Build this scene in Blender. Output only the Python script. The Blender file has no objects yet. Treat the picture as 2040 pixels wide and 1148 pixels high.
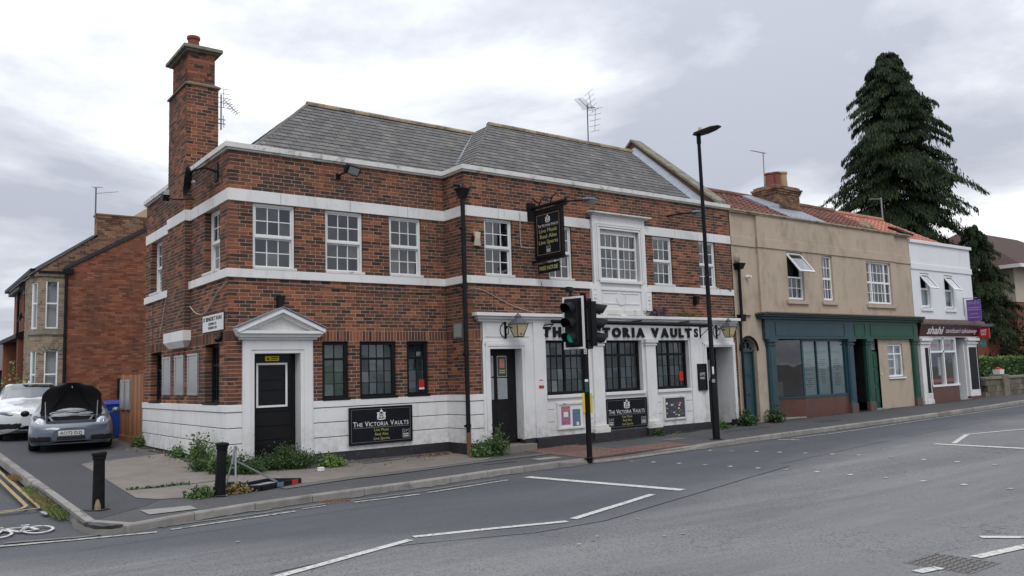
import bpy, bmesh, math, random
from mathutils import Vector, Matrix
rnd = random.Random(11)
S = bpy.context.scene
COL = S.collection
# ------------------------------------------------------------------ camera
CAM = Vector((-5.1819, -15.8673, 1.4792))
yaw, pitch, roll = 0.6504, 0.1041, -0.0320
fwd = Vector((math.sin(yaw)*math.cos(pitch), math.cos(yaw)*math.cos(pitch), math.sin(pitch)))
rgt = Vector((math.cos(yaw), -math.sin(yaw), 0)); upv = rgt.cross(fwd)
r2 = rgt*math.cos(roll)+upv*math.sin(roll); u2 = -rgt*math.sin(roll)+upv*math.cos(roll)
cd = bpy.data.cameras.new('camera'); cam = bpy.data.objects.new('camera', cd); COL.objects.link(cam)
M4 = Matrix(((r2.x,u2.x,-fwd.x,CAM.x),(r2.y,u2.y,-fwd.y,CAM.y),(r2.z,u2.z,-fwd.z,CAM.z),(0,0,0,1)))
cam.matrix_world = M4
cd.sensor_width = 36; cd.lens = 36*1635.88/2040; cd.clip_start = .1; cd.clip_end = 3000
S.camera = cam
# ------------------------------------------------------------------ sky
SUN_EL, SUN_AZ = math.radians(52), math.radians(205)      # azimuth measured clockwise from +Y
W = bpy.data.worlds.new('World'); S.world = W; W.use_nodes = True
nt = W.node_tree; nt.nodes.clear()
def N(t, typ, **kw):
    n = t.nodes.new(typ)
    for k, v in kw.items():
        if k.startswith('i_'):
            kk = k[2:]; n.inputs[int(kk) if kk.isdigit() else kk.replace('_', ' ')].default_value = v
        else: setattr(n, k, v)
    return n
def LK(t, a, b): t.links.new(a, b)
def mth(t, op, a, b=None, c=None, clamp=False):
    n = t.nodes.new('ShaderNodeMath'); n.operation = op; n.use_clamp = clamp
    for i, x in enumerate((a, b, c)):
        if x is None: continue
        if isinstance(x, (int, float)): n.inputs[i].default_value = x
        else: t.links.new(x, n.inputs[i])
    return n.outputs[0]
def mixc(t, fac, a, b, mode='MIX'):
    n = t.nodes.new('ShaderNodeMix'); n.data_type = 'RGBA'; n.blend_type = mode
    for i, x in ((0, fac), (6, a), (7, b)):
        if isinstance(x, (int, float)): n.inputs[i].default_value = x
        elif isinstance(x, tuple): n.inputs[i].default_value = (*x[:3], 1)
        else: t.links.new(x, n.inputs[i])
    return n.outputs[2]
def ramp(t, fac, stops, interp='LINEAR'):
    n = t.nodes.new('ShaderNodeValToRGB'); n.color_ramp.interpolation = interp
    e = n.color_ramp.elements
    while len(e) < len(stops): e.new(.5)
    for i, (p, c) in enumerate(stops):
        e[i].position = p; e[i].color = (*c, 1) if len(c) == 3 else c
    t.links.new(fac, n.inputs[0]); return n.outputs[0]
sky = N(nt, 'ShaderNodeTexSky', sky_type='NISHITA', sun_disc=False, sun_elevation=SUN_EL, sun_rotation=SUN_AZ)
tc = N(nt, 'ShaderNodeTexCoord')
sep = N(nt, 'ShaderNodeSeparateXYZ'); LK(nt, tc.outputs['Generated'], sep.inputs[0])
zz = mth(nt, 'MAXIMUM', sep.outputs[2], 0.0)
den = mth(nt, 'ADD', zz, .22)
cb = N(nt, 'ShaderNodeCombineXYZ')
LK(nt, mth(nt, 'DIVIDE', sep.outputs[0], den), cb.inputs[0]); LK(nt, mth(nt, 'DIVIDE', sep.outputs[1], den), cb.inputs[1]); LK(nt, mth(nt, 'MULTIPLY', zz, .8), cb.inputs[2])
mp1 = N(nt, 'ShaderNodeMapping', i_Location=(27.868, 25.692, 9.91)); LK(nt, cb.outputs[0], mp1.inputs[0])
n1 = N(nt, 'ShaderNodeTexNoise', i_Scale=.9, i_Detail=10.0, i_Roughness=.56, i_Distortion=.25); LK(nt, mp1.outputs[0], n1.inputs['Vector'])
mp = N(nt, 'ShaderNodeMapping', i_Location=(4.3, 1.7, 0.4)); LK(nt, cb.outputs[0], mp.inputs[0])
n2 = N(nt, 'ShaderNodeTexNoise', i_Scale=.75, i_Detail=5.0, i_Roughness=.5, i_Distortion=.2); LK(nt, mp.outputs[0], n2.inputs['Vector'])
K = 10.0                                                   # background strength is 0.1
cl = ramp(nt, n1.outputs[0], [(.43, (.44, .47, .545)), (.51, (.59, .62, .69)), (.565, (.77, .795, .845)), (.63, (1.1, 1.11, 1.12))])
grad = mth(nt, 'ADD', mth(nt, 'MULTIPLY', zz, .95), 1.0)   # overcast sky is brighter overhead than at the horizon
cl = mixc(nt, 1.0, cl, (K, K, K), 'MULTIPLY')
gn = N(nt, 'ShaderNodeVectorMath', operation='SCALE'); LK(nt, cl, gn.inputs[0]); LK(nt, grad, gn.inputs['Scale'])
gap = ramp(nt, n2.outputs[0], [(.66, (1, 1, 1)), (.76, (.25, .25, .25))])
fin = mixc(nt, gap, sky.outputs[0], gn.outputs[0])
bg = N(nt, 'ShaderNodeBackground', i_Strength=.1); LK(nt, fin, bg.inputs[0])
wo = N(nt, 'ShaderNodeOutputWorld'); LK(nt, bg.outputs[0], wo.inputs[0])
W.cycles.sampling_method = 'MANUAL'; W.cycles.sample_map_resolution = 512
# ------------------------------------------------------------------ sun behind cloud
sd = bpy.data.lights.new('sun', 'SUN'); sd.energy = 1.3; sd.angle = math.radians(28); sd.color = (1, .97, .92)
sun = bpy.data.objects.new('sun', sd); COL.objects.link(sun)
sdir = Vector((math.sin(SUN_AZ)*math.cos(SUN_EL), math.cos(SUN_AZ)*math.cos(SUN_EL), math.sin(SUN_EL)))
sun.rotation_euler = (-sdir).to_track_quat('-Z', 'Y').to_euler(); sun.location = (0, -10, 30)
S.view_settings.view_transform = 'Standard'; S.view_settings.look = 'None'
S.view_settings.exposure = 0.0; S.view_settings.gamma = 1.0; S.view_settings.use_curve_mapping = False
S.render.engine = 'CYCLES'; S.cycles.use_denoising = True
S.cycles.max_bounces = 6; S.cycles.diffuse_bounces = 3; S.cycles.glossy_bounces = 3; S.cycles.transparent_max_bounces = 10
S.cycles.caustics_reflective = False; S.cycles.caustics_refractive = False
# ------------------------------------------------------------------ materials
MT = {}
def newmat(name):
    m = bpy.data.materials.new(name); m.use_nodes = True; t = m.node_tree
    b = t.nodes['Principled BSDF']; MT[name] = m
    return m, t, b
def posn(t, scale, detail=5, rough=.55, stretch=None, dist=0.0):
    g = t.nodes.new('ShaderNodeNewGeometry'); v = g.outputs['Position']
    if stretch:
        mpn = t.nodes.new('ShaderNodeMapping'); mpn.inputs['Scale'].default_value = stretch; t.links.new(v, mpn.inputs[0]); v = mpn.outputs[0]
    n = N(t, 'ShaderNodeTexNoise', i_Scale=scale, i_Detail=float(detail), i_Roughness=rough, i_Distortion=dist); t.links.new(v, n.inputs['Vector'])
    return n.outputs[0]
def bump(t, b, h, strength, dist=.01):
    n = N(t, 'ShaderNodeBump', i_Strength=strength, i_Distance=dist); t.links.new(h, n.inputs['Height']); t.links.new(n.outputs[0], b.inputs['Normal'])
def pm(name, c1, c2=None, scale=4, rough=.7, bmp=.0, bscale=60, metal=0, spec=.4, dirt=None, dscale=1.3, dlo=.5, dhi=.75, stretch=None, rand=0, coat=0, bdist=.01):
    m, t, b = newmat(name); c2 = c2 or tuple(x*.8 for x in c1)
    f = posn(t, scale, 6, .6, stretch)
    col = mixc(t, ramp(t, f, [(.3, (0, 0, 0)), (.7, (1, 1, 1))]), c1, c2)
    if dirt:
        d = posn(t, dscale, 7, .65, stretch)
        col = mixc(t, ramp(t, d, [(dlo, (0, 0, 0)), (dhi, (1, 1, 1))]), col, dirt)
    if rand:
        oi = t.nodes.new('ShaderNodeObjectInfo'); ge = t.nodes.new('ShaderNodeNewGeometry')
        r = mth(t, 'FRACT', mth(t, 'ADD', oi.outputs['Random'], ge.outputs['Random Per Island']))
        k = mth(t, 'ADD', mth(t, 'MULTIPLY', r, rand), 1-rand*.5)
        vm = N(t, 'ShaderNodeVectorMath', operation='SCALE'); t.links.new(col, vm.inputs[0]); t.links.new(k, vm.inputs['Scale']); col = vm.outputs[0]
    t.links.new(col, b.inputs['Base Color'])
    b.inputs['Roughness'].default_value = rough; b.inputs['Metallic'].default_value = metal
    b.inputs['Specular IOR Level'].default_value = spec; b.inputs['Coat Weight'].default_value = coat
    if bmp: bump(t, b, posn(t, bscale, 4, .6), bmp, bdist)
    return m
def brickmat(name, stops, soot=(.06, .045, .04), sootlo=.52, sootamt=.6):
    m, t, b = newmat(name)
    oi = t.nodes.new('ShaderNodeObjectInfo'); ge = t.nodes.new('ShaderNodeNewGeometry')
    r = mth(t, 'FRACT', mth(t, 'ADD', oi.outputs['Random'], ge.outputs['Random Per Island']))
    col = ramp(t, r, stops)
    f = posn(t, 38, 5, .65)
    col = mixc(t, .75, col, ramp(t, f, [(.3, (.62, .6, .6)), (.5, (1, 1, 1)), (.75, (1.35, 1.25, 1.15))]), 'MULTIPLY')
    d = posn(t, .9, 8, .65, (1, 1, .55))
    col = mixc(t, mth(t, 'MULTIPLY', ramp(t, d, [(sootlo, (0, 0, 0)), (sootlo+.2, (1, 1, 1))]), sootamt), col, soot)
    run = ramp(t, posn(t, 1.9, 8, .7, (1, 1, .16)), [(.52, (0, 0, 0)), (.7, (1, 1, 1))]); col = mixc(t, mth(t, 'MULTIPLY', run, .5), col, (.05, .04, .036))
    pal = ramp(t, posn(t, 1.3, 8, .7, (1, 1, .6), .4), [(.62, (0, 0, 0)), (.76, (1, 1, 1))]); col = mixc(t, mth(t, 'MULTIPLY', pal, .35), col, (.3, .22, .18))
    t.links.new(col, b.inputs['Base Color']); b.inputs['Roughness'].default_value = .9; b.inputs['Specular IOR Level'].default_value = .25
    bump(t, b, posn(t, 90, 5, .7), .5, .006)
    return m
brickmat('brick', [(0, (.042, .032, .029)), (.2, (.076, .045, .035)), (.4, (.14, .06, .04)), (.64, (.195, .077, .046)), (.87, (.262, .1, .055)), (1, (.34, .13, .067))], sootlo=.46, sootamt=.72)
brickmat('brick_red', [(0, (.14, .055, .036)), (.25, (.2, .075, .045)), (.7, (.255, .098, .055)), (1, (.31, .135, .08))], sootlo=.6, sootamt=.35)
brickmat('brick_old', [(0, (.09, .055, .04)), (.3, (.19, .1, .06)), (.6, (.26, .15, .09)), (1, (.32, .2, .12))], sootlo=.48, sootamt=.6)
brickmat('brick_buff', [(0, (.17, .135, .1)), (.4, (.27, .22, .16)), (.8, (.33, .28, .21)), (1, (.24, .18, .13))], sootlo=.5, sootamt=.5)
pm('mortar', (.57, .4, .3), (.44, .31, .235), 6, .95, .3, 120)
pm('mortar_dark', (.22, .165, .13), (.14, .11, .09), 5, .95, .3, 120)
def whitemat(name, c1, c2, grime, amt):
    m, t, b = newmat(name)
    col = mixc(t, ramp(t, posn(t, 1.3, 6, .6), [(.3, (0, 0, 0)), (.7, (1, 1, 1))]), c1, c2)
    f1 = ramp(t, posn(t, 3.2, 8, .7, (1, 1, .22)), [(.54, (0, 0, 0)), (.8, (1, 1, 1))])          # drips
    f2 = ramp(t, posn(t, 11, 8, .75), [(.6, (0, 0, 0)), (.72, (1, 1, 1))])                        # flaking
    ge = t.nodes.new('ShaderNodeNewGeometry'); sp = t.nodes.new('ShaderNodeSeparateXYZ'); LK(t, ge.outputs['Position'], sp.inputs[0])
    hz = mth(t, 'SUBTRACT', .62, mth(t, 'MULTIPLY', mth(t, 'ABSOLUTE', sp.outputs[2]), .8), clamp=True)
    f3 = mth(t, 'MULTIPLY', hz, ramp(t, posn(t, 6, 8, .7), [(.42, (0, 0, 0)), (.68, (1, 1, 1))]))  # splash marks thrown up from the pavement
    col = mixc(t, mth(t, 'MULTIPLY', f1, amt), col, grime); col = mixc(t, mth(t, 'MULTIPLY', f2, amt*.8), col, (.33, .3, .26)); col = mixc(t, f3, col, (.3, .27, .23))
    LK(t, col, b.inputs['Base Color']); b.inputs['Roughness'].default_value = .6; b.inputs['Specular IOR Level'].default_value = .3
    bump(t, b, posn(t, 30, 6, .7), .22, .008)
whitemat('white', (.78, .78, .775), (.70, .70, .695), (.47, .45, .4), .6)
pm('white_clean', (.80, .80, .80), (.76, .76, .76), 3, .4, .05, 40)
pm('white_old', (.72, .71, .68), (.6, .59, .55), 5, .7, .35, 50, dirt=(.13, .12, .1), dscale=3.2, dlo=.56, dhi=.72)
whitemat('band_white', (.77, .77, .755), (.69, .69, .675), (.42, .4, .36), .75)
pm('black', (.009, .009, .011), (.015, .015, .017), 4, .5, .08, 50, spec=.15)
pm('black_gloss', (.008, .008, .01), (.012, .012, .014), 4, .25, .04, 40, spec=.2)
pm('black_metal', (.007, .007, .008), (.013, .013, .014), 8, .5, .1, 60, spec=.12)
pm('black_base', (.02, .02, .026), (.035, .034, .036), 5, .6, .2, 60, dirt=(.1, .09, .08), dscale=6, dlo=.6, dhi=.8)
pm('slate', (.11, .108, .107), (.14, .135, .129), 7, .72, .35, 70, rand=.42, dirt=(.205, .19, .165), dscale=1.6, dlo=.5, dhi=.8)
pm('ridge', (.24, .18, .11), (.32, .26, .18), 9, .9, .5, 50, dirt=(.1, .09, .07), dscale=5, dlo=.5, dhi=.7, rand=.5)
pm('lead', (.26, .29, .34), (.34, .37, .42), 4, .5, .2, 20, metal=.25)
pm('stone_cap', (.27, .25, .2), (.2, .18, .14), 6, .9, .4, 50, dirt=(.1, .1, .07), dscale=5, dlo=.45, dhi=.7)
pm('terracotta', (.24, .07, .05), (.17, .05, .04), 5, .8, .2)
pm('pot_buff', (.42, .31, .18), (.33, .23, .13), 5, .8, .2)
pm('render_beige', (.49, .4, .31), (.42, .34, .26), 1.4, .9, .35, 120, dirt=(.3, .235, .175), dscale=2.6, dlo=.5, dhi=.78, stretch=(1, 1, .5))
pm('render_cap', (.45, .36, .26), (.3, .24, .17), 5, .9, .4, 60, dirt=(.12, .1, .08), dscale=4, dlo=.5, dhi=.7)
pm('render_white', (.78, .79, .8), (.72, .73, .74), .9, .8, .3, 110, dirt=(.5, .49, .46), dscale=1.6, dlo=.6, dhi=.9, stretch=(1, 1, .4))
pm('blue_paint', (.028, .068, .088), (.022, .056, .074), 3, .45, .1, 40)
pm('green_paint', (.012, .075, .048), (.01, .06, .038), 3, .45, .1, 40)
pm('brown_tile', (.13, .055, .042), (.1, .042, .033), 3, .35, .08, 30)
pm('granite', (.13, .09, .075), (.09, .06, .05), 60, .5, .1)
pm('pantile_old', (.19, .088, .067), (.14, .066, .053), 9, .9, .4, 50, rand=.6, dirt=(.08, .06, .045), dscale=1.4, dlo=.52, dhi=.75)
pm('pantile_new', (.44, .19, .13), (.38, .155, .11), 6, .85, .3, 50, rand=.25)
pm('concrete', (.225, .2, .178), (.17, .152, .135), 2.2, .95, .5, 70, dirt=(.16, .14, .12), dscale=1.1, dlo=.5, dhi=.75)
pm('concrete_light', (.3, .29, .275), (.24, .232, .22), 6, .95, .5, 70)
pm('kerb', (.21, .195, .18), (.29, .275, .255), 5, .9, .5, 80, rand=.35, dirt=(.11, .1, .09), dscale=3, dlo=.55, dhi=.8)
pm('paint_line', (.66, .65, .62), (.5, .49, .47), 14, .7, .4, 120, dirt=(.16, .16, .16), dscale=20, dlo=.52, dhi=.66)
pm('paint_worn', (.5, .49, .46), (.38, .37, .35), 14, .8, .4, 120, dirt=(.13, .13, .13), dscale=16, dlo=.46, dhi=.62)
pm('paint_yellow', (.42, .31, .13), (.34, .26, .13), 14, .8, .4, 120, dirt=(.14, .13, .12), dscale=16, dlo=.5, dhi=.66)
pm('tactile', (.2, .12, .102), (.155, .095, .082), 9, .9, .4, 90, rand=.35)
pm('iron', (.15, .142, .135), (.22, .21, .2), 30, .6, .5, 120, metal=.4)
pm('wood', (.34, .155, .07), (.25, .105, .05), 6, .75, .3, 60, stretch=(6, 6, .6), rand=.5)
pm('yellow', (.72, .55, .03), (.66, .5, .03), 5, .4)
pm('red', (.5, .025, .02), (.45, .02, .02), 5, .4)
pm('purple', (.16, .07, .33), (.13, .055, .28), 3, .4)
pm('maroon', (.075, .012, .016), (.06, .01, .014), 3, .3)
pm('teal', (.02, .3, .38), None, 3, .4)
pm('gold', (.4, .39, .15), None, 5, .5)
pm('sign_white', (.75, .75, .74), (.68, .68, .67), 6, .45)
pm('sign_black', (.007, .008, .012), (.01, .011, .015), 3, .4, spec=.15)
pm('grey_panel', (.33, .34, .34), (.28, .29, .29), 8, .3, .05)
pm('aluminium', (.5, .5, .5), (.42, .42, .42), 5, .35, metal=.7)
pm('galv', (.32, .33, .34), (.24, .25, .26), 8, .45, metal=.6)
pm('galv_dark', (.11, .115, .12), (.16, .165, .17), 8, .5, metal=.5)
pm('lantern_glass', (.62, .52, .32), (.56, .46, .27), 9, .35)
pm('bin_blue', (.012, .055, .32), (.012, .048, .27), 4, .4)
pm('dark_room', (.018, .018, .02), (.028, .027, .027), 1.5, .9)
pm('room_mid', (.075, .08, .085), (.045, .05, .052), 2.5, .9)
pm('room_warm', (.12, .105, .085), (.07, .062, .05), 3, .9)
pm('blind_teal', (.09, .13, .13), (.035, .06, .065), 2.2, .8, stretch=(14, 14, 1))
pm('blind_green', (.1, .19, .12), (.04, .08, .065), 3, .8)
pm('net', (.55, .57, .6), (.42, .44, .47), 6, .9, stretch=(10, 10, 1))
pm('frost', (.32, .34, .36), (.25, .27, .29), 4, .5)
pm('frost_teal', (.19, .27, .28), (.13, .2, .21), 1.2, .5)
pm('teal_print', (.03, .22, .18), None, 6, .6)
pm('dark_print', (.05, .07, .08), None, 6, .6)
pm('upvc', (.82, .82, .82), (.78, .78, .78), 4, .3)
pm('leaf_dark', (.03, .062, .02), (.05, .095, .03), 5, .6, rand=.9, spec=.3)
pm('leaf_mid', (.055, .105, .032), (.085, .15, .045), 5, .6, rand=.9, spec=.3)
pm('leaf_light', (.12, .2, .045), (.17, .26, .07), 5, .6, rand=.8, spec=.3)
pm('kerb_strip', (.14, .138, .135), (.11, .108, .105), 6, .95, .5, 70)
pm('soil', (.045, .039, .034), (.08, .069, .058), 14, .95, .5, 90)
pm('gutter', (.2, .19, .175), (.13, .125, .12), 7, .9, .4, 80)
pm('grass_dry', (.15, .15, .055), (.2, .17, .075), 5, .8, rand=.9)
pm('grass_green', (.1, .135, .04), (.14, .17, .055), 5, .8, rand=.9)
pm('leaf_dry', (.24, .17, .06), (.17, .1, .045), 5, .7, rand=.9)
pm('leaf_purple', (.12, .06, .11), (.18, .1, .15), 5, .7, rand=.8)
pm('conifer_leaf', (.014, .027, .012), (.028, .044, .019), 1.1, .75, rand=1.0, spec=.2)
pm('conifer_tip', (.034, .052, .021), (.052, .07, .028), 1.3, .75, rand=.9, spec=.2)
pm('bark', (.07, .05, .035), (.1, .075, .055), 8, .95, .6, 40)
pm('stem', (.09, .1, .04), (.13, .11, .05), 8, .9)
pm('tyre', (.012, .012, .013), (.02, .02, .02), 8, .75, .1)
pm('rim', (.42, .43, .44), (.36, .37, .38), 5, .3, metal=.85)
pm('car_grey', (.095, .115, .15), (.088, .107, .14), 2, .3, metal=.35, coat=1, spec=.5)
pm('car_white', (.62, .63, .65), (.6, .61, .63), 2, .3, coat=1, spec=.5)
pm('car_black', (.008, .008, .009), None, 4, .55)
pm('chrome', (.6, .6, .62), None, 4, .15, metal=1)
pm('head_glass', (.6, .64, .7), (.3, .34, .4), 14, .08, metal=.3, coat=1)
pm('head_dark', (.16, .19, .24), (.09, .11, .14), 14, .08, metal=.2, coat=1)
pm('plate', (.72, .72, .7), None, 4, .4)
pm('slate_grey_roof', (.15, .15, .155), (.1, .1, .105), 6, .9, .4, 30)
pm('garage', (.03, .033, .036), None, 3, .6)
pm('stone_wall', (.2, .17, .13), (.13, .115, .09), 5, .95, .6, 40, rand=.5, dirt=(.06, .06, .04), dscale=2, dlo=.5, dhi=.7)
pm('house_cream', (.52, .46, .36), (.45, .4, .31), 2, .9)
pm('house_roof', (.085, .048, .042), (.065, .038, .034), 7, .9, .4, 20)
pm('poster_dark', (.05, .06, .075), None, 5, .4)
pm('poster_blue', (.06, .12, .22), (.15, .22, .28), 22, .4)
pm('poster_orange', (.6, .3, .08), (.3, .08, .2), 24, .4)
pm('poster_purple', (.2, .06, .2), (.5, .2, .3), 30, .4)
pm('cable', (.09, .08, .075), None, 4, .6)
pm('cable_white', (.5, .47, .42), None, 4, .6)
pm('rust', (.2, .09, .05), (.11, .06, .04), 20, .9, .3)
def glassmat(name, tint=(.75, .8, .8), f0=.075, rough=.015):
    m = bpy.data.materials.new(name); m.use_nodes = True; t = m.node_tree; t.nodes.clear(); MT[name] = m
    lw = N(t, 'ShaderNodeLayerWeight', i_Blend=.5)
    f = mth(t, 'ADD', mth(t, 'MULTIPLY', mth(t, 'POWER', lw.outputs['Facing'], 4.0), 1-f0), f0)
    tr = N(t, 'ShaderNodeBsdfTransparent'); tr.inputs[0].default_value = (*tint, 1)
    gl = N(t, 'ShaderNodeBsdfGlossy'); gl.inputs['Roughness'].default_value = rough; gl.inputs[0].default_value = (.95, .97, 1, 1)
    bp = N(t, 'ShaderNodeBump', i_Strength=.12, i_Distance=.02); LK(t, posn(t, 1.6, 2, .5), bp.inputs['Height']); LK(t, bp.outputs[0], gl.inputs['Normal'])
    mx = N(t, 'ShaderNodeMixShader'); LK(t, f, mx.inputs[0]); LK(t, tr.outputs[0], mx.inputs[1]); LK(t, gl.outputs[0], mx.inputs[2])
    o = N(t, 'ShaderNodeOutputMaterial'); LK(t, mx.outputs[0], o.inputs[0]); return m
glassmat('glass', f0=.1); glassmat('glass_car', (.3, .33, .34), .16); glassmat('glass_sky', (.4, .45, .48), .3); glassmat('glass_screen', (.3, .34, .37), .2)
def emit(name, col, s):
    m, t, b = newmat(name); b.inputs['Base Color'].default_value = (*col, 1); b.inputs['Emission Color'].default_value = (*col, 1); b.inputs['Emission Strength'].default_value = s
emit('green_lens', (.005, .28, .19), .35)
def asphalt(name, c1, c2, chip, patch, patchlo=.48, patchhi=.7, chipamt=.5):
    m, t, b = newmat(name)
    f = posn(t, .55, 6, .6)
    col = mixc(t, ramp(t, f, [(patchlo, (0, 0, 0)), (patchhi, (1, 1, 1))]), c1, c2)
    f2 = posn(t, 2.6, 7, .7, (1, .35, 1)); col = mixc(t, mth(t, 'MULTIPLY', ramp(t, f2, [(.5, (0, 0, 0)), (.75, (1, 1, 1))]), .5), col, patch)
    v = N(t, 'ShaderNodeTexVoronoi', i_Scale=85.0); g = t.nodes.new('ShaderNodeNewGeometry'); LK(t, g.outputs['Position'], v.inputs['Vector'])
    w = N(t, 'ShaderNodeTexWhiteNoise'); LK(t, v.outputs['Position'], w.inputs['Vector'])
    rr = ramp(t, w.outputs['Value'], [(0, (0, 0, 0)), (.55, (.15, .15, .15)), (.85, (.6, .6, .6)), (1, (1, 1, 1))])
    col = mixc(t, mth(t, 'MULTIPLY', rr, chipamt), col, chip)
    dk = ramp(t, w.outputs['Value'], [(0, (.35, .35, .35)), (.22, (1, 1, 1))]); col = mixc(t, .7, col, dk, 'MULTIPLY')
    LK(t, col, b.inputs['Base Color']); b.inputs['Roughness'].default_value = .8; b.inputs['Specular IOR Level'].default_value = .35
    bump(t, b, v.outputs['Distance'], .55, .008)
def roadmat():
    m, t, b = newmat('asphalt_road')
    ge = t.nodes.new('ShaderNodeNewGeometry'); sp = t.nodes.new('ShaderNodeSeparateXYZ'); LK(t, ge.outputs['Position'], sp.inputs[0]); X, Y = sp.outputs[0], sp.outputs[1]
    # newer, darker lane along the kerb: its edge wanders, so map X to the edge's Y with a ramp (value = -Y/10)
    tX = mth(t, 'DIVIDE', mth(t, 'ADD', X, 14.0), 34.0, clamp=True)
    pts = [(-14, 5.2), (-4.2, 5.5), (-2.4, 6.35), (-.8, 7.2), (.84, 8.3), (3.1, 7.95), (6.6, 6.95), (10.7, 6.15), (16.8, 5.6), (20, 5.3)]
    edge = mth(t, 'MULTIPLY', ramp(t, tX, [((x+14)/34, (y/10,)*3) for x, y in pts]), -10.0)
    wob = mth(t, 'MULTIPLY', mth(t, 'SUBTRACT', posn(t, .9, 6, .6), .5), 1.1)
    soft = mth(t, 'ADD', .1, mth(t, 'MULTIPLY', mth(t, 'SUBTRACT', 1.0, mth(t, 'DIVIDE', mth(t, 'ABSOLUTE', mth(t, 'SUBTRACT', X, 2.5)), 4.5), clamp=True), -.06))
    dd = mth(t, 'DIVIDE', mth(t, 'ADD', mth(t, 'SUBTRACT', Y, edge), wob), 1.1)
    lane = ramp(t, mth(t, 'ADD', mth(t, 'MULTIPLY', dd, .5), .5, clamp=True), [(.2, (0, 0, 0)), (.8, (1, 1, 1))])
    f = posn(t, .35, 6, .6, (.5, 1, 1))
    old = mixc(t, ramp(t, f, [(.35, (0, 0, 0)), (.65, (1, 1, 1))]), (.132, .134, .14), (.185, .186, .188))
    streak = ramp(t, posn(t, .8, 7, .65, (.12, 1, 1), 1.0), [(.45, (0, 0, 0)), (.7, (1, 1, 1))]); old = mixc(t, mth(t, 'MULTIPLY', streak, .8), old, (.235, .235, .23))
    new = mixc(t, ramp(t, posn(t, .7, 7, .6, (.3, 1, 1)), [(.35, (0, 0, 0)), (.7, (1, 1, 1))]), (.07, .075, .086), (.1, .104, .113))
    col = mixc(t, lane, old, new)
    oil = ramp(t, posn(t, 1.7, 8, .75, (.5, 1, 1), .6), [(.6, (0, 0, 0)), (.74, (1, 1, 1))]); col = mixc(t, mth(t, 'MULTIPLY', oil, .35), col, (.075, .075, .08))
    cv = N(t, 'ShaderNodeTexVoronoi', i_Scale=.55, feature='DISTANCE_TO_EDGE'); nz = N(t, 'ShaderNodeTexNoise', i_Scale=2.2, i_Detail=6.0); LK(t, ge.outputs['Position'], nz.inputs['Vector'])
    wv = N(t, 'ShaderNodeVectorMath', operation='ADD'); LK(t, ge.outputs['Position'], wv.inputs[0]); LK(t, nz.outputs['Color'], wv.inputs[1]); LK(t, wv.outputs[0], cv.inputs['Vector'])
    crack = mth(t, 'MULTIPLY', ramp(t, cv.outputs['Distance'], [(.0, (1, 1, 1)), (.008, (0, 0, 0))]), ramp(t, posn(t, .22, 3, .5), [(.52, (0, 0, 0)), (.6, (1, 1, 1))]))
    col = mixc(t, mth(t, 'MULTIPLY', crack, .75), col, (.045, .045, .048))
    v = N(t, 'ShaderNodeTexVoronoi', i_Scale=58.0); LK(t, ge.outputs['Position'], v.inputs['Vector'])
    w = N(t, 'ShaderNodeTexWhiteNoise'); LK(t, v.outputs['Position'], w.inputs['Vector'])
    grit = ramp(t, posn(t, .45, 5, .6), [(.35, (.25, .25, .25)), (.65, (1, 1, 1))])
    dk = ramp(t, w.outputs['Value'], [(0, (.4, .4, .4)), (.14, (.65, .65, .65)), (.24, (1, 1, 1)), (.9, (1.08, 1.08, 1.08)), (1, (1.35, 1.35, 1.33))])
    col = mixc(t, mth(t, 'MULTIPLY', grit, mth(t, 'SUBTRACT', 1.0, mth(t, 'MULTIPLY', lane, .45))), col, mixc(t, 1.0, col, dk, 'MULTIPLY'))
    LK(t, col, b.inputs['Base Color']); b.inputs['Roughness'].default_value = .75; b.inputs['Specular IOR Level'].default_value = .4
    bump(t, b, v.outputs['Distance'], .6, .009)
roadmat()
asphalt('asphalt_lane', (.075, .077, .088), (.085, .09, .1), (.15, .155, .165), (.06, .064, .072), chipamt=.35)
asphalt('asphalt_path', (.075, .075, .08), (.095, .094, .096), (.16, .155, .15), (.115, .11, .1), chipamt=.3)
asphalt('asphalt_new', (.055, .057, .064), (.065, .067, .075), (.12, .12, .125), (.075, .075, .08), chipamt=.25)
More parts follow.
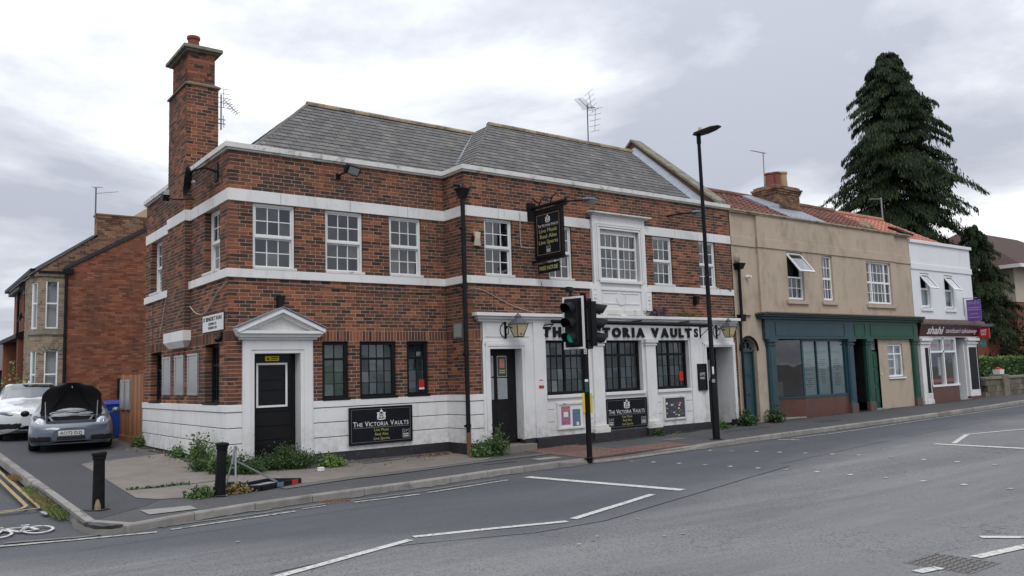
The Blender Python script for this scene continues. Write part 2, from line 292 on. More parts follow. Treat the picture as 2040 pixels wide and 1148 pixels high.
# ------------------------------------------------------------------ mesh helpers
class MB:
    def __init__(s): s.v = []; s.f = []
    def add(s, vs, fs):
        n = len(s.v); s.v.extend([tuple(p) for p in vs]); s.f.extend([tuple(n+i for i in f) for f in fs]); return s
    BF = [(0, 3, 2, 1), (4, 5, 6, 7), (0, 1, 5, 4), (1, 2, 6, 5), (2, 3, 7, 6), (3, 0, 4, 7)]
    def box(s, x0, x1, y0, y1, z0, z1):
        return s.add([(x0, y0, z0), (x1, y0, z0), (x1, y1, z0), (x0, y1, z0), (x0, y0, z1), (x1, y0, z1), (x1, y1, z1), (x0, y1, z1)], MB.BF)
    def hexa(s, p): return s.add(p, MB.BF)
    def fbox(s, P, u0, u1, z0, z1, d0, d1):
        return s.add([P(u0, z0, d1), P(u1, z0, d1), P(u1, z0, d0), P(u0, z0, d0), P(u0, z1, d1), P(u1, z1, d1), P(u1, z1, d0), P(u0, z1, d0)], MB.BF)
    def obox(s, c, sx, sy, sz, R=None):
        R = R or Matrix.Identity(3); c = Vector(c); out = []
        for z in (-.5, .5):
            for x, y in ((-.5, -.5), (.5, -.5), (.5, .5), (-.5, .5)): out.append(c + R @ Vector((x*sx, y*sy, z*sz)))
        return s.add(out, MB.BF)
    def quad(s, *p): return s.add(p, [tuple(range(len(p)))])
    def prism(s, poly, off):
        n = len(poly); o = Vector(off); a = [Vector(p) for p in poly]
        return s.add(a + [p+o for p in a], [tuple(range(n-1, -1, -1)), tuple(range(n, 2*n))] + [(i, (i+1) % n, n+(i+1) % n, n+i) for i in range(n)])
    def tube(s, pts, r, n=8, caps=True):
        pts = [Vector(p) for p in pts]; k = len(pts); rs = r if isinstance(r, (list, tuple)) else [r]*k; vs = []; prev = None
        for i, p in enumerate(pts):
            d = (pts[min(i+1, k-1)]-pts[max(i-1, 0)]).normalized()
            a = prev if prev is not None else (Vector((0, 0, 1)) if abs(d.z) < .9 else Vector((1, 0, 0)))
            x = (a - d*a.dot(d)); x = x.normalized() if x.length > 1e-6 else d.orthogonal().normalized(); prev = x; y = d.cross(x)
            for j in range(n):
                t = 2*math.pi*j/n; vs.append(p + (x*math.cos(t)+y*math.sin(t))*rs[i])
        fs = [(i*n+j, i*n+(j+1) % n, (i+1)*n+(j+1) % n, (i+1)*n+j) for i in range(k-1) for j in range(n)]
        if caps: fs += [tuple(range(n-1, -1, -1)), tuple(range((k-1)*n, k*n))]
        return s.add(vs, fs)
    def lathe(s, c, prof, n=16, M=None):
        c = Vector(c); vs = []
        for r, z in prof:
            for j in range(n):
                t = 2*math.pi*j/n; q = Vector((r*math.cos(t), r*math.sin(t), z)); vs.append(c + (M @ q if M else q))
        k = len(prof); fs = [(i*n+j, i*n+(j+1) % n, (i+1)*n+(j+1) % n, (i+1)*n+j) for i in range(k-1) for j in range(n)]
        return s.add(vs, fs + [tuple(range(n-1, -1, -1)), tuple(range((k-1)*n, k*n))])
    def ell(s, c, rx, ry, rz, n=12, m=8, R=None):
        c = Vector(c); vs = []
        for i in range(m+1):
            a = math.pi*i/m
            for j in range(n):
                t = 2*math.pi*j/n; q = Vector((rx*math.sin(a)*math.cos(t), ry*math.sin(a)*math.sin(t), rz*math.cos(a))); vs.append(c + (R @ q if R else q))
        return s.add(vs, [(i*n+j, i*n+(j+1) % n, (i+1)*n+(j+1) % n, (i+1)*n+j) for i in range(m) for j in range(n)])
    def tmap(s, fn): s.v = [tuple(fn(Vector(p))) for p in s.v]; return s
def tag(o, label=None, cat=None, group=None, kind=None):
    if label: o['label'] = label
    if cat: o['category'] = cat
    if group: o['group'] = group
    if kind: o['kind'] = kind
    return o
def base(o): return o.get('_b', None)
def build(name, mb, mat, parent=None, smooth=False, bev=0, **kw):
    me = mb if isinstance(mb, bpy.types.Mesh) else bpy.data.meshes.new(name)
    if me is not mb:
        me.from_pydata([tuple(v) for v in mb.v], [], mb.f); me.update()
        if smooth:
            me.polygons.foreach_set('use_smooth', [True]*len(me.polygons))
    o = bpy.data.objects.new(name, me); COL.objects.link(o)
    if mat and not me.materials: me.materials.append(MT[mat])
    if parent is not None:
        o.parent = parent
        if parent.get('abs'):                       # children modelled in world coordinates
            o.matrix_parent_inverse = Matrix.Translation(-parent_loc(parent)); o['abs'] = 1
    if bev:
        b = o.modifiers.new('bevel', 'BEVEL'); b.width = bev; b.segments = 2; b.limit_method = 'ANGLE'
    if smooth and not bev:
        try: me.set_sharp_from_angle(angle=math.radians(40))
        except Exception: pass
    return tag(o, **kw)
def parent_loc(o):
    v = Vector((0, 0, 0))
    while o is not None and o.type == 'EMPTY': v += o.location; o = o.parent
    return v
def thing(name, label, cat, loc=(0, 0, 0), group=None, rz=0, ab=True):
    o = bpy.data.objects.new(name, None); COL.objects.link(o); o.location = loc; o.rotation_euler.z = rz; o.empty_display_size = .2
    if ab: o['abs'] = 1
    return tag(o, label, cat, group)
def copy_tree(o, parent=None):
    c = o.copy(); COL.objects.link(c); c.parent = parent
    if parent is not None: c.matrix_parent_inverse = o.matrix_parent_inverse.copy()
    for ch in list(o.children): copy_tree(ch, c)
    return c
TSC = bpy.data.scenes.new('lettering_scratch')
def textmb(s, size=1, extrude=0, offset=0, align='CENTER', shear=0, spacing=1):
    cu = bpy.data.curves.new('t', 'FONT'); cu.body = s; cu.size = size; cu.extrude = extrude; cu.offset = offset; cu.align_x = align; cu.shear = shear; cu.space_character = spacing
    cu.resolution_u = 3
    ob = bpy.data.objects.new('t', cu); TSC.collection.objects.link(ob); vl = TSC.view_layers[0]; vl.update()
    me = bpy.data.meshes.new_from_object(ob.evaluated_get(vl.depsgraph))
    mb = MB(); mb.add([v.co[:] for v in me.vertices], [tuple(p.vertices) for p in me.polygons])
    bpy.data.objects.remove(ob); bpy.data.meshes.remove(me); bpy.data.curves.remove(cu); return mb
def text_on(P, s, uc, z, size, d, mat, parent, name='lettering', width=None, extrude=.002, offset=0, flip=False, shear=0, spacing=1):
    mb = textmb(s, size, extrude, offset, shear=shear, spacing=spacing)
    if width:
        xs = [v[0] for v in mb.v]; k = width/(max(xs)-min(xs)); mb.tmap(lambda v: Vector((v.x*k, v.y, v.z)))
    f = -1 if flip else 1
    mb.tmap(lambda v: Vector(P(uc+f*v.x, z+v.y, d+v.z)))
    return build(name, mb, mat, parent)
# ================================================================== ground
D_ = -.85
def lerp(x, xs, ys):
    if x <= xs[0]: return ys[0]
    for i in range(1, len(xs)):
        if x <= xs[i]: return ys[i-1]+(ys[i]-ys[i-1])*(x-xs[i-1])/(xs[i]-xs[i-1])
    return ys[-1]
XB = [-6, 0, 2, 7, 13, 25, 30, 60]
def G(x, y):
    if y > 0: x = min(x, 0) if x < 14 else x
    return lerp(x, XB, [-.15, -.16, -.23, -.25, -.18, -.1, -.05, .2]) + lerp(x, [0, 1.5], [.02, .01])*max(-6, min(14, y))
def Rd(x, y):
    b = lerp(x, [-60, -3, 0, 2, 7, 13, 25, 30, 60], [-.34, -.35, -.34, -.373, -.393, -.323, -.243, -.193, .057])
    if x < -3.0: b += .02*max(0, min(18.5, y+4.5))
    return b
KP = [(-3.16, -3.45), (-3.13, -4.1), (-3.06, -4.42), (-2.9, -4.56), (-2.43, -4.47), (-1.32, -4.12), (.62, -3.93), (2.7, -3.58), (3.96, -3.38), (6.4, -3.22), (9, -3.3), (13.6, -3.3), (20, -3.23), (24, -3.1), (28.3, -2.85), (36, -2.3), (60, -.6)]
def kerbY(x): return lerp(x, [k[0] for k in KP], [k[1] for k in KP])
def sheet(name, poly, zf, dz, mat, step=1.0, xs=None, parent=None, **kw):
    bm = bmesh.new(); vs = [bm.verts.new((x, y, 0)) for x, y in poly]; bm.faces.new(vs)
    x0, x1 = min(p[0] for p in poly), max(p[0] for p in poly); y0, y1 = min(p[1] for p in poly), max(p[1] for p in poly)
    cuts = [((x, 0, 0), (1, 0, 0)) for x in (xs if xs is not None else [x0+step*i for i in range(1, int((x1-x0)/step)+1)])]
    if step: cuts += [((0, y0+step*i, 0), (0, 1, 0)) for i in range(1, int((y1-y0)/step)+1)]
    for co, no in cuts: bmesh.ops.bisect_plane(bm, geom=bm.verts[:]+bm.edges[:]+bm.faces[:], plane_co=co, plane_no=no)
    for v in bm.verts: v.co.z = zf(v.co.x, v.co.y)+dz
    bmesh.ops.triangulate(bm, faces=bm.faces[:])
    bmesh.ops.recalc_face_normals(bm, faces=bm.faces[:])
    if bm.faces[:] and bm.faces[:][0].normal.z < 0: bmesh.ops.reverse_faces(bm, faces=bm.faces[:])
    me = bpy.data.meshes.new(name); bm.to_mesh(me); bm.free(); me.materials.append(MT[mat])
    return build(name, me, None, parent, **kw)
RXS = [-60, -30, -3, 0, 2, 7, 13, 25, 30]
def far(x, y): return -.62
sheet('ground', [(-900, -900), (900, -900), (900, 900), (-900, 900)], far, 0, 'concrete', 0, [], kind='structure')
road = sheet('road', [(-60, -70), (60, -70), (60, -2), (-3.06, -2), (-3.06, -4.5), (-60, -4.5)], Rd, 0, 'asphalt_road', 0, RXS, kind='structure')
sheet('side_road', [(-9, -4.5), (-3.0, -4.5), (-3.0, 40), (-9, 40)], Rd, 0, 'asphalt_lane', 2.0, kind='structure')
sheet('opposite_pavement', [(-60, -4.5), (-9, -4.5), (-9, 60), (-60, 60)], lambda x, y: -.2, 0, 'asphalt_path', 0, [], kind='structure')
# pavement, following the kerb line
mb = MB(); xs = sorted(set([k[0] for k in KP] + [0, 2, 5, 7, 11, 13, 16, 18, 22, 25, 30, 34, 40, 46, 52] + [-3.0, -2.0, -.7, 1.3]))
xs = [x for x in xs if x >= -3.13]; n = 7
for x in xs:
    y0 = kerbY(x)+.1 if x > -3.0 else -4.0
    for j in range(n): y = y0+(.3-y0)*j/(n-1); mb.v.append((x, y, G(x, y)))
for i in range(len(xs)-1):
    for j in range(n-1): mb.f.append((i*n+j, (i+1)*n+j, (i+1)*n+j+1, i*n+j+1))
build('pavement', mb, 'asphalt_path', smooth=False, kind='structure')
sheet('corner_paving', [(-3.08, -3.2), (-3.08, -4.15), (-2.98, -4.4), (-2.8, -4.47), (-2.3, -4.35), (-1.9, -3.9), (-1.9, -3.2)], G, -.004, 'asphalt_path', 1.0, kind='structure')
sheet('side_forecourt', [(-3.05, .3), (.0, .3), (.0, 6.4), (5, 6.4), (5, 40), (-3.05, 40)], G, 0, 'asphalt_path', 2.0, kind='structure')
sheet('garden_ground', [(28, .2), (90, .2), (90, 60), (5, 60), (5, 6.5), (28, 6.5)], lambda x, y: .1, 0, 'concrete', 0, [], kind='structure')
# resurfaced strips, concrete apron and slabs (each a sheet above the pavement)
sheet('tarmac_patch', [(-2.98, 14), (-3.0, -3.9), (-2.2, -3.2), (-1.9, -2.75), (-2.15, -2.35), (-2.1, -1.45), (-1.95, 3.3), (-1.2, 5), (-1.2, 14)], G, .004, 'asphalt_new', 1.0, kind='structure')
sheet('concrete_apron', [(-1.94, 3.25), (-2.1, -1.45), (-2.13, -2.35), (-1.9, -2.73), (-1.2, -2.98), (-.1, -2.86), (1.4, -2.36), (4.5, -1.9), (4.95, -1.75), (4.95, -.0), (-.02, -.0), (-.02, 4.1)], G, .008, 'concrete', 1.0, kind='structure')
sheet('light_strip', [(-.1, -2.9), (1.4, -2.4), (4.5, -1.95), (6.3, -1.8), (6.3, -2.05), (4.5, -2.2), (1.4, -2.68), (-.1, -3.12)], G, .012, 'kerb_strip', 1.0, kind='structure')
sheet('cover_slab', [(-2.36, -3.58), (-1.72, -3.68), (-1.72, -4.02), (-2.34, -4.02)], G, .012, 'concrete_light', 1.0, kind='structure')
0 and sheet('dark_apron_patch', [(-1.7, 2.8), (-.1, 3.4), (-.1, .6), (-.8, -.3), (-1.1, .6)], G, .010, 'asphalt_path', 1.0, kind='structure')
for i, (x0, y0, x1, y1) in enumerate([(5.35, -2.75, 5.95, -2.45), (9.9, -2.2, 10.5, -1.8), (4.1, -2.6, 4.9, -2.5), (16.2, -2.3, 17.1, -1.9), (12.2, -1.9, 14.2, -1.85)]):
    sheet('pavement_cover', [(x0, y0), (x1, y0-.03), (x1+.03, y1), (x0+.02, y1)], G, .006, ['concrete_light', 'iron', 'asphalt_new', 'asphalt_new', 'asphalt_new'][i], 1.0, kind='structure')
# crack with weeds in the apron
ap = sheet('apron_crack', [(-2.06, -1.43), (-1.5, -1.5), (-.9, -1.46), (-.4, -1.3), (-.4, -1.265), (-.9, -1.42), (-1.5, -1.455), (-2.06, -1.37)], G, .0125, 'black_base', 1.0, kind='structure')
# tactile paving
tp = thing('tactile_paving', 'reddish brown blister tactile paving at the dropped kerb beside the traffic signal', 'paving', (7.6, -2.4, G(7.6, -2.4)))
def slab_mesh():
    m = MB(); m.box(-.196, .196, -.196, .196, -.03, .0)
    for i in range(6):
        for j in range(6):
            x, y = -.1633+i*.0653, -.1633+j*.0653
            m.add([(x-.014, y-.014, .0), (x+.014, y-.014, .0), (x+.014, y+.014, .0), (x-.014, y+.014, .0), (x-.008, y-.008, .006), (x+.008, y-.008, .006), (x+.008, y+.008, .006), (x-.008, y+.008, .006)], MB.BF[1:])
    me = bpy.data.meshes.new('blister_slab'); me.from_pydata(m.v, [], m.f); me.materials.append(MT['tactile']); return me
sm = slab_mesh()
for i in range(9):
    for j in range(6):
        x, y = 6.42+.4*i, -3.0+.4*j
        if y > -.95 or (j >= 2 and not (0 <= i <= 3)) or (j < 2 and i > 7): continue
        o = build('blister_slab', sm, None, tp); o.matrix_parent_inverse = Matrix.Identity(4)
        o.location = Vector((x, y, G(x, y)+.016))-tp.location; o.rotation_euler = (0, 0, 0)
# kerb stones
kb = MB()
for i in range(len(KP)-1):
    (xa, ya), (xb, yb) = KP[i], KP[i+1]
    kb.quad((xa, ya+.03, Rd(xa, ya)-.05), (xb, yb+.03, Rd(xb, yb)-.05), (xb, yb+.03, G(xb, yb)-.03), (xa, ya+.03, G(xa, ya)-.03))
kerb = build('kerb', kb, 'kerb', kind='structure')
def drop(x):                                     # dropped kerb at the crossing
    return lerp(x, [5.4, 6.4, 9.0, 10.2], [0, .075, .075, 0])
def kerbstone(a, b):
    (xa, ya), (xb, yb) = a, b; d = Vector((xb-xa, yb-ya)); d.normalize(); nn = Vector((-d.y, d.x))*.125
    g = d*.006; xa += g.x; ya += g.y; xb -= g.x; yb -= g.y
    m = MB(); j = rnd.uniform(-.006, .006)
    def P(x, y, o, z, dr=True): return (x+nn.x*o, y+nn.y*o, z)
    za, zb = G(xa, ya)-drop(xa)+j+.004, G(xb, yb)-drop(xb)+j+.006
    ra, rb = Rd(xa, ya)-.06, Rd(xb, yb)-.06
    ia, ib = G(xa, ya)+.004, G(xb, yb)+.005
    m.add([P(xa, ya, 0, ra), P(xa, ya, .03, za-.02), P(xa, ya, .16, za), P(xa, ya, 1, ia), P(xa, ya, 1, ra),
           P(xb, yb, 0, rb), P(xb, yb, .03, zb-.02), P(xb, yb, .16, zb), P(xb, yb, 1, ib), P(xb, yb, 1, rb)],
          [(0, 1, 6, 5), (1, 2, 7, 6), (2, 3, 8, 7), (4, 3, 2, 1, 0), (5, 6, 7, 8, 9)])
    build('kerb_stone', m, 'kerb', kerb)
def walk(pts, L):
    out = [pts[0]]; acc = 0; cur = Vector(pts[0])
    for q in pts[1:]:
        q = Vector(q)
        while True:
            dd = (q-cur).length
            if acc+dd < L: acc += dd; cur = q; break
            cur = cur+(q-cur).normalized()*(L-acc); out.append(tuple(cur)); acc = 0
    return out
ks = walk([(-3.1, -3.9), (-3.08, -4.3), (-2.95, -4.52), (-2.75, -4.57), (-2.43, -4.47)] + [k for k in KP if k[0] > -2.4], .915)
for a, b in zip(ks, ks[1:]): kerbstone(a, b)
for a, b in zip([(-3.1, -3.9+.915*i) for i in range(40)], [(-3.1, -3.9+.915*(i+1)) for i in range(40)]): kerbstone(b, a)
# markings
def strip(name, pts, w, mat='paint_line', dz=.009, parent=None):
    out = []; L = []; Rr = []
    P = [Vector(p) for p in pts]
    for i, p in enumerate(P):
        d = (P[min(i+1, len(P)-1)]-P[max(i-1, 0)]).normalized(); nrm = Vector((-d.y, d.x))*w/2; L.append(p+nrm); Rr.append(p-nrm)
    poly = [tuple(v) for v in L]+[tuple(v) for v in reversed(Rr)]
    m = MB()
    for i in range(len(P)-1):
        k = max(1, int((P[i+1]-P[i]).length/.8))
        for s in range(k):
            q = [L[i].lerp(L[i+1], s/k), L[i].lerp(L[i+1], (s+1)/k), Rr[i].lerp(Rr[i+1], (s+1)/k), Rr[i].lerp(Rr[i+1], s/k)]
            m.quad(*[(v.x, v.y, Rd(v.x, v.y)+dz) for v in reversed(q)])
    return build(name, m, mat, parent, kind='structure')
for p, w in [([(-14, -4.0), (-4.05, -4.33), (-2.43, -4.78)], .1), ([(-2.26, -4.74), (-.56, -4.62)], .09), ([(-.42, -4.52), (-.05, -4.5)], .07), ([(.4, -4.49), (1.57, -4.43)], .09), ([(1.76, -4.36), (3.58, -4.06)], .09),
             ([(12.65, -3.62), (14.3, -3.72), (15.9, -3.68), (20, -3.5), (26.9, -3.3), (36, -2.75)], .09)]:
    strip('edge_line', p, w*.85, 'paint_worn')
strip('edge_line', [(-4.0, -4.14), (-3.2, -4.4), (-1.0, -4.4), (1.0, -4.24), (3.5, -3.83)], .09, 'gutter', .0085)
strip('stop_line', [(4.06, -3.98), (4.62, -7.15)], .19)
for a, b in [((1.78, -7.84), (3.98, -7.12)), ((-.33, -7.48), (1.6, -7.93)), ((-2.2, -8.17), (-.44, -7.6)), ((13.2, -7.25), (15.4, -6.55)), ((15.45, -6.56), (17.4, -7.05)), ((4.0, -11.75), (4.6, -12.4)), ((3.02, -12.13), (4.4, -12.32)), ((2.1, -12.04), (2.4, -12.1)), ((17.6, -7.0), (20, -6.3))]:
    strip('zigzag_line', [a, b], .11)
strip('stop_line', [(12.93, -6.98), (12.8, -10.6)], .19)
strip('edge_line', [(12.2, -3.55), (12.4, -4.0)], .14, 'paint_worn')
sts = [(7.07, -3.62), (7.22, -4.1), (7.35, -4.67), (7.44, -5.24), (7.52, -5.78), (7.59, -6.34), (7.7, -6.88), (7.73, -7.46), (7.74, -8.08), (7.73, -8.69), (7.7, -9.32), (7.69, -9.93), (7.66, -10.58), (7.65, -11.2),
       (9.51, -3.66), (9.62, -4.16), (9.81, -4.68), (9.94, -5.17), (10.08, -5.69), (10.19, -6.23), (10.3, -6.76), (10.3, -7.41), (10.24, -8.07), (10.22, -8.68), (10.18, -9.34), (10.16, -10.0), (10.15, -10.7)]
for i, (x, y) in enumerate(sts): strip('crossing_stud', [(x-.055, y), (x+.055, y)], .08, 'paint_line' if i % 3 else 'paint_worn')
for i, (x, y) in enumerate([(1.2, -8.9), (.75, -9.1), (1.0, -9.05), (1.75, -9.4), (2.0, -9.45), (-1.9, -6.2), (2.35, -8.4)]): strip('road_fleck', [(x-.025, y), (x+.025, y)], .04, 'paint_worn')
strip('yellow_line', [(-3.43, 14), (-3.43, -1.2), (-3.5, -1.42), (-3.62, -1.52), (-4.4, -1.5)], .06, 'paint_yellow')
strip('yellow_line', [(-3.29, 14), (-3.29, -1.3), (-3.31, -1.6), (-4.4, -1.72)], .06, 'paint_yellow')
strip('give_way_mark', [(-3.32, -1.95), (-3.29, -2.3)], .07, 'paint_worn')
strip('road_seam', [(-2.2, -8.0), (-.74, -7.75), (.3, -8.1), (.84, -8.25), (2.0, -8.2), (3.1, -7.9), (4.8, -7.45), (6.6, -6.95), (8.2, -6.6)], .018, 'tyre', .005)
strip('road_seam', [(8.4, -6.3), (14, -5.7), (22, -5.0)], .012, 'tyre', .005)
strip('road_seam', [(-3.4, -5.3), (-1.5, -5.2), (1, -4.98)], .008, 'tyre', .005)
# bicycle symbol painted on the side road
bm_ = MB()
def arc(c, r, w, k=20):
    for i in range(k):
        a, b = 2*math.pi*i/k, 2*math.pi*(i+1)/k
        pts = [(c[0]+(r+s)*math.sin(t)*.62, c[1]+(r+s)*math.cos(t)) for t, s in ((a, 0), (b, 0), (b, w), (a, w))]
        bm_.quad(*[(x, y, Rd(x, y)+.009) for x, y in pts])
def seg(a, b, w=.05):
    a, b = Vector(a), Vector(b); d = (b-a).normalized(); nn = Vector((-d.y, d.x))*w/2
    bm_.quad(*[(v.x, v.y, Rd(v.x, v.y)+.009) for v in (a-nn, b-nn, b+nn, a+nn)])
arc((-3.56, -3.46), .24, .06); arc((-4.02, -3.46), .24, .06)
for a, b in [((-3.56, -3.46), (-3.66, -3.1)), ((-3.66, -3.16), (-3.9, -3.12)), ((-3.9, -3.12), (-4.02, -3.46)), ((-3.76, -3.5), (-3.56, -3.46)), ((-3.76, -3.5), (-3.9, -3.14)), ((-3.76, -3.5), (-3.67, -3.2)), ((-3.6, -3.02), (-3.7, -3.0)), ((-3.9, -3.0), (-3.98, -3.02))]: seg(a, b)
build('bicycle_marking', bm_, 'paint_line', kind='structure')
# tyre mark
# grit washed against walls and kerb
def grit(name, pts, w0, w1, zf, dz, mat):
    m = MB(); P = [Vector(p) for p in pts]; L = []
    for i in range(len(P)-1):
        d = (P[i+1]-P[i]); n2 = Vector((-d.y, d.x)).normalized(); k = max(1, int(d.length/.09))
        for s in range(k): q = P[i].lerp(P[i+1], s/k); L.append((q, q+n2*rnd.uniform(w0, w1)*(.35+.65*abs(math.sin(q.x*1.7+q.y*2.3)))))
    for (a, b), (c, e) in zip(L, L[1:]): m.quad(*[(v.x, v.y, zf(v.x, v.y)+dz) for v in (a, c, e, b)])
    build(name, m, mat, kind='structure')
grit('wall_grit', [(5.0, -.05), (-.03, -.05)], .05, .22, G, .0145, 'soil'); grit('wall_grit', [(-.05, 0), (-.05, 6.4)][::1], .04, .2, G, .0145, 'soil'); grit('wall_grit', [(14.3, D_-.18), (5.0, D_-.14)], .03, .14, G, .0145, 'soil'); grit('wall_grit', [(29, D_-.1), (14.3, D_-.05)], .02, .1, G, .0145, 'soil')
kq = [(x, kerbY(x)-.005) for x in (28, 24, 20, 16, 13.6, 10, 7, 4, 2.7, .62, -1.32, -2.4)]; grit('gutter_grit', kq, .02, .13, Rd, .010, 'gutter')
for cx, cy, r in ((-2.78, -3.06, .16), (-1.1, -3.02, .15), (6.29, -3.22, .11), (10.66, -2.92, .15)):
    m = MB(); n = 18; m.add([(cx, cy, G(cx, cy)+.0145)]+[(cx+r*rnd.uniform(.75, 1.25)*math.cos(6.283*i/n), cy+r*rnd.uniform(.75, 1.25)*math.sin(6.283*i/n), G(cx, cy)+.0145) for i in range(n)], [(0, 1+i, 1+(i+1) % n) for i in range(n)]); build('post_grit', m, 'soil', kind='structure')
# manhole cover and gully
t = thing('manhole_cover', 'square patterned iron manhole cover set in the grey road', 'manhole cover', (2.65, -12.08, Rd(2.65, -12)))
zr = Rd(2.65, -12)
m = MB(); m.box(2.36, 2.94, -12.38, -11.78, zr-.03, zr+.006); build('frame', m, 'iron', t)
m = MB()
for i in range(9):
    for j in range(9):
        x, y = 2.40+i*.0625, -12.335+j*.0625
        (m.box(x-.022, x+.022, y-.008, y+.008, zr+.007, zr+.013) if (i+j) % 2 else m.box(x-.008, x+.008, y-.022, y+.022, zr+.007, zr+.013))
build('tread_pattern', m, 'iron', t, kind='stuff')
t = thing('gully_grate', 'small iron gully grate in the gutter by the kerb', 'grate', (.22, -4.22, Rd(.2, -4.2)))
zr = Rd(.2, -4.2); m = MB(); m.box(.0, .46, -4.36, -4.08, zr-.03, zr+.006); build('frame', m, 'iron', t)
for i in range(7): m = MB(); x = .05+i*.06; m.box(x-.015, x+.015, -4.33, -4.11, zr+.007, zr+.018); build('bar', m, 'rust', t)
# ================================================================== brickwork and window builders
BRK = bpy.data.meshes.new('brick')
_m = MB(); _m.box(-.1075, .1075, 0, .19, -.0325, .0325); BRK.from_pydata(_m.v, [], _m.f)
def split_iv(a, b, cuts):
    iv = [(a, b)]
    for c, d in cuts:
        iv = [q for (x, y) in iv for q in (((x, min(y, c)), (max(x, d), y)) if c < y and d > x else ((x, y),)) if q[1]-q[0] > .012]
    return iv
class Brickwork:
    """collects bricks of one thing; the 300 nearest whole ones become objects, the rest one joined part"""
    def __init__(s, mat, nearest=300): s.b = []; s.mat = mat; s.nearest = nearest
    def course(s, P, u0, u1, za, zb, cuts, off, L=.225, depth=.19):
        for a, b in split_iv(u0, u1, cuts):
            k = math.floor((a-off)/L); x = a
            while x < b-.001:
                e = off+(k+1)*L; k += 1
                if e-x < .045: continue
                if b-e < .05: e = b
                e = min(e, b); s.b.append((P, x+(.0055 if x > a+.001 else 0), e-(.0055 if e < b-.001 else 0), za+.0055, zb-.0055, depth)); x = e
    def fill(s, P, u0, u1, z0, z1, holes=(), h=.075, phase=0, depth=.19):
        n = max(1, round((z1-z0)/h)); h = (z1-z0)/n
        for i in range(n):
            za, zb = z0+i*h, z0+(i+1)*h; zm = (za+zb)/2
            cuts = [(a, b) for a, b, c, d in holes if c < zm < d]
            s.course(P, u0, u1, za, zb, cuts, phase+(.1125 if i % 2 else 0)+(.056 if i % 6 == 3 else 0), depth=depth)
    def soldier(s, P, u0, u1, z0, z1, holes=()):
        cuts = [(a, b) for a, b, c, d in holes if c < (z0+z1)/2 < d]
        s.course(P, u0, u1, z0, z1, cuts, 0, .075)
    def emit(s, parent):
        def dist(q): P, a, b, c, d, _ = q; return (Vector(P((a+b)/2, (c+d)/2, 0))-CAM).length
        full = [q for q in s.b if .2 < q[2]-q[1] < .23 and .058 < q[4]-q[3] < .072]
        near = set(id(q) for q in sorted(full, key=dist)[:s.nearest])
        mb = MB()
        for q in s.b:
            P, a, b, c, d, dp = q; j = rnd.uniform(-.001, .0015)
            if id(q) in near:
                o = build('brick', BRK, None, parent)
                if not o.data.materials: o.data.materials.append(MT[s.mat])
                o.material_slots[0].link = 'OBJECT'; o.material_slots[0].material = MT[s.mat]
                c0 = Vector(P((a+b)/2, (c+d)/2, j)); du = (Vector(P(b, c, 0))-Vector(P(a, c, 0))).normalized(); dn = (Vector(P(a, c, -1))-Vector(P(a, c, 0))).normalized()
                R = Matrix((du, dn, Vector((0, 0, 1)))).transposed().to_4x4()
                o.matrix_parent_inverse = Matrix.Identity(4) if parent.type != 'EMPTY' else o.matrix_parent_inverse
                o.matrix_basis = Matrix.Translation(c0) @ R @ Matrix.Diagonal(((b-a)/.215, 1, (d-c)/.065, 1))
            else:
                t = [rnd.uniform(-.0015, .0015) for _ in range(4)]
                mb.add([P(a, c, j+t[0]), P(b, c, j+t[1]), P(b, d, j+t[2]), P(a, d, j+t[3]), P(a, c, -dp), P(b, c, -dp), P(b, d, -dp), P(a, d, -dp)],
                       [(0, 1, 2, 3), (0, 4, 5, 1), (1, 5, 6, 2), (2, 6, 7, 3), (3, 7, 4, 0)])
        return build('brickwork', mb, s.mat, parent, kind='stuff')
def wallsheet(mb, P, u0, u1, z0, z1, holes=(), d=-.0035, jamb=.22):
    us = sorted(set([u0, u1]+[x for h in holes for x in h[:2] if u0 < x < u1])); zs = sorted(set([z0, z1]+[x for h in holes for x in h[2:] if z0 < x < z1]))
    for a, b in zip(us, us[1:]):
        for c, e in zip(zs, zs[1:]):
            um, zm = (a+b)/2, (c+e)/2
            if any(h[0] < um < h[1] and h[2] < zm < h[3] for h in holes): continue
            mb.quad(P(a, c, d), P(b, c, d), P(b, e, d), P(a, e, d))
    g = .006
    for a, b, c, e in holes:
        a2, b2, c2, e2 = max(a, u0)-g, min(b, u1)+g, max(c, z0), min(e, z1)+g
        mb.quad(P(a2, c2, d), P(a2, c2, -jamb), P(a2, e2, -jamb), P(a2, e2, d)); mb.quad(P(b2, c2, d), P(b2, c2, -jamb), P(b2, e2, -jamb), P(b2, e2, d))
        mb.quad(P(a2, e2, d), P(b2, e2, d), P(b2, e2, -jamb), P(a2, e2, -jamb))
def pane(parent, P, a, b, c, e, d, mat='glass', name='pane'):
    j = [rnd.uniform(-.006, .006) for _ in range(3)]
    m = MB(); m.quad(P(a, c, d+j[0]), P(b, c, d+j[1]), P(b, e, d+j[2]), P(a, e, d+j[0]+j[2]-j[1])); return build(name, m, mat, parent)
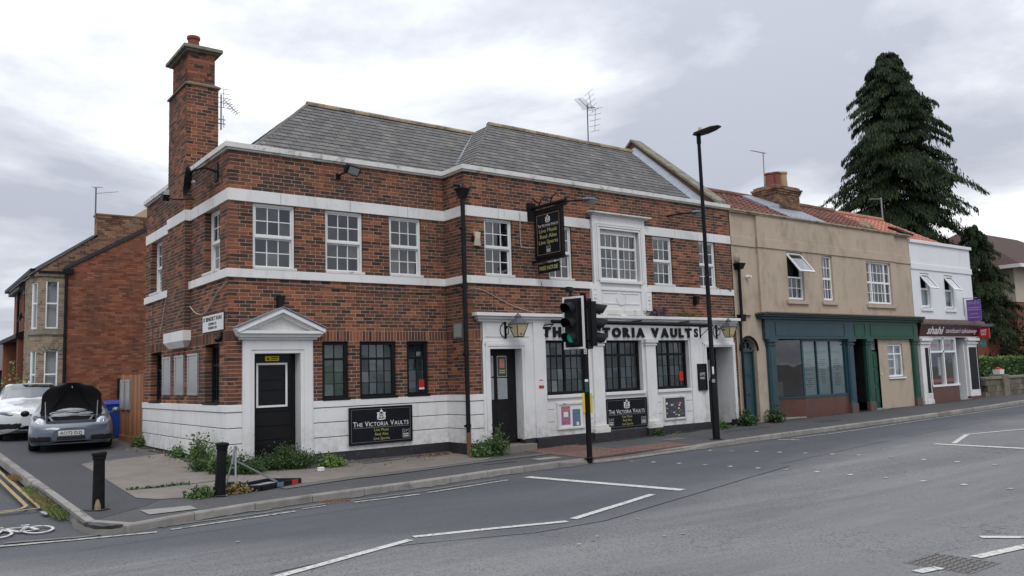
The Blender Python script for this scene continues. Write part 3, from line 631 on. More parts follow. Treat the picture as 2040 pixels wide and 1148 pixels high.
def grid_window(parent, P, u0, u1, z0, z1, cols, rows, d, mat, fr=.05, bar=.022, mid=None, midw=.05, gmat='glass', back='room_mid', backd=.25, sash=False, label=None, zrows=None, cmid=None):
    """a glazed opening: frame (the part) with bars, panes, and whatever hangs behind the glass as sub-parts.
    rows: number of rows below / above the heavy rail mid (z)"""
    f = MB()
    f.fbox(P, u0, u0+fr, z0, z1, d-.05, d+.02); f.fbox(P, u1-fr, u1, z0, z1, d-.05, d+.02)
    f.fbox(P, u0+fr, u1-fr, z1-fr, z1, d-.05, d+.02); f.fbox(P, u0+fr, u1-fr, z0, z0+fr*1.25, d-.05, d+.03)
    w = build('window', f, mat, parent, bev=.004)
    parts = [(z0+fr*1.25, z1-fr, rows if isinstance(rows, int) else sum(rows), d)]
    if mid is not None:
        lo, hi = rows
        parts = [(z0+fr*1.25, mid-midw/2, lo, d-.035 if sash else d), (mid+midw/2, z1-fr, hi, d)]
        m = MB(); m.fbox(P, u0+fr, u1-fr, mid-midw/2, mid+midw/2, d-.045, d+.012); build('meeting_rail' if sash else 'transom', m, mat, w, bev=.003)
    splits = [(u0+fr, u1-fr, cols)]
    if cmid:
        um = (u0+u1)/2; splits = [(u0+fr, um-.03, cols//2), (um+.03, u1-fr, cols//2)]
        m = MB(); m.fbox(P, um-.03, um+.03, z0+fr*1.25, z1-fr, d-.04, d+.015); build('mullion', m, mat, w, bev=.003)
    for (c, e, nr, dd) in parts:
        for (ua, ub, nc) in splits:
            if sash:
                s = MB(); q = .028
                s.fbox(P, ua, ua+q, c, e, dd-.03, dd-.001); s.fbox(P, ub-q, ub, c, e, dd-.03, dd-.001); s.fbox(P, ua+q, ub-q, e-q, e, dd-.03, dd-.001); s.fbox(P, ua+q, ub-q, c, c+q, dd-.03, dd-.001)
                build('sash', s, mat, w); x0, x1, y0, y1 = ua+q, ub-q, c+q, e-q
            else: x0, x1, y0, y1 = ua, ub, c, e
            for i in range(1, nc):
                x = x0+(x1-x0)*i/nc; m = MB(); m.fbox(P, x-bar/2, x+bar/2, y0, y1, dd-.025, dd-.002); build('glazing_bar', m, mat, w)
            for k in range(1, nr):
                y = y0+(y1-y0)*k/nr; m = MB(); m.fbox(P, x0, x1, y-bar/2, y+bar/2, dd-.024, dd-.004); build('glazing_bar', m, mat, w)
            for i in range(nc):
                for k in range(nr):
                    pane(w, P, x0+(x1-x0)*i/nc, x0+(x1-x0)*(i+1)/nc, y0+(y1-y0)*k/nr, y0+(y1-y0)*(k+1)/nr, dd-.015, gmat)
    if back:
        m = MB(); m.quad(P(u0, z0, d-backd), P(u1, z0, d-backd), P(u1, z1, d-backd), P(u0, z1, d-backd))
        for a, b in ((u0, u0), (u1, u1)): m.quad(P(a, z0, d-backd), P(a, z0, d-.05), P(a, z1, d-.05), P(a, z1, d-backd))
        m.quad(P(u0, z0, d-backd), P(u1, z0, d-backd), P(u1, z0, d-.05), P(u0, z0, d-.05)); m.quad(P(u0, z1, d-backd), P(u1, z1, d-backd), P(u1, z1, d-.05), P(u0, z1, d-.05))
        build('curtain' if back in ('net', 'blind_teal', 'blind_green') else 'room_back', m, back, w)
    return w
# ================================================================== the corner pub
D = -.85; XR = 4.97; YB = 6.4; XE = 14.3
pub = thing('pub', 'two storey red brick corner pub with white bands and slate roof', 'pub', (7, 2.5, -.2))
PF = lambda u, z, d: (u, -d, z)                 # left front
PR = lambda u, z, d: (u, D-d, z)                # right front, projecting
PQ = lambda u, z, d: (XR-d, -u, z)              # return wall between them (u runs towards the street)
PS = lambda u, z, d: (-d, u, z)                 # side wall along the side road
UW_L = [(.48, 1.36), (2.02, 2.89), (3.53, 4.35)]; UW_R = [(5.5, 6.3), (7.38, 8.14), (11.02, 11.78), (12.88, 13.6)]
GW = [(1.93, 2.52), (2.78, 3.65), (3.92, 4.47)]
UW_S = [(.5, 1.5), (4.87, 5.88)]; GW_S = [(.5, 1.43), (4.8, 5.78)]
hL = [(a, b, 3.69, 5.04) for a, b in UW_L]+[(a, b, 1.05, 2.27) for a, b in GW]+[(.27, 1.71, 0, 2.3)]
hR = [(a, b, 3.69, 5.04) for a, b in UW_R]+[(8.8, 10.66, 2.9, 5.45)]
hS = [(a, b, 3.69, 5.04) for a, b in UW_S]+[(a, b, 1.05, 2.27) for a, b in GW_S]
mw = MB()
wallsheet(mw, PF, 0.008, XR, .6, 6.05, hL); wallsheet(mw, PR, XR+.008, XE, 2.6, 6.05, hR); wallsheet(mw, PR, XR+.008, 5.34, 0, 2.6, [])
wallsheet(mw, PQ, 0.008, -D-.008, 0, 6.05, []); wallsheet(mw, PS, 0.008, YB, .6, 6.05, hS); wallsheet(mw, PR, 14.1, XE, -.2, 2.6, [])
mw.quad((XE, D+.008, -.2), (XE, 5, -.2), (XE, 5, 6.05), (XE, D+.008, 6.05))
mw.quad((0, YB, -.2), (XE, YB, -.2), (XE, YB, 6.05), (0, YB, 6.05))
wall = build('wall', mw, 'mortar', pub)
bw = Brickwork('brick')
SD = (2.27, 2.49)
for (z0, z1) in ((1.05, 2.27), (2.49, 3.52), (3.69, 5.04), (5.28, 6.05)):
    bw.fill(PF, 0, XR, z0, z1, hL); bw.fill(PS, 0, YB, z0, z1, hS+[(2.5, 3.92, 2.5, 7)], phase=.1125)
    bw.fill(PQ, 0, -D, z0, z1, [], phase=.06)
    if z0 > 2.3: bw.fill(PR, XR, XE, max(z0, 2.85), z1, hR, phase=.05)
    else: bw.fill(PR, XR, 5.32, z0, z1, [], phase=.05)
bw.fill(PR, XR, 5.32, 2.49, 2.85, [], phase=.05); bw.fill(PR, 14.14, XE, 0, 2.85, [])
bw.soldier(PF, 0, XR, *SD, hL); bw.soldier(PS, 0, YB, *SD, hS); bw.soldier(PQ, 0, -D, *SD); bw.soldier(PR, XR, 5.32, *SD)
bw.emit(wall)
# white bands, coping and plinth
def band(name, z0, z1, d, mat, holesR=(), back=.02, caps=None):
    m = MB(); e = d
    for P_, a, b in [(PF, -e, XR-e), (PS, back, YB), (PQ, -back, -D+e)]+[(PR, a, b) for a, b in split_iv(XR+back, XE, list(holesR))]:
        m = MB(); m.fbox(P_, a, b, z0, z1, -back, e); o = build(name, m, mat, pub, bev=.006)
    return o
UB = band('string_course', 5.04, 5.28, .018, 'band_white', [(8.75, 10.71)])
LB = band('string_course', 3.52, 3.69, .045, 'band_white', [(8.75, 10.71)])
# joints in the bands
m = MB()
for u in (1.05, 2.6, 4.0): m.fbox(PF, u-.003, u+.003, 5.045, 5.275, .018, .0195)
for u in (5.9, 7.7, 11.9, 13.3): m.fbox(PR, u-.003, u+.003, 5.045, 5.275, .018, .0195)
for u in (.9, 1.9, 5.4): m.fbox(PS, u-.003, u+.003, 5.045, 5.275, .018, .0195)
build('joint', m, 'mortar_dark', UB)
cop = band('coping', 6.085, 6.19, .09, 'white_old', back=.2); m2 = band('coping_mould', 6.05, 6.087, .05, 'white_old', back=.2)
def plinth():
    for z0, z1, d in ((.92, 1.055, .045), (.62, .905, .03), (.32, .605, .03), (-.0, .305, .03)):
        m = MB(); ZB = z0
        for a, b in split_iv(-d, XR-d, [(.27, 1.71)]): m.fbox(PF, a, b, z0, z1, -.1, d)
        m.fbox(PS, .1, YB+d, z0, z1, -.1, d); m.fbox(PQ, -.0, -D+d, z0, z1, -.1, d); m.fbox(PR, XR+.1, 5.34, z0, z1, -.1, d)
        build('plinth_course', m, 'white', pub, bev=.006)
    m = MB()                                       # dark joints and base
    for a, b in split_iv(-.02, XR-.02, [(.29, 1.69)]): m.fbox(PF, a, b, -.4, .95, -.1, .022)
    m.fbox(PS, .1, YB, -.4, .95, -.1, .022); m.fbox(PQ, 0, -D+.02, -.4, .95, -.1, .022); m.fbox(PR, XR+.1, 5.33, -.4, .95, -.1, .022)
    build('plinth_base', m, 'black_base', pub)
plinth()
# upper sash windows
for a, b in UW_L:
    w = grid_window(pub, PF, a+.01, b-.005, 3.7, 5.035, 3, (2, 2), -.07, 'white', fr=.048, mid=4.37, midw=.045, sash=True, back='room_mid' if a < 3 else 'room_warm', bar=.02, backd=.5)
    m = MB(); m.fbox(PF, a-.0, b+.02, 3.69, 3.745, -.1, .05); build('sill', m, 'white_old', w, bev=.005)
for a, b in UW_R:
    w = grid_window(pub, PR, a+.01, b-.005, 3.7, 5.035, 3, (2, 2), -.07, 'white', fr=.045, mid=4.37, midw=.045, sash=True, back='room_mid', bar=.02, backd=.5)
    m = MB(); m.fbox(PR, a-.0, b+.02, 3.69, 3.745, -.1, .05); build('sill', m, 'white_old', w, bev=.005)
for a, b in UW_S:
    w = grid_window(pub, PS, a+.005, b-.005, 3.7, 5.035, 3, (2, 2), -.15, 'white', fr=.06, mid=4.37, midw=.045, sash=True, back='net' if a < 1 else 'room_mid', bar=.02, backd=.35)
    m = MB(); m.fbox(PS, a-.0, b+.02, 3.69, 3.745, -.1, .05); build('sill', m, 'white_old', w, bev=.005)
# ground floor black windows
for (a, b), cols in zip(GW, (2, 4, 2)):
    w = grid_window(pub, PF, a+.005, b-.005, 1.06, 2.265, cols, (3, 1), -.07, 'black', fr=.07, bar=.014, mid=1.9, midw=.05, back='blind_green' if a < 2 else 'blind_teal', backd=.12)
    m = MB(); m.fbox(PF, a-.01, b+.01, 1.05, 1.1, -.1, .055); build('sill', m, 'black', w, bev=.004)
    if a > 3.8:
        m = MB(); m.fbox(PF, 4.26, 4.4, 1.24, 1.42, -.078, -.072); s = build('sticker', m, 'red', w); m = MB(); m.fbox(PF, 4.26, 4.4, 1.2, 1.24, -.077, -.071); build('sticker_edge', m, 'sign_white', w)
for a, b in GW_S:
    w = grid_window(pub, PS, a+.005, b-.005, 1.06, 2.265, 4, (3, 1), -.16, 'black', fr=.06, bar=.016, mid=1.84, midw=.05, back='room_mid', backd=.25)
    m = MB(); m.fbox(PS, a-.01, b+.01, 1.05, 1.09, -.15, .05); build('sill', m, 'black', w, bev=.004)
# ---------------------------------------------------------------- corner door with pediment
dr = MB(); dr.fbox(PF, .5, 1.44, -.1, 2.03, -.27, -.22); door = build('door', dr, 'black_gloss', pub)
m = MB()
for z in (.35, .62, 1.32, 1.52, .9): m.fbox(PF, .56, 1.38, z-.01, z+.01, -.22, -.2)
for u in (.56, 1.38): m.fbox(PF, u-.03, u+.03, -.1, 2.0, -.22, -.205)
build('door_rail', m, 'black_gloss', door, bev=.004)
m = MB()
for a, b, c, e in ((.62, .66, .97, 1.85), (1.22, 1.26, .97, 1.85), (.66, 1.22, 1.81, 1.85), (.66, 1.22, .97, 1.01)): m.fbox(PF, a, b, c, e, -.2, -.185)
build('white_frame', m, 'white_clean', door, bev=.003)
m = MB(); m.fbox(PF, .8, 1.09, 1.89, 1.985, -.2, -.193); nt_ = build('warning_notice', m, 'yellow', door)
m = MB(); m.add([PF(.83, 1.91, -.19), PF(.89, 1.91, -.19), PF(.86, 1.97, -.19)], [(0, 1, 2)]); m.fbox(PF, .92, 1.07, 1.945, 1.965, -.192, -.1905); m.fbox(PF, .92, 1.05, 1.91, 1.925, -.192, -.1905); build('notice_print', m, 'black', door)
m = MB()
for a, b in ((.27, .5), (1.44, 1.71)):
    m.fbox(PF, a, b, -.06, 2.3, -.27, .06); m.fbox(PF, a+.03, b-.07 if a < 1 else b-.03, -.06, 2.26, .06, .08) if a < 1 else m.fbox(PF, a+.07, b-.03, -.06, 2.26, .06, .08)
m.fbox(PF, .5, 1.44, 2.03, 2.3, -.27, .06); m.fbox(PF, .34, 1.64, 2.1, 2.26, .06, .078)
ds = build('door_surround', m, 'white', pub, bev=.008)
m = MB(); m.fbox(PF, .2, 1.78, 2.3, 2.345, -.05, .12); m.fbox(PF, .17, 1.82, 2.345, 2.41, -.05, .18); m.fbox(PF, .14, 1.86, 2.41, 2.47, -.05, .25); build('door_cornice', m, 'white', ds, bev=.006)
m = MB(); m.prism([PF(.3, 2.47, .1), PF(1.7, 2.47, .1), PF(1.0, 2.76, .1)], Vector(PF(0, 0, -.12))-Vector(PF(0, 0, .0))); build('tympanum', m, 'white_old', ds)
for sgn in (-1, 1):
    m = MB(); e0, e1 = Vector((1.0+sgn*.88, 0, 2.43)), Vector((1.0, 0, 2.83))
    for lo, hi, dd in ((0, .05, .27), (.05, .09, .23), (-.07, 0, .17)):
        nv = Vector((-sgn*-.4, 0, .917)) if False else Vector((sgn*.414, 0, .91))
        a0, a1 = e0+nv*lo, e1+Vector((0, 0, lo*1.1)); b0, b1 = e0+nv*hi, e1+Vector((0, 0, hi*1.1))
        m.prism([PF(a0.x, a0.z, dd), PF(a1.x, a1.z, dd), PF(b1.x, b1.z, dd), PF(b0.x, b0.z, dd)], (0, dd+.03, 0))
    build('raking_cornice', m, 'white', ds, bev=.004)
m = MB()
for sgn in (-1, 1):
    e0, e1 = Vector((1.0+sgn*.92, 0, 2.53)), Vector((1.0, 0, 2.935)); m.prism([PF(e0.x, e0.z, .275), PF(e1.x, e1.z, .275), PF(e1.x, e1.z+.012, .275), PF(e0.x, e0.z+.012, .275)], (0, .29, 0))
build('lead_cover', m, 'lead', ds)
m = MB(); m.fbox(PF, .2, 1.8, -.4, -.06, -.27, .09); build('door_step', m, 'black_base', ds)
# ---------------------------------------------------------------- bar front with painted fascia
FW = [(7.16, 8.5), (8.97, 10.38), (10.84, 12.2)]
DF, DRt = (5.52, 6.42), (12.9, 14.04)
hB = [(a, b, .95, 2.24) for a, b in FW]+[(DF[0], DF[1], -.5, 2.05), (DRt[0], DRt[1], -.5, 2.04)]
m = MB(); wallsheet(m, PR, 5.33, 14.15, -.0, 2.7, hB, d=.03, jamb=.22); m.quad(PR(5.33, 0, .03), PR(5.33, 0, 0), PR(5.33, 2.7, 0), PR(5.33, 2.7, .03))
front = build('bar_front', m, 'white', pub)
m = MB(); z = 2.67
for z0, z1, d in ((2.66, 2.72, .07), (2.72, 2.78, .13), (2.78, 2.855, .2)): m.fbox(PR, 5.3-d, 14.2+d*.6, z0, z1, -.02, d)
build('cornice', m, 'white', front, bev=.008)
m = MB()
x = 5.12
while x < 14.3:
    l = rnd.uniform(.1, .5); m.fbox(PR, x, x+l, 2.855, 2.855+rnd.uniform(.006, .022), .0, rnd.uniform(.1, .195)); x += l+rnd.uniform(0, .25)
build('moss', m, 'mortar_dark', front, kind='stuff')
for a, b in ((8.6, 8.96), (10.47, 10.83)):
    m = MB(); m.fbox(PR, a, b, -.0, 2.24, 0, .1); p = build('pilaster', m, 'white', front, bev=.006)
    m = MB(); m.fbox(PR, a-.03, b+.03, 2.1, 2.14, 0, .13); m.fbox(PR, a-.05, b+.05, 2.17, 2.26, 0, .16); m.fbox(PR, a-.02, b+.02, 2.14, 2.17, 0, .115); build('capital', m, 'white', p, bev=.006)
    m = MB(); m.fbox(PR, a-.04, b+.04, .1, .17, 0, .14); m.fbox(PR, a-.07, b+.07, -.02, .1, 0, .17); build('pilaster_base', m, 'white_old', p, bev=.01)
for a, b in ((6.78, 7.12), (12.24, 12.62)): m = MB(); m.fbox(PR, a, b, -.02, 2.66, 0, .075); build('end_pilaster', m, 'white', front, bev=.006)
for a, b in (DF, DRt):                                       # door architraves
    m = MB(); s = .19 if a < 6 else .12
    for k, (o, d) in enumerate(((s, .06), (s*.66, .085), (s*.33, .07))):
        m.fbox(PR, a-o, a-o+s*.34, -.02, 2.05+o, 0, d); m.fbox(PR, b+o-s*.34, b+o, -.02, 2.05+o, 0, d); m.fbox(PR, a-o, b+o, 2.05+o-s*.34, 2.05+o, 0, d-.002)
    build('architrave', m, 'white', front, bev=.004)
m = MB(); m.fbox(PR, 5.42, 6.66, 2.32, 2.62, .03, .045); build('panel_mould', m, 'white', front, bev=.004)
m = MB()
for a, b in ((7.14, 8.56), (9.0, 10.42), (10.88, 12.2)): m.fbox(PR, a, b, .87, .95, .02, .085)
build('window_sill', m, 'white', front, bev=.008)
m = MB()                                                     # grooves cut in the panels
for a, b in ((7.14, 7.36), (8.34, 8.58), (10.84, 11.02), (12.0, 12.24)):
    for z in (.62, .33): m.fbox(PR, a, b, z-.006, z+.006, .03, .0315)
m.fbox(PR, 5.33, 5.36, .0, 2.66, .03, .0315)
build('groove', m, 'mortar_dark', front)
m = MB()
for a, b in split_iv(5.3, 14.2, [(DF[0], DF[1]), (DRt[0]+.02, DRt[1]-.02)]): m.fbox(PR, a, b, -.45, -.0, -.1, .09)
for a, b in ((8.5, 9.06), (10.37, 10.93), (6.74, 7.14)): m.fbox(PR, a, b, -.45, -.02, -.1, .17)
build('front_base', m, 'black_base', front, bev=.006)
for k, (a, b) in enumerate(FW):
    w = grid_window(pub, PR, a+.005, b-.005, .955, 2.235, 6, (3, 1), -.1, 'black', fr=.055, bar=.014, mid=1.87, midw=.06, back='blind_teal', backd=.16, cmid=True)
    if k == 2: m = MB(); m.fbox(PR, 11.92, 12.07, 1.15, 1.4, -.108, -.1); build('sticker', m, 'red', w)
# left door: two leaves, one with a poster
m = MB(); m.fbox(PR, DF[0], DF[1], -.15, 2.05, -.24, -.2); d1 = build('door', m, 'black', pub)
for k, (a, b, c, e) in enumerate(((5.55, 5.76, 1.45, 1.88), (5.9, 6.14, 1.43, 1.88), (5.55, 5.76, .93, 1.38), (5.9, 6.14, .93, 1.37))):
    m = MB(); m.fbox(PR, a-.015, b+.015, c-.015, e+.015, -.2, -.185); build('beading', m, 'aluminium', d1)
    m = MB(); m.fbox(PR, a, b, c, e, -.186, -.18); build('pane', m, 'frost' if k != 1 else 'poster_dark', d1)
m = MB(); m.fbox(PR, 5.95, 6.09, 1.62, 1.83, -.18, -.176); build('poster_picture', m, 'poster_orange', d1)
m = MB(); m.fbox(PR, 5.94, 6.1, 1.5, 1.53, -.18, -.176); m.fbox(PR, 5.94, 6.1, 1.55, 1.575, -.18, -.176); build('poster_text', m, 'gold', d1)
m = MB(); m.fbox(PR, 5.84, 5.85, -.1, 2.03, -.2, -.197); m.ell(PR(6.27, .92, -.19), .02, .02, .02); build('door_gap', m, 'black_metal', d1)
m = MB(); m.fbox(PR, 5.42, 6.6, -.45, -.1, -.3, .3); build('door_step', m, 'concrete', pub, bev=.01)
m = MB(); m.fbox(PR, 5.3, 6.75, .12, .13, 0, .01)
# right door
m = MB(); m.fbox(PR, DRt[0]-.05, DRt[1], -.1, 2.04, -.6, -.55); m.fbox(PR, DRt[0]-.05, DRt[0], -.1, 2.04, -.55, -.1); d2 = build('door', m, 'black', pub)
m = MB(); m.fbox(PR, DRt[1], DRt[1]+.02, -.1, 2.04, -.55, .0); build('door_reveal', m, 'white', d2)
for a, c in ((12.98, 1.1), (13.5, 1.1)): m = MB(); m.fbox(PR, a, a+.36, c, c+.6, -.55, -.545); build('pane', m, 'frost', d2)
# fascia letters
def letters(s, u0, u1, z, h, d, mat, parent, depth=.03, offset=.022):
    mbs = [textmb(c, h/.69, depth/2, offset) if c != ' ' else None for c in s]
    ws = [(max(v[0] for v in m_.v)-min(v[0] for v in m_.v)) if m_ else .11 for m_ in mbs]
    gap = (u1-u0-sum(ws))/(len(s)-1); x = u0
    for m_, w_ in zip(mbs, ws):
        if m_:
            x0 = min(v[0] for v in m_.v); z0 = min(v[1] for v in m_.v); sc = h/(max(v[1] for v in m_.v)-z0)
            m_.tmap(lambda v: Vector(PR(x+v.x-x0, z+(v.y-z0)*sc, d+v.z))); build('letter', m_, mat, parent)
        x += w_+gap
letters('THE VICTORIA VAULTS', 7.06, 12.58, 2.31, .25, .06, 'black', front)
# ---------------------------------------------------------------- first floor bay with white surround
m = MB(); m.fbox(PR, 8.78, 9.0, 3.0, 5.4, -.1, .07); m.fbox(PR, 10.44, 10.66, 3.0, 5.4, -.1, .07); m.fbox(PR, 9.0, 10.44, 5.1, 5.4, -.1, .07); m.fbox(PR, 9.0, 10.44, 3.0, 3.73, -.1, .03)
bay = build('window_surround', m, 'white', pub, bev=.008)
m = MB()
for o, d in ((.0, .09), (.06, .1), (.12, .085)):
    m.fbox(PR, 8.86+o, 8.9+o, 3.74, 5.22-o, .05, d); m.fbox(PR, 10.54-o, 10.58-o, 3.74, 5.22-o, .05, d); m.fbox(PR, 8.9+o, 10.54-o, 5.18-o, 5.22-o, .05, d)
build('surround_mould', m, 'white', bay, bev=.004)
m = MB(); m.fbox(PR, 8.68, 10.76, 5.4, 5.44, -.1, .1); m.fbox(PR, 8.63, 10.81, 5.44, 5.475, -.1, .2); build('surround_cornice', m, 'white_old', bay, bev=.005)
m = MB(); m.fbox(PR, 8.95, 10.48, 3.69, 3.76, -.05, .1); m.fbox(PR, 8.95, 10.48, 3.5, 3.56, -.05, .06); build('surround_sill', m, 'white', bay, bev=.006)
m = MB()
for a, b, c, e in ((9.06, 10.38, 3.16, 3.19), (9.06, 10.38, 3.43, 3.46), (9.06, 9.09, 3.19, 3.43), (10.35, 10.38, 3.19, 3.43)): m.fbox(PR, a, b, c, e, .03, .045)
m.lathe(PR(9.72, 3.3, .03), [(.17, 0), (.17, .02), (.145, .022), (.145, .01)], 24, Matrix(((1, 0, 0), (0, 0, -1), (0, 1, 0)))); build('apron_panel', m, 'white', bay)
for u in (8.76, 10.68):
    m = MB(); m.prism([PR(u-.11, 3.0, .1), PR(u+.11, 3.0, .1), PR(u+.1, 3.12, .1), PR(u+.1, 3.5, .1), PR(u+.05, 3.62, .1), PR(u-.05, 3.62, .1), PR(u-.1, 3.5, .1), PR(u-.1, 3.12, .1)], (0, .12, 0))
    br = build('scroll_bracket', m, 'white', bay, bev=.006)
    m = MB()
    for zc, rr in ((3.3, .05), (3.2, .035), (3.38, .035)): m.ell(PR(u, zc, .1), rr, .025, rr, 10, 6)
    m.fbox(PR, u-.06, u+.06, 3.5, 3.515, .1, .11); build('scroll_carving', m, 'white_old', br, smooth=True)
m = MB(); m.fbox(PR, 8.7, 10.75, 2.86, 3.0, -.05, .06); build('surround_base', m, 'white_old', bay)
grid_window(pub, PR, 9.06, 10.38, 3.77, 4.98, 6, (3, 1), -.02, 'white', fr=.045, bar=.018, mid=4.6, midw=.06, back='room_mid', backd=.4, cmid=True)
m = MB(); m.fbox(PR, 9.04, 10.4, 4.98, 5.1, -.05, -.01); build('surround_lintel', m, 'white_old', bay)
# ---------------------------------------------------------------- chimney on the side wall
PCF = lambda u, z, d: (u, 2.5-d, z); PCS = lambda u, z, d: (-.12-d, u, z); PCE = lambda u, z, d: (.58+d, u, z)
cw = MB(); wallsheet(cw, PCF, -.112, .0, 2.6, 6.1, []); wallsheet(cw, PCF, -.112, .572, 6.1, 8.15, []); wallsheet(cw, PCS, 2.508, 3.92, 2.6, 8.15, []); wallsheet(cw, PCE, 2.508, 3.92, 6.1, 8.15, [])
cw.quad((-.112, 3.92, 2.6), (.57, 3.92, 2.6), (.57, 3.92, 8.15), (-.112, 3.92, 8.15))
cw.box(-.05, .51, 2.58, 3.84, 8.1, 8.95)
chim = build('chimney', cw, 'mortar', pub)
cbk = Brickwork('brick', 120)
for z0, z1 in ((2.62, 5.04), (5.28, 6.1)): cbk.fill(PCF, -.12, 0.0, z0, z1, [], phase=.1, depth=.1); cbk.fill(PCS, 2.5, 3.92, z0, z1, [], depth=.1)
cbk.fill(PCF, -.12, .58, 6.1, 8.13, [], phase=-.12, depth=.1); cbk.fill(PCS, 2.5, 3.92, 6.1, 8.13, [], depth=.1); cbk.fill(PCE, 2.5, 3.92, 6.1, 8.13, [], depth=.1)
PC2 = lambda u, z, d: (u, 2.57-d, z); PC3 = lambda u, z, d: (-.06-d, u, z); PC4 = lambda u, z, d: (.52+d, u, z)
for P_, a, b in ((PC2, -.06, .52), (PC3, 2.57, 3.85), (PC4, 2.57, 3.85)): cbk.fill(P_, a, b, 8.2, 8.93, [], phase=-.06, depth=.08)
cbk.emit(chim)
m = MB(); m.box(-.16, .62, 2.46, 3.96, 8.13, 8.165); m.prism([(-.16, 2.46, 8.165), (-.16, 3.96, 8.165), (-.06, 3.86, 8.24), (-.06, 2.56, 8.24)], (0, 0, 0))
m.add([(-.16, 2.46, 8.165), (.62, 2.46, 8.165), (.62, 3.96, 8.165), (-.16, 3.96, 8.165), (-.05, 2.57, 8.235), (.51, 2.57, 8.235), (.51, 3.85, 8.235), (-.05, 3.85, 8.235)], MB.BF); build('weathering', m, 'mortar_dark', chim)
m = MB(); m.box(-.13, .59, 2.5, 3.92, 8.93, 8.97); m.box(-.2, .66, 2.43, 3.99, 8.97, 9.05); build('chimney_cap', m, 'stone_cap', chim, bev=.01)
m = MB(); m.lathe((.12, 2.85, 9.05), [(.26, 0), (.15, .06), (.14, .06)], 14); build('flaunching', m, 'mortar_dark', chim)
m = MB(); m.lathe((.12, 2.85, 9.08), [(.135, 0), (.12, .22), (.145, .24), (.145, .3), (.1, .3), (.1, .1)], 16); build('chimney_pot', m, 'terracotta', chim, smooth=True)
m = MB(); m.fbox(PCS, 2.43, 3.99, 2.42, 2.64, -.14, .05); m.prism([PCS(2.5, 2.42, 0), PCS(3.92, 2.42, 0), PCS(3.7, 2.27, -.12), PCS(2.72, 2.27, -.12)], (0, 0, 0)); m.add([PCS(2.43, 2.42, .05), PCS(3.99, 2.42, .05), PCS(3.99, 2.42, -.12), PCS(2.43, 2.42, -.12), PCS(2.6, 2.28, -.03), PCS(3.82, 2.28, -.03), PCS(3.82, 2.28, -.12), PCS(2.6, 2.28, -.12)], MB.BF); build('corbel', m, 'band_white', chim)
m = MB(); m.fbox(PCS, 2.48, 3.94, 5.04, 5.28, -.12, .02); build('chimney_band', m, 'band_white', chim, bev=.005)
m = MB(); m.lathe((.5, 5.2, 6.2), [(.11, 0), (.1, .25), (.12, .27), (.12, .3)], 12); build('flue_pot', m, 'terracotta', pub)
# ---------------------------------------------------------------- slate roof
def clip(poly, a, b):                             # keep left of a->b
    out = []; n = len(poly)
    for i in range(n):
        p, q = poly[i], poly[(i+1) % n]
        sp = (b[0]-a[0])*(p[1]-a[1])-(b[1]-a[1])*(p[0]-a[0]); sq = (b[0]-a[0])*(q[1]-a[1])-(b[1]-a[1])*(q[0]-a[0])
        if sp >= 0: out.append(p)
        if (sp > 0) != (sq > 0) and sp != sq:
            t = sp/(sp-sq); out.append((p[0]+(q[0]-p[0])*t, p[1]+(q[1]-p[1])*t))
    return out
class Tiling:
    def __init__(s, nearest=300): s.q = []; s.nearest = nearest
    def slope(s, pts, w, e, th=.012, lift=.02, lap=.08):
        p = [Vector(v) for v in pts]; U = (p[1]-p[0]).normalized(); Nn = (p[1]-p[0]).cross(p[-1]-p[0]).normalized(); V = Nn.cross(U)
        if Nn.z < 0: Nn = -Nn
        if V.z < 0: V = -V
        pl = [((v-p[0]).dot(U), (v-p[0]).dot(V)) for v in p]
        area = sum(pl[i][0]*pl[(i+1) % len(pl)][1]-pl[(i+1) % len(pl)][0]*pl[i][1] for i in range(len(pl)))
        if area < 0: pl.reverse()
        u0, u1 = min(q[0] for q in pl), max(q[0] for q in pl); v1 = max(q[1] for q in pl); r = 0; y = -.03
        while y < v1:
            x = u0-(w/2 if r % 2 else 0)-rnd.uniform(0, .01)
            while x < u1:
                g = rnd.uniform(.004, .007); yy = y+rnd.uniform(-.004, .004)
                q = [(x+g, yy), (x+w-g, yy+rnd.uniform(-.003, .003)), (x+w-g, y+e+lap), (x+g, y+e+lap)]
                for i in range(len(pl)):
                    a, b = pl[i], pl[(i+1) % len(pl)]
                    if abs(a[1]-b[1]) < 1e-6 and a[1] < .01: continue
                    q = clip(q, a, b)
                    if len(q) < 3: break
                if len(q) >= 3:
                    j = rnd.uniform(0, .003)
                    top = [p[0]+U*a+V*b+Nn*(lift*(1-(b-y)/(e+lap))+j+th) for a, b in q]; bot = [v-Nn*th for v in top]
                    s.q.append((top, bot))
                x += w
            y += e; r += 1
    def emit(s, parent, mat, name, joined):
        key = sorted(range(len(s.q)), key=lambda i: (s.q[i][0][0]-CAM).length)[:s.nearest]; near = set(key); mb = MB()
        for i, (t, b) in enumerate(s.q):
            n = len(t); fs = [tuple(range(n)), tuple(range(2*n-1, n-1, -1))]+[(k, k+n, (k+1) % n+n, (k+1) % n) for k in range(n)]
            if i in near: build(name, MB().add(t+b, fs), mat, parent)
            else: mb.add(t+b, fs)
        if mb.v: build(joined, mb, mat, parent, kind='stuff')
ZE = 6.0
LF = [(.32, .32, ZE), (5.3, .32, ZE), (8.15, 3.2, 8.4), (3.02, 3.2, 8.4)]
RF = [(5.3, -.53, ZE), (13.95, -.53, ZE), (13.95, 2.45, 8.5), (8.1, 2.45, 8.5)]
RH = [(5.3, .32, ZE), (5.3, -.53, ZE), (8.1, 2.45, 8.5), (8.05, 3.1, 8.4)]
m = MB(); dn = Vector((0, 0, -.02))
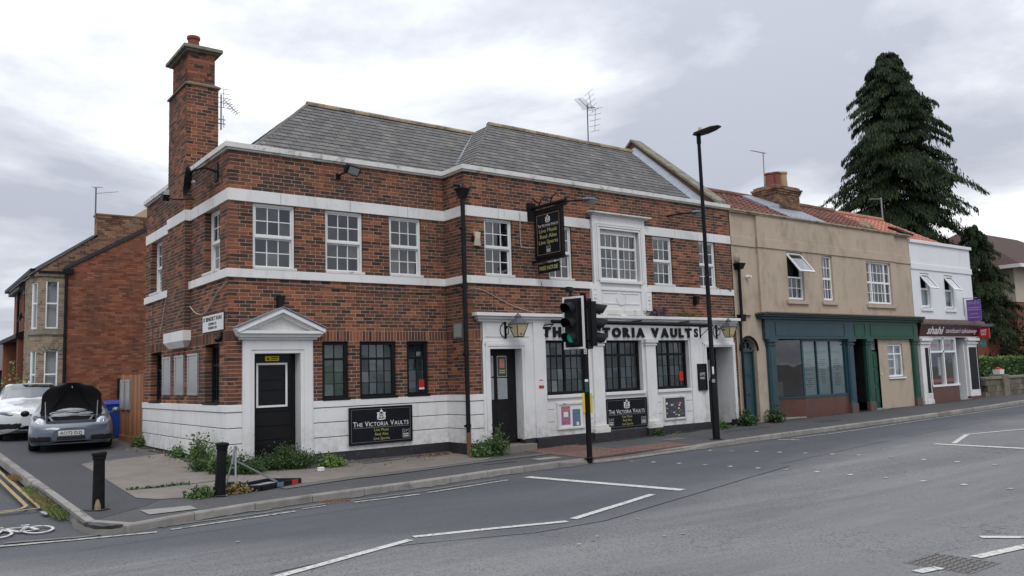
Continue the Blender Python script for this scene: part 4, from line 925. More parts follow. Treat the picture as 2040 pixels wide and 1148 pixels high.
for q in (LF, RF, RH, [(.32, .32, ZE), (3.02, 3.2, 8.4), (.32, 6.08, ZE)], [(.32, 6.08, ZE), (3.02, 3.2, 8.4), (8.15, 3.2, 8.4), (8.15, 6.08, ZE)], [(8.1, 2.45, 8.5), (13.95, 2.45, 8.5), (13.95, 5.9, ZE), (5.3, 5.9, ZE)]): m.quad(*[Vector(v)+dn for v in q])
m.quad((0.1, 0.1, 5.9), (5, .1, 5.9), (5, -.7, 5.9), (14.2, -.7, 5.9), (14.2, 6.3, 5.9), (.1, 6.3, 5.9))
roof = build('roof', m, 'slate_grey_roof', pub)
T = Tiling(300)
T.slope(LF, .27, .205); T.slope(RF, .27, .205); T.slope(RH, .27, .205)
T.slope([(.32, 6.08, ZE), (.32, .32, ZE), (3.02, 3.2, 8.4)], .27, .205)
T.emit(roof, 'slate', 'slate', 'slating')
def ridge(a, b, mat, parent, r=.11, L=.42):
    a, b = Vector(a), Vector(b); n = max(1, round((b-a).length/L))
    for i in range(n):
        p, q = a.lerp(b, i/n), a.lerp(b, (i+.975)/n); d = (q-p).normalized(); s = Vector((0, 0, 1)).cross(d).normalized(); uu = d.cross(s)
        m = MB(); vs = []
        for c in (p, q):
            for k in range(7):
                t = math.pi*(k/6)*1.1-.157; vs.append(c+s*math.cos(t)*r*1.1+uu*(math.sin(t)*r-.05+rnd.uniform(-.004, .004)))
        m.add(vs, [(k, k+1, k+8, k+7) for k in range(6)]+[tuple(range(6, -1, -1)), tuple(range(7, 14))]); build('ridge_tile', m, mat, parent)
ridge((3.0, 3.2, 8.43), (8.1, 3.2, 8.43), 'ridge', roof); ridge((8.1, 2.45, 8.53), (13.95, 2.45, 8.53), 'ridge', roof)
ridge((.4, .4, 6.1), (2.95, 3.13, 8.39), 'slate', roof, .055, .5); ridge((5.4, -.42, 6.1), (8.05, 2.4, 8.48), 'slate', roof, .03, .5)
m = MB(); m.prism([(5.22, .35, 6.03), (5.42, .35, 6.03), (8.2, 3.15, 8.42), (8.04, 3.15, 8.42)], (0, 0, .006)); build('valley_lead', m, 'lead', roof)
# gable parapet at the far end, with coping and lead soakers
gp = [(-.62, 6.0), (-.62, 6.35), (2.5, 8.86), (2.62, 8.86), (5.9, 6.3), (5.9, 6.0)]
m = MB(); m.prism([(13.97, y, z) for y, z in gp], (.3, 0, 0)); gab = build('gable_parapet', m, 'brick_old', pub)
for (a, b) in (((-.75, 6.25), (2.56, 8.9)), ((5.95, 6.2), (2.56, 8.9))):
    n = 7; A, B = Vector((0, *a)), Vector((0, *b))
    for i in range(n):
        p, q = A.lerp(B, i/n), A.lerp(B, (i+.99)/n); m = MB(); m.hexa([(13.9, p.y, p.z), (14.36, p.y, p.z), (14.36, q.y, q.z), (13.9, q.y, q.z), (13.9, p.y, p.z+.09), (14.36, p.y, p.z+.09), (14.36, q.y, q.z+.09), (13.9, q.y, q.z+.09)]); build('gable_coping', m, 'stone_cap', gab, bev=.008)
for i in range(8):
    t0, t1 = i/8, (i+.985)/8; A, B = Vector((13.96, -.5, 6.05)), Vector((13.96, 2.43, 8.51)); p, q = A.lerp(B, t0), A.lerp(B, t1)
    m = MB(); m.hexa([(13.7, p.y, p.z+.005), (13.968, p.y, p.z+.03), (13.968, q.y, q.z+.03), (13.7, q.y, q.z+.005), (13.7, p.y, p.z+.02), (13.966, p.y, p.z+.2), (13.966, q.y, q.z+.2), (13.7, q.y, q.z+.02)]); build('lead_soaker', m, 'lead', roof)
m = MB(); m.box(11.9, 12.2, 2.9, 3.2, 8.2, 8.68); m.box(12.2, 13.1, 2.9, 3.1, 8.3, 8.57); build('rear_stack', m, 'stone_cap', roof, bev=.01)
# ---------------------------------------------------------------- rainwater pipe with hopper in the angle
m = MB(); X0, Y0 = 4.9, -.9
m.tube([(X0, Y0, 5.45), (X0, Y0, -.28)], .05, 12); dp = build('drainpipe', m, 'black_gloss', pub, smooth=True)
m = MB(); m.hexa([(X0-.06, Y0-.06, 5.4), (X0+.06, Y0-.06, 5.4), (X0+.06, Y0+.06, 5.4), (X0-.06, Y0+.06, 5.4), (X0-.13, Y0-.11, 5.6), (X0+.13, Y0-.11, 5.6), (X0+.13, Y0+.11, 5.6), (X0-.13, Y0+.11, 5.6)]); m.box(X0-.14, X0+.14, Y0-.12, Y0+.12, 5.6, 5.64); m.tube([(X0, Y0, 5.6), (X0, Y0+.05, 5.72), (X0, Y0+.3, 5.78)], .045, 10); build('hopper', m, 'black_gloss', dp, bev=.006)
for z in (.35, 1.9, 3.4, 4.7): m = MB(); m.lathe((X0, Y0, z), [(.062, 0), (.062, .07)], 12); m.box(X0-.08, X0+.08, Y0+.03, Y0+.05, z+.01, z+.06); build('pipe_collar', m, 'black_gloss', dp, smooth=True)
m = MB(); m.tube([(X0, Y0, .25), (X0, Y0, -.27)], .0505, 12); build('rusty_foot', m, 'rust', dp, smooth=True)
# movement-joint lines and cables
def cable(pts, r=.008, mat='cable', name='cable', parent=None):
    P_ = [Vector(p) for p in pts]; out = []
    for i in range(len(P_)-1):
        a, b, c, d = P_[max(0, i-1)], P_[i], P_[i+1], P_[min(len(P_)-1, i+2)]
        for k in range(6):
            t = k/6; out.append(.5*((2*b)+(c-a)*t+(2*a-5*b+4*c-d)*t*t+(3*b-a-3*c+d)*t**3))
    out.append(P_[-1]); m = MB(); m.tube(out, r, 5); return build(name, m, mat, parent or pub, smooth=True)
cable([(-.02, 0, 3.42), (.5, -.02, 3.42), (1.9, -.02, 3.4), (3.1, -.02, 3.33), (4.2, -.02, 3.35), (4.85, -.02, 3.37), (4.94, -.3, 3.36), (4.94, -.8, 3.38)])
cable([(-.02, 0, 3.42), (-.03, .5, 3.3), (-.03, 1.3, 2.95), (-.03, 1.9, 2.95), (-.03, 2.42, 3.15)], .01, 'cable_white'); cable([(-.15, 2.6, 3.1), (-.15, 3.0, 2.95)], .008, 'cable_white')
cable([(-.03, 4.3, 3.6), (-.03, 4.6, 3.1), (-.03, 4.9, 2.62)], .01, 'cable_white'); cable([(-.02, 5.6, 3.5), (-.02, 5.62, 2.3)], .008)
cable([(5.02, D-.02, 3.4), (5.4, D-.02, 3.37), (6.2, D-.02, 3.05), (6.9, D-.03, 2.88)], .008, 'cable_white')
cable([(6.52, D-.03, 5.22), (6.52, D-.03, 4.5), (6.6, D-.03, 4.42), (7.0, D-.02, 4.43)], .01, 'cable_white'); cable([(7.05, D-.03, 4.43), (7.05, D-.03, 3.75), (7.1, D-.05, 3.5), (7.1, D-.03, 2.9)], .008)
cable([(5.72, D-.02, 3.5), (5.72, D-.02, 2.95), (5.9, D-.03, 2.9)], .007); cable([(13.5, D-.06, 3.72), (13.8, D-.06, 3.78), (14.15, D-.06, 3.66)], .012)
for u, a, b in ((.86, 5.3, 6.02), (2.02, 5.3, 6.02), (3.25, 5.3, 6.02)): cable([(u, -.012, b), (u+.005, -.012, a)], .004)
for u, a, b in ((8.9, 5.5, 6.02), (11.3, 5.3, 6.02), (12.7, 5.3, 6.02), (13.6, 5.3, 6.02)): cable([(u, D-.012, b), (u+.01, D-.012, a)], .004)
# ================================================================== rendered building with blue and green shopfronts
XA, XB2, XC = 14.33, 24.68, 29.5
shop = thing('rendered_building', 'beige rendered two storey building with blue and green shopfronts', 'building', (19.5, 2, -.15))
hU = [(16.92, 17.76, 3.47, 4.98), (18.82, 19.42, 3.49, 4.98), (21.5, 23.12, 3.46, 4.95)]
PM = lambda u, z, d: (u, D-.08-d, z)
m = MB(); wallsheet(m, PR, XA, 15.52, 2.9, 6.0, [], d=0); wallsheet(m, PR, 23.5, XB2, 2.9, 6.0, [], d=0); wallsheet(m, PM, 15.5, 23.52, 2.9, 6.0, hU, d=0, jamb=.18)
m.quad(PM(15.5, 2.9, 0), PM(15.5, 2.9, -.09), PM(15.5, 6, -.09), PM(15.5, 6, 0)); m.quad(PM(23.52, 2.9, 0), PM(23.52, 2.9, -.09), PM(23.52, 6, -.09), PM(23.52, 6, 0))
m.quad((XB2, D, 0), (XB2, 5, 0), (XB2, 5, 6), (XB2, D, 6)); m.quad((XA, 5, -.2), (XC, 5, -.2), (XC, 5, 6), (XA, 5, 6))
# ground floor wall with the arched doorway
ax, ar, az = 14.86, .37, 1.93
def arch(P, cx, r, zs, z0, n=14): return [(cx+r*math.cos(math.pi*i/n), zs+r*math.sin(math.pi*i/n)) for i in range(n+1)]
ar_pts = arch(PR, ax, ar, az, 0)
for (x0, z0), (x1, z1) in zip(ar_pts, ar_pts[1:]): m.quad(PR(x0, z0, 0), PR(x1, z1, 0), PR(x1, 2.9, 0), PR(x0, 2.9, 0)); m.quad(PR(x0, z0, 0), PR(x1, z1, 0), PR(x1, z1, -.2), PR(x0, z0, -.2))
for a, b in ((XA, ax-ar), (ax+ar, 15.7)): m.quad(PR(a, -.2, 0), PR(b, -.2, 0), PR(b, 2.9, 0), PR(a, 2.9, 0))
for u in (ax-ar, ax+ar): m.quad(PR(u, -.2, 0), PR(u, -.2, -.2), PR(u, az, -.2), PR(u, az, 0))
m.fbox(PR, 22.02, 24.2, .02, 2.28, -.2, .02) if False else wallsheet(m, PR, 22.0, 24.22, -.3, 2.3, [(22.6, 23.62, .9, 2.1)], d=.01, jamb=.1)
sw = build('wall', m, 'render_beige', shop)
m = MB()
for P_, a, b in ((PR, XA, 15.47), (PM, 15.47, 23.55), (PR, 23.55, XB2)): m.fbox(P_, a, b, 5.02, 5.3, -.02, .035)
build('string_course', m, 'render_beige', shop, bev=.01)
cp = MB(); cp.fbox(PR, XA, XB2, 6.0, 6.05, -.25, .1); cop2 = build('coping', cp, 'render_cap', shop)
x = XA
while x < XB2-.05:
    e = min(x+.32, XB2); m = MB(); m.fbox(PR, x+.004, e-.004, 6.045, 6.085+rnd.uniform(0, .012), -.28, .14+rnd.uniform(-.01, .01)); build('coping_tile', m, 'render_cap', cop2); x += .32
cable([(23.58, D-.01, 5.95), (23.62, D-.01, 5.2), (23.66, D-.04, 5.0)], .008, 'mortar_dark', 'crack', shop)
m = MB(); m.fbox(PM, 23.2, 23.5, 5.0, 5.03, .03, .04)
# open top-hung light, used on both shops
def open_light(parent, P, u0, u1, zt, h, ang, d0=0.0, mat='upvc'):
    ca, sa = math.cos(ang), math.sin(ang)
    def Q(u, t, e): return P(u, zt-t*ca+e*sa, d0+t*sa+e*ca)
    f = MB(); w = .05
    f.fbox(lambda u, t, e: Q(u, t, e), u0, u0+w, 0, h, -.02, .02); f.fbox(lambda u, t, e: Q(u, t, e), u1-w, u1, 0, h, -.02, .02); f.fbox(lambda u, t, e: Q(u, t, e), u0+w, u1-w, 0, w, -.02, .02); f.fbox(lambda u, t, e: Q(u, t, e), u0+w, u1-w, h-w, h, -.02, .02)
    s = build('open_light', f, mat, parent)
    pane(s, Q, u0+w, u1-w, w, h-w, 0, 'glass_sky'); return s
for k, (a, b, c, e) in enumerate(hU):
    if k == 0:
        w = grid_window(shop, PM, a+.005, b-.005, c+.03, 4.22, 3, 2, -.08, 'upvc', fr=.05, bar=.02, back='dark_room', backd=.3)
        f = MB(); f.fbox(PM, a+.005, a+.05, 4.22, e, -.13, -.06); f.fbox(PM, b-.05, b-.005, 4.22, e, -.13, -.06); f.fbox(PM, a+.05, b-.05, e-.05, e, -.13, -.06); build('light_frame', f, 'upvc', w)
        m = MB(); m.quad(PM(a, 4.2, -.35), PM(b, 4.2, -.35), PM(b, e, -.35), PM(a, e, -.35)); build('room_back', m, 'dark_room', w)
        open_light(w, PM, a+.03, b-.03, e-.04, .78, math.radians(38), -.05)
    else: w = grid_window(shop, PM, a+.005, b-.005, c+.03, e, 3 if k == 1 else 6, (2, 2) if k == 1 else (2, 2), -.08, 'upvc', fr=.055, bar=.022, mid=4.23, midw=.07, back='room_mid' if k == 1 else 'room_warm', backd=.3)
    if k == 2:
        m = MB()
        for u in (a+.38, b-.38): m.fbox(PM, u-.03, u+.03, c+.08, e-.05, -.12, -.062)
        build('mullion', m, 'upvc', w)
    m = MB(); m.fbox(PM, a-.14, b+.14, c-.12, c, -.05, .07); build('sill', m, 'render_beige', w, bev=.01)
# arched blue door
m = MB(); m.fbox(PR, ax-ar, ax+ar, -.12, az-.02, -.2, -.16); dB = build('door', m, 'blue_paint', shop)
m = MB()
for a, b, c, e in ((ax-.22, ax+.22, 1.2, 1.72), (ax-.22, ax+.22, .62, 1.08), (ax-.22, ax+.22, .05, .5)):
    m.fbox(PR, a, b, c, e, -.16, -.15); m.fbox(PR, a+.05, b-.05, c+.05, e-.05, -.15, -.135)
build('door_panel', m, 'blue_paint', dB, bev=.006)
m = MB(); m.fbox(PR, ax-ar, ax+ar, az-.03, az+.04, -.2, -.1); m.fbox(PR, ax-ar, ax-ar+.05, -.12, az, -.2, -.1); m.fbox(PR, ax+ar-.05, ax+ar, -.12, az, -.2, -.1); build('door_frame', m, 'blue_paint', dB, bev=.005)
m = MB(); m.prism([PR(u, z, -.19) for u, z in ar_pts], (0, .01, 0)); build('fanlight', m, 'black_gloss', dB)
for cx in (ax-.17, ax, ax+.17):
    m = MB(); R_ = .11
    m.tube([PR(cx+R_*math.cos(t*math.pi/8), az+.16+R_*math.sin(t*math.pi/8), -.17) for t in range(17)], .008, 5, False); build('fanlight_bar', m, 'frost', dB)
m = MB(); m.tube([PR(u, z, .02) for u, z in arch(PR, ax, ar+.04, az, 0)], .035, 6); build('arch_hood', m, 'black', dB)
# shopfront: cornice, fascia, pilasters
m = MB()
for z0, z1, d in ((2.86, 2.93, .2), (2.93, 2.98, .3), (2.98, 3.03, .36)): m.fbox(PR, 15.4-d*.4, 20.3, z0, z1, -.05, d)
sfb = build('shopfront', m, 'blue_paint', shop, bev=.008)
m = MB()
for z0, z1, d in ((2.86, 2.93, .2), (2.93, 2.98, .3), (2.98, 3.03, .36)): m.fbox(PR, 20.302, 24.6+d*.4, z0, z1, -.05, d)
sfg = build('shopfront', m, 'green_paint', shop, bev=.008)
m = MB(); m.fbox(PR, 15.35, 24.7, 3.03, 3.06, -.02, .4); build('cornice_lead', m, 'mortar_dark', shop)
m = MB(); m.fbox(PR, 15.55, 20.3, 2.27, 2.86, -.05, .12); build('fascia', m, 'blue_paint', sfb)
m = MB(); m.fbox(PR, 20.302, 24.6, 2.27, 2.86, -.05, .12); build('fascia', m, 'green_paint', sfg)
def panel(a, b, c, e, mat, par):
    m = MB()
    for q in ((a, b, c, c+.02), (a, b, e-.02, e), (a, a+.02, c+.02, e-.02), (b-.02, b, c+.02, e-.02)): m.fbox(PR, *q, .12, .135)
    build('fascia_panel', m, mat, par)
panel(16.05, 19.8, 2.36, 2.78, 'blue_paint', sfb); panel(20.4, 21.05, 2.36, 2.78, 'green_paint', sfg); panel(21.4, 24.3, 2.36, 2.78, 'green_paint', sfg)
for a, b, mt, par in ((15.68, 16.03, 'blue_paint', sfb), (19.95, 20.3, 'blue_paint', sfb), (21.06, 21.4, 'green_paint', sfg), (24.2, 24.54, 'green_paint', sfg)):
    m = MB(); m.fbox(PR, a, b, .15, 2.27, -.3, .1); m.fbox(PR, a+.06, b-.06, .3, 2.0, .1, .115); p = build('pilaster', m, mt, par, bev=.006)
    m = MB(); m.fbox(PR, a-.03, b+.03, 2.08, 2.12, 0, .14); m.fbox(PR, a-.05, b+.05, 2.18, 2.27, 0, .18); build('capital', m, mt, p, bev=.006)
    m = MB(); m.fbox(PR, a-.02, b+.02, -.3, .16, -.3, .13); build('pilaster_base', m, 'granite', p, bev=.008)
# display window: splayed lobby side and three front lights
m = MB(); m.fbox(PR, 17.5, 19.95, -.3, .45, -.3, .02); m.prism([PR(17.5, -.3, .02), PR(16.05, -.3, -.95), PR(16.05, -.3, -1.0), PR(17.5, -.3, -.05)], (0, 0, .75)); build('stall_riser', m, 'brown_tile', sfb)
m = MB(); m.fbox(PR, 17.46, 19.95, .45, .52, -.05, .04); m.fbox(PR, 17.46, 17.54, .52, 2.27, -.05, .03); m.fbox(PR, 19.88, 19.95, .52, 2.27, -.05, .03); m.fbox(PR, 17.54, 19.88, 2.2, 2.27, -.05, .03)
for u in (18.28, 19.05): m.fbox(PR, u-.02, u+.02, .52, 2.2, -.04, .02)
m.prism([PR(17.46, .45, .03), PR(16.05, .45, -.93), PR(16.05, .45, -.98), PR(17.46, .45, -.03)], (0, 0, .06))
wd = build('window', m, 'blue_paint', sfb)
for a, b in ((17.54, 18.26), (18.3, 19.03), (19.07, 19.88)):
    pane(wd, PR, a, b, .52, 2.2, -.012); m = MB(); m.quad(PR(a, .52, -.05), PR(b, .52, -.05), PR(b, 2.2, -.05), PR(a, 2.2, -.05)); build('frosting', m, 'frost_teal', wd)
    m = MB(); c = (a+b)/2
    for i in range(3): m.fbox(PR, c-.26+i*.17, c-.13+i*.17, 1.83-rnd.uniform(0, .03), 1.9, -.048, -.045)
    build('logo_print', m, 'teal_print', wd)
    m = MB(); z = 1.62
    while z > .75:
        wv = rnd.uniform(.08, .24); m.fbox(PR, c-wv, c+wv, z-.012, z+.012, -.048, -.045); z -= rnd.choice((.06, .06, .07, .14))
    build('price_print', m, 'dark_print', wd)
m = MB(); m.quad(PR(17.48, .52, 0), PR(16.05, .52, -.95), PR(16.05, 2.25, -.95), PR(17.48, 2.25, 0)); build('pane', m, 'glass', wd)
m = MB(); m.box(16.05, 19.9, D+1.9, D+1.95, -.2, 2.4); m.quad((16.03, D+.05, -.2), (16.03, D+1.9, -.2), (16.03, D+1.9, 2.4), (16.03, D+.05, 2.4)); m.quad((16, D, 2.28), (20, D, 2.28), (20, D+1.9, 2.28), (16, D+1.9, 2.28)); build('room_back', m, 'dark_room', wd)
m = MB(); m.box(17.05, 17.5, D+.75, D+.8, .5, .95); m.box(18.2, 18.5, D+.08, D+.1, .55, .82); build('notice_card', m, 'room_warm', wd)
m = MB(); m.prism([PR(16.05, -.16, .08), PR(17.5, -.16, .02), PR(17.5, -.16, 0), PR(16.05, -.16, -.9)], (0, 0, .04)); build('lobby_step', m, 'concrete_light', sfb)
# two doors and a small window of the green front
m = MB(); m.fbox(PR, 20.3, 21.06, -.2, 1.95, -.65, -.6); d3 = build('door', m, 'black', sfb)
m = MB()
for c, e in ((1.15, 1.8), (.55, 1.05), (0, .45)): m.fbox(PR, 20.45, 20.62, c, e, -.6, -.585); m.fbox(PR, 20.72, 20.92, c, e, -.6, -.585)
build('door_panel', m, 'blue_paint', d3)
m = MB(); m.fbox(PR, 20.3, 21.06, 1.95, 2.27, -.65, -.6); build('transom_light', m, 'frost', d3)
m = MB(); m.fbox(PR, 20.3, 20.32, -.2, 2.27, -.6, .0); m.fbox(PR, 21.04, 21.06, -.2, 2.27, -.6, 0); m.fbox(PR, 20.3, 21.06, -.25, -.1, -.6, .05); build('door_reveal', m, 'black', d3)
m = MB(); m.fbox(PR, 21.38, 22.02, -.12, 1.85, -.1, -.06); d4 = build('door', m, 'green_paint', sfg)
m = MB()
for c, e in ((1.3, 1.75), (.75, 1.2), (.1, .6)): m.fbox(PR, 21.47, 21.67, c, e, -.06, -.04); m.fbox(PR, 21.75, 21.96, c, e, -.06, -.04)
build('door_panel', m, 'green_paint', d4, bev=.006)
m = MB(); m.fbox(PR, 21.4, 22.04, 1.9, 2.27, -.16, -.13); build('transom_light', m, 'frost', d4)
m = MB(); m.fbox(PR, 21.4, 22.04, -.25, -.08, -.16, .1); build('door_step', m, 'concrete_light', d4); m = MB(); m.ell(PR(22.08, 1.05, .03), .025, .02, .04); build('bell_push', m, 'white_clean', d4)
w = grid_window(shop, PR, 22.61, 23.61, .95, 2.09, 2, (1, 1), -.05, 'upvc', fr=.055, mid=1.75, midw=.05, back='net', backd=.1, cmid=True)
m = MB(); m.fbox(PR, 22.55, 23.68, .88, .93, -.05, .06); build('sill', m, 'upvc', w, bev=.005)
m = MB()
for z in (1.25, 1.55): m.fbox(PR, 22.65, 23.1, z, z+.02, -.06, -.045)
build('glazing_bar', m, 'upvc', w)
# rainwater head and pipe between pub and rendered building
m = MB(); m.tube([(14.5, D-.1, 4.3), (14.5, D-.1, 2.9)], .045, 10); m.tube([(14.5, D-.1, 2.95), (14.42, D-.1, 2.8), (14.42, D-.1, -.15)], .04, 10); dp2 = build('drainpipe', m, 'black_metal', shop, smooth=True)
m = MB(); m.hexa([(14.42, D-.2, 4.3), (14.58, D-.2, 4.3), (14.58, D, 4.3), (14.42, D, 4.3), (14.36, D-.24, 4.48), (14.66, D-.24, 4.48), (14.66, D, 4.48), (14.36, D, 4.48)]); build('hopper', m, 'black_metal', dp2, bev=.006)
m = MB(); m.ell((14.5, D-.02, 4.62), .1, .12, .16); build('spout', m, 'render_cap', dp2, smooth=True)
m = MB(); m.box(14.4, 14.62, D-.16, D, 2.78, 2.98); m.box(14.6, 15.0, D-.05, D-.02, 2.94, 2.97); build('junction', m, 'black_metal', dp2)
m = MB(); m.lathe((14.95, D-.02, 4.1), [(.06, 0), (.06, .04), (.045, .08), (.03, .16)], 12, Matrix(((1, 0, 0), (0, 0, -1), (0, 1, 0)))); build('wall_camera', m, 'white_clean', shop, smooth=True)
# pantile roofs
def pantiles(T, p0, p1, q0, w=.27, e=.3):
    """p0->p1 along the eave, p0->q0 up the slope"""
    p0, p1, q0 = Vector(p0), Vector(p1), Vector(q0); U = (p1-p0); V = (q0-p0); nu, nv = int(U.length/w), int(V.length/e); Nn = U.cross(V).normalized()
    if Nn.z < 0: Nn = -Nn
    u, v = U/nu, V/nv; prof = [(0, .012), (.2, .05), (.4, .045), (.6, .012), (.85, .004), (1.03, .012)]
    for j in range(nv):
        for i in range(nu):
            o = p0+u*i+v*j; top = []; a = [o+u*t+Nn*(h+.03+rnd.uniform(0, .004)) for t, h in prof]; b = [o+u*t+v*1.12+Nn*(h+.002) for t, h in prof]; c = [p-Nn*.02 for p in a]
            T.append((a, b, c))
def emit_tiles(T, parent, mat, near=300):
    idx = set(sorted(range(len(T)), key=lambda i: (T[i][0][0]-CAM).length)[:near]); mb = MB()
    for i, (a, b, c) in enumerate(T):
        n = len(a); fs = [(k, k+1, n+k+1, n+k) for k in range(n-1)]+[(2*n+k, 2*n+k+1, k+1, k) for k in range(n-1)]
        if i in idx: build('pantile', MB().add(a+b+c, fs), mat, parent)
        else: mb.add(a+b+c, fs)
    if mb.v: build('pantiling', mb, mat, parent, kind='stuff')
m = MB(); m.quad((XA, -.55, 5.98), (XB2, -.55, 5.98), (XB2, 2.1, 7.46), (XA, 2.1, 7.46)); m.quad((XA, 2.1, 7.46), (XB2, 2.1, 7.46), (XB2, 4.9, 5.9), (XA, 4.9, 5.9)); m.quad((XB2, -.55, 5.98), (XB2, 2.1, 7.46), (XB2, 4.9, 5.9)); m.quad((XA, -.7, 5.95), (XB2, -.7, 5.95), (XB2, 5, 5.95), (XA, 5, 5.95))
rf2 = build('roof', m, 'house_roof', shop)
TT = []; pantiles(TT, (XA+.05, -.55, 6.0), (XB2, -.55, 6.0), (XA+.05, 2.1, 7.48)); emit_tiles(TT, rf2, 'pantile_old')
ridge((XA+.1, 2.1, 7.56), (XB2, 2.1, 7.56), 'pantile_old', rf2, .13, .4)
# chimney with three pots
PK = lambda u, z, d: (u, 1.0-d, z); PK2 = lambda u, z, d: (19.4-d, u, z); PK3 = lambda u, z, d: (20.8+d, u, z)
m = MB(); m.box(19.41, 20.79, 1.01, 1.89, 6.0, 7.78); ck = build('chimney', m, 'mortar_dark', shop)
cb2 = Brickwork('brick_old', 80)
cb2.fill(PK, 19.4, 20.8, 6.6, 7.5, [], depth=.1); cb2.fill(PK2, 1.0, 1.9, 6.6, 7.5, [], phase=.05); cb2.fill(PK3, 1.0, 1.9, 6.6, 7.5, [])
for k in range(3):
    e = .03*(k+1)
    cb2.fill(lambda u, z, d, e=e: (u, 1.0-e-d, z), 19.4-e, 20.8+e, 7.5+.075*k, 7.575+.075*k, [], phase=.1*k, depth=.15); cb2.fill(lambda u, z, d, e=e: (19.4-e-d, u, z), 1.0-e, 1.9+e, 7.5+.075*k, 7.575+.075*k, [], depth=.15)
cb2.fill(lambda u, z, d: (u, .98-d, z), 19.38, 20.82, 7.725, 7.8, [], depth=.2); cb2.fill(lambda u, z, d: (19.38-d, u, z), .98, 1.92, 7.725, 7.8, [], depth=.2)
cb2.emit(ck)
m = MB(); m.box(19.45, 20.75, 1.05, 1.85, 7.78, 7.83); build('flaunching', m, 'stone_cap', ck)
for u, mt, r, h in ((19.72, 'terracotta', .16, .5), (20.1, 'terracotta', .17, .58), (20.48, 'pot_buff', .19, .62)):
    m = MB(); m.lathe((u, 1.45, 7.82), [(r, 0), (r*.9, h*.85), (r*1.05, h*.9), (r*1.05, h), (r*.75, h), (r*.7, h*.4)], 16); build('chimney_pot', m, mt, ck, smooth=True)
m = MB(); m.hexa([(18.75, -.1, 6.29), (20.9, -.1, 6.29), (20.9, 1.0, 6.92), (18.75, 1.0, 6.92), (18.75, -.1, 6.33), (20.9, -.1, 6.33), (20.9, 1.0, 6.96), (18.75, 1.0, 6.96)]); m.hexa([(18.75, .9, 6.86), (19.4, .9, 6.86), (19.4, 2.0, 7.48), (18.75, 2.0, 7.48), (18.75, .9, 6.93), (19.4, .9, 7.05), (19.4, 2.0, 7.6), (18.75, 2.0, 7.54)]); build('lead_flashing', m, 'lead', rf2)
m = MB()
for i in range(9): x = 23.9+i*.11; m.obox((x, .35+i*.05, 6.6+.03*i), .05, .5, .06, Matrix.Rotation(.5, 3, 'X') @ Matrix.Rotation(rnd.uniform(-.3, .3), 3, 'Z'))
build('broken_mortar', m, 'render_cap', rf2, kind='stuff')
# ================================================================== white takeaway building
tk = thing('takeaway_building', 'white rendered two storey end building with a maroon takeaway shopfront', 'building', (27, 2, -.1))
hW = [(25.32, 26.0, 3.42, 4.74), (27.18, 27.86, 3.42, 4.74)]
m = MB(); wallsheet(m, PR, XB2, XC, 2.9, 5.85, hW, d=.01, jamb=.15); m.quad((XC, D-.01, -.2), (XC, 5, -.2), (XC, 5, 5.85), (XC, D-.01, 5.85)); m.quad((XB2, 5, -.2), (XC, 5, -.2), (XC, 5, 5.85), (XB2, 5, 5.85)); m.quad((XB2, D, 5.84), (XC, D, 5.84), (XC, 5, 5.84), (XB2, 5, 5.84))
tw = build('wall', m, 'render_white', tk)
m = MB(); m.fbox(PR, XB2, XC+.03, 4.86, 5.08, -.02, .05); build('string_course', m, 'render_white', tk, bev=.01)
m = MB(); m.fbox(PR, XB2, XC+.08, 5.85, 5.97, -.25, .08); build('coping', m, 'render_white', tk, bev=.01)
for a, b, c, e in hW:
    w = grid_window(tk, PR, a+.005, b-.005, c+.03, 4.18, 1, 1, -.06, 'upvc', fr=.07, back='net', backd=.12)
    f = MB(); f.fbox(PR, a+.005, a+.06, 4.18, e, -.11, -.04); f.fbox(PR, b-.06, b-.005, 4.18, e, -.11, -.04); f.fbox(PR, a+.06, b-.06, e-.06, e, -.11, -.04); build('light_frame', f, 'upvc', w)
    m = MB(); m.quad(PR(a, 4.15, -.3), PR(b, 4.15, -.3), PR(b, e, -.3), PR(a, e, -.3)); build('room_back', m, 'dark_room', w)
    open_light(w, PR, a+.03, b-.03, e-.05, .68, math.radians(36), -.03)
    m = MB(); m.fbox(PR, a-.1, b+.1, c-.11, c, -.03, .07); build('sill', m, 'render_white', w, bev=.01)
# sign fascia
m = MB(); m.prism([PR(24.75, 2.34, .08), PR(24.75, 2.34, -.1), PR(24.75, 2.84, -.1), PR(24.75, 2.84, .2)], (4.85, 0, 0)); sf = build('shopfront', m, 'maroon', tk)
PFa = lambda u, z, d: (u, D-.08-(z-2.34)*.24-d, z)
m = MB(); m.fbox(PFa, 24.75, 29.6, 2.33, 2.36, 0, .012); m.fbox(PFa, 24.75, 29.6, 2.81, 2.84, 0, .012); build('sign_trim', m, 'white_old', sf)
text_on(PFa, 'shahi', 25.85, 2.46, .4, .006, 'white_clean', sf, 'sign_lettering', width=1.25, offset=.008, shear=.25)
text_on(PFa, 'tandoori takeaway', 27.95, 2.5, .26, .006, 'white_clean', sf, 'sign_lettering', width=2.55, shear=.2)
m = MB(); m.fbox(PR, 24.7, 29.65, 2.84, 2.95, -.05, .3); m.fbox(PR, 24.7, 29.62, 2.95, 3.0, -.05, .18); build('flat_roof', m, 'mortar_dark', sf)
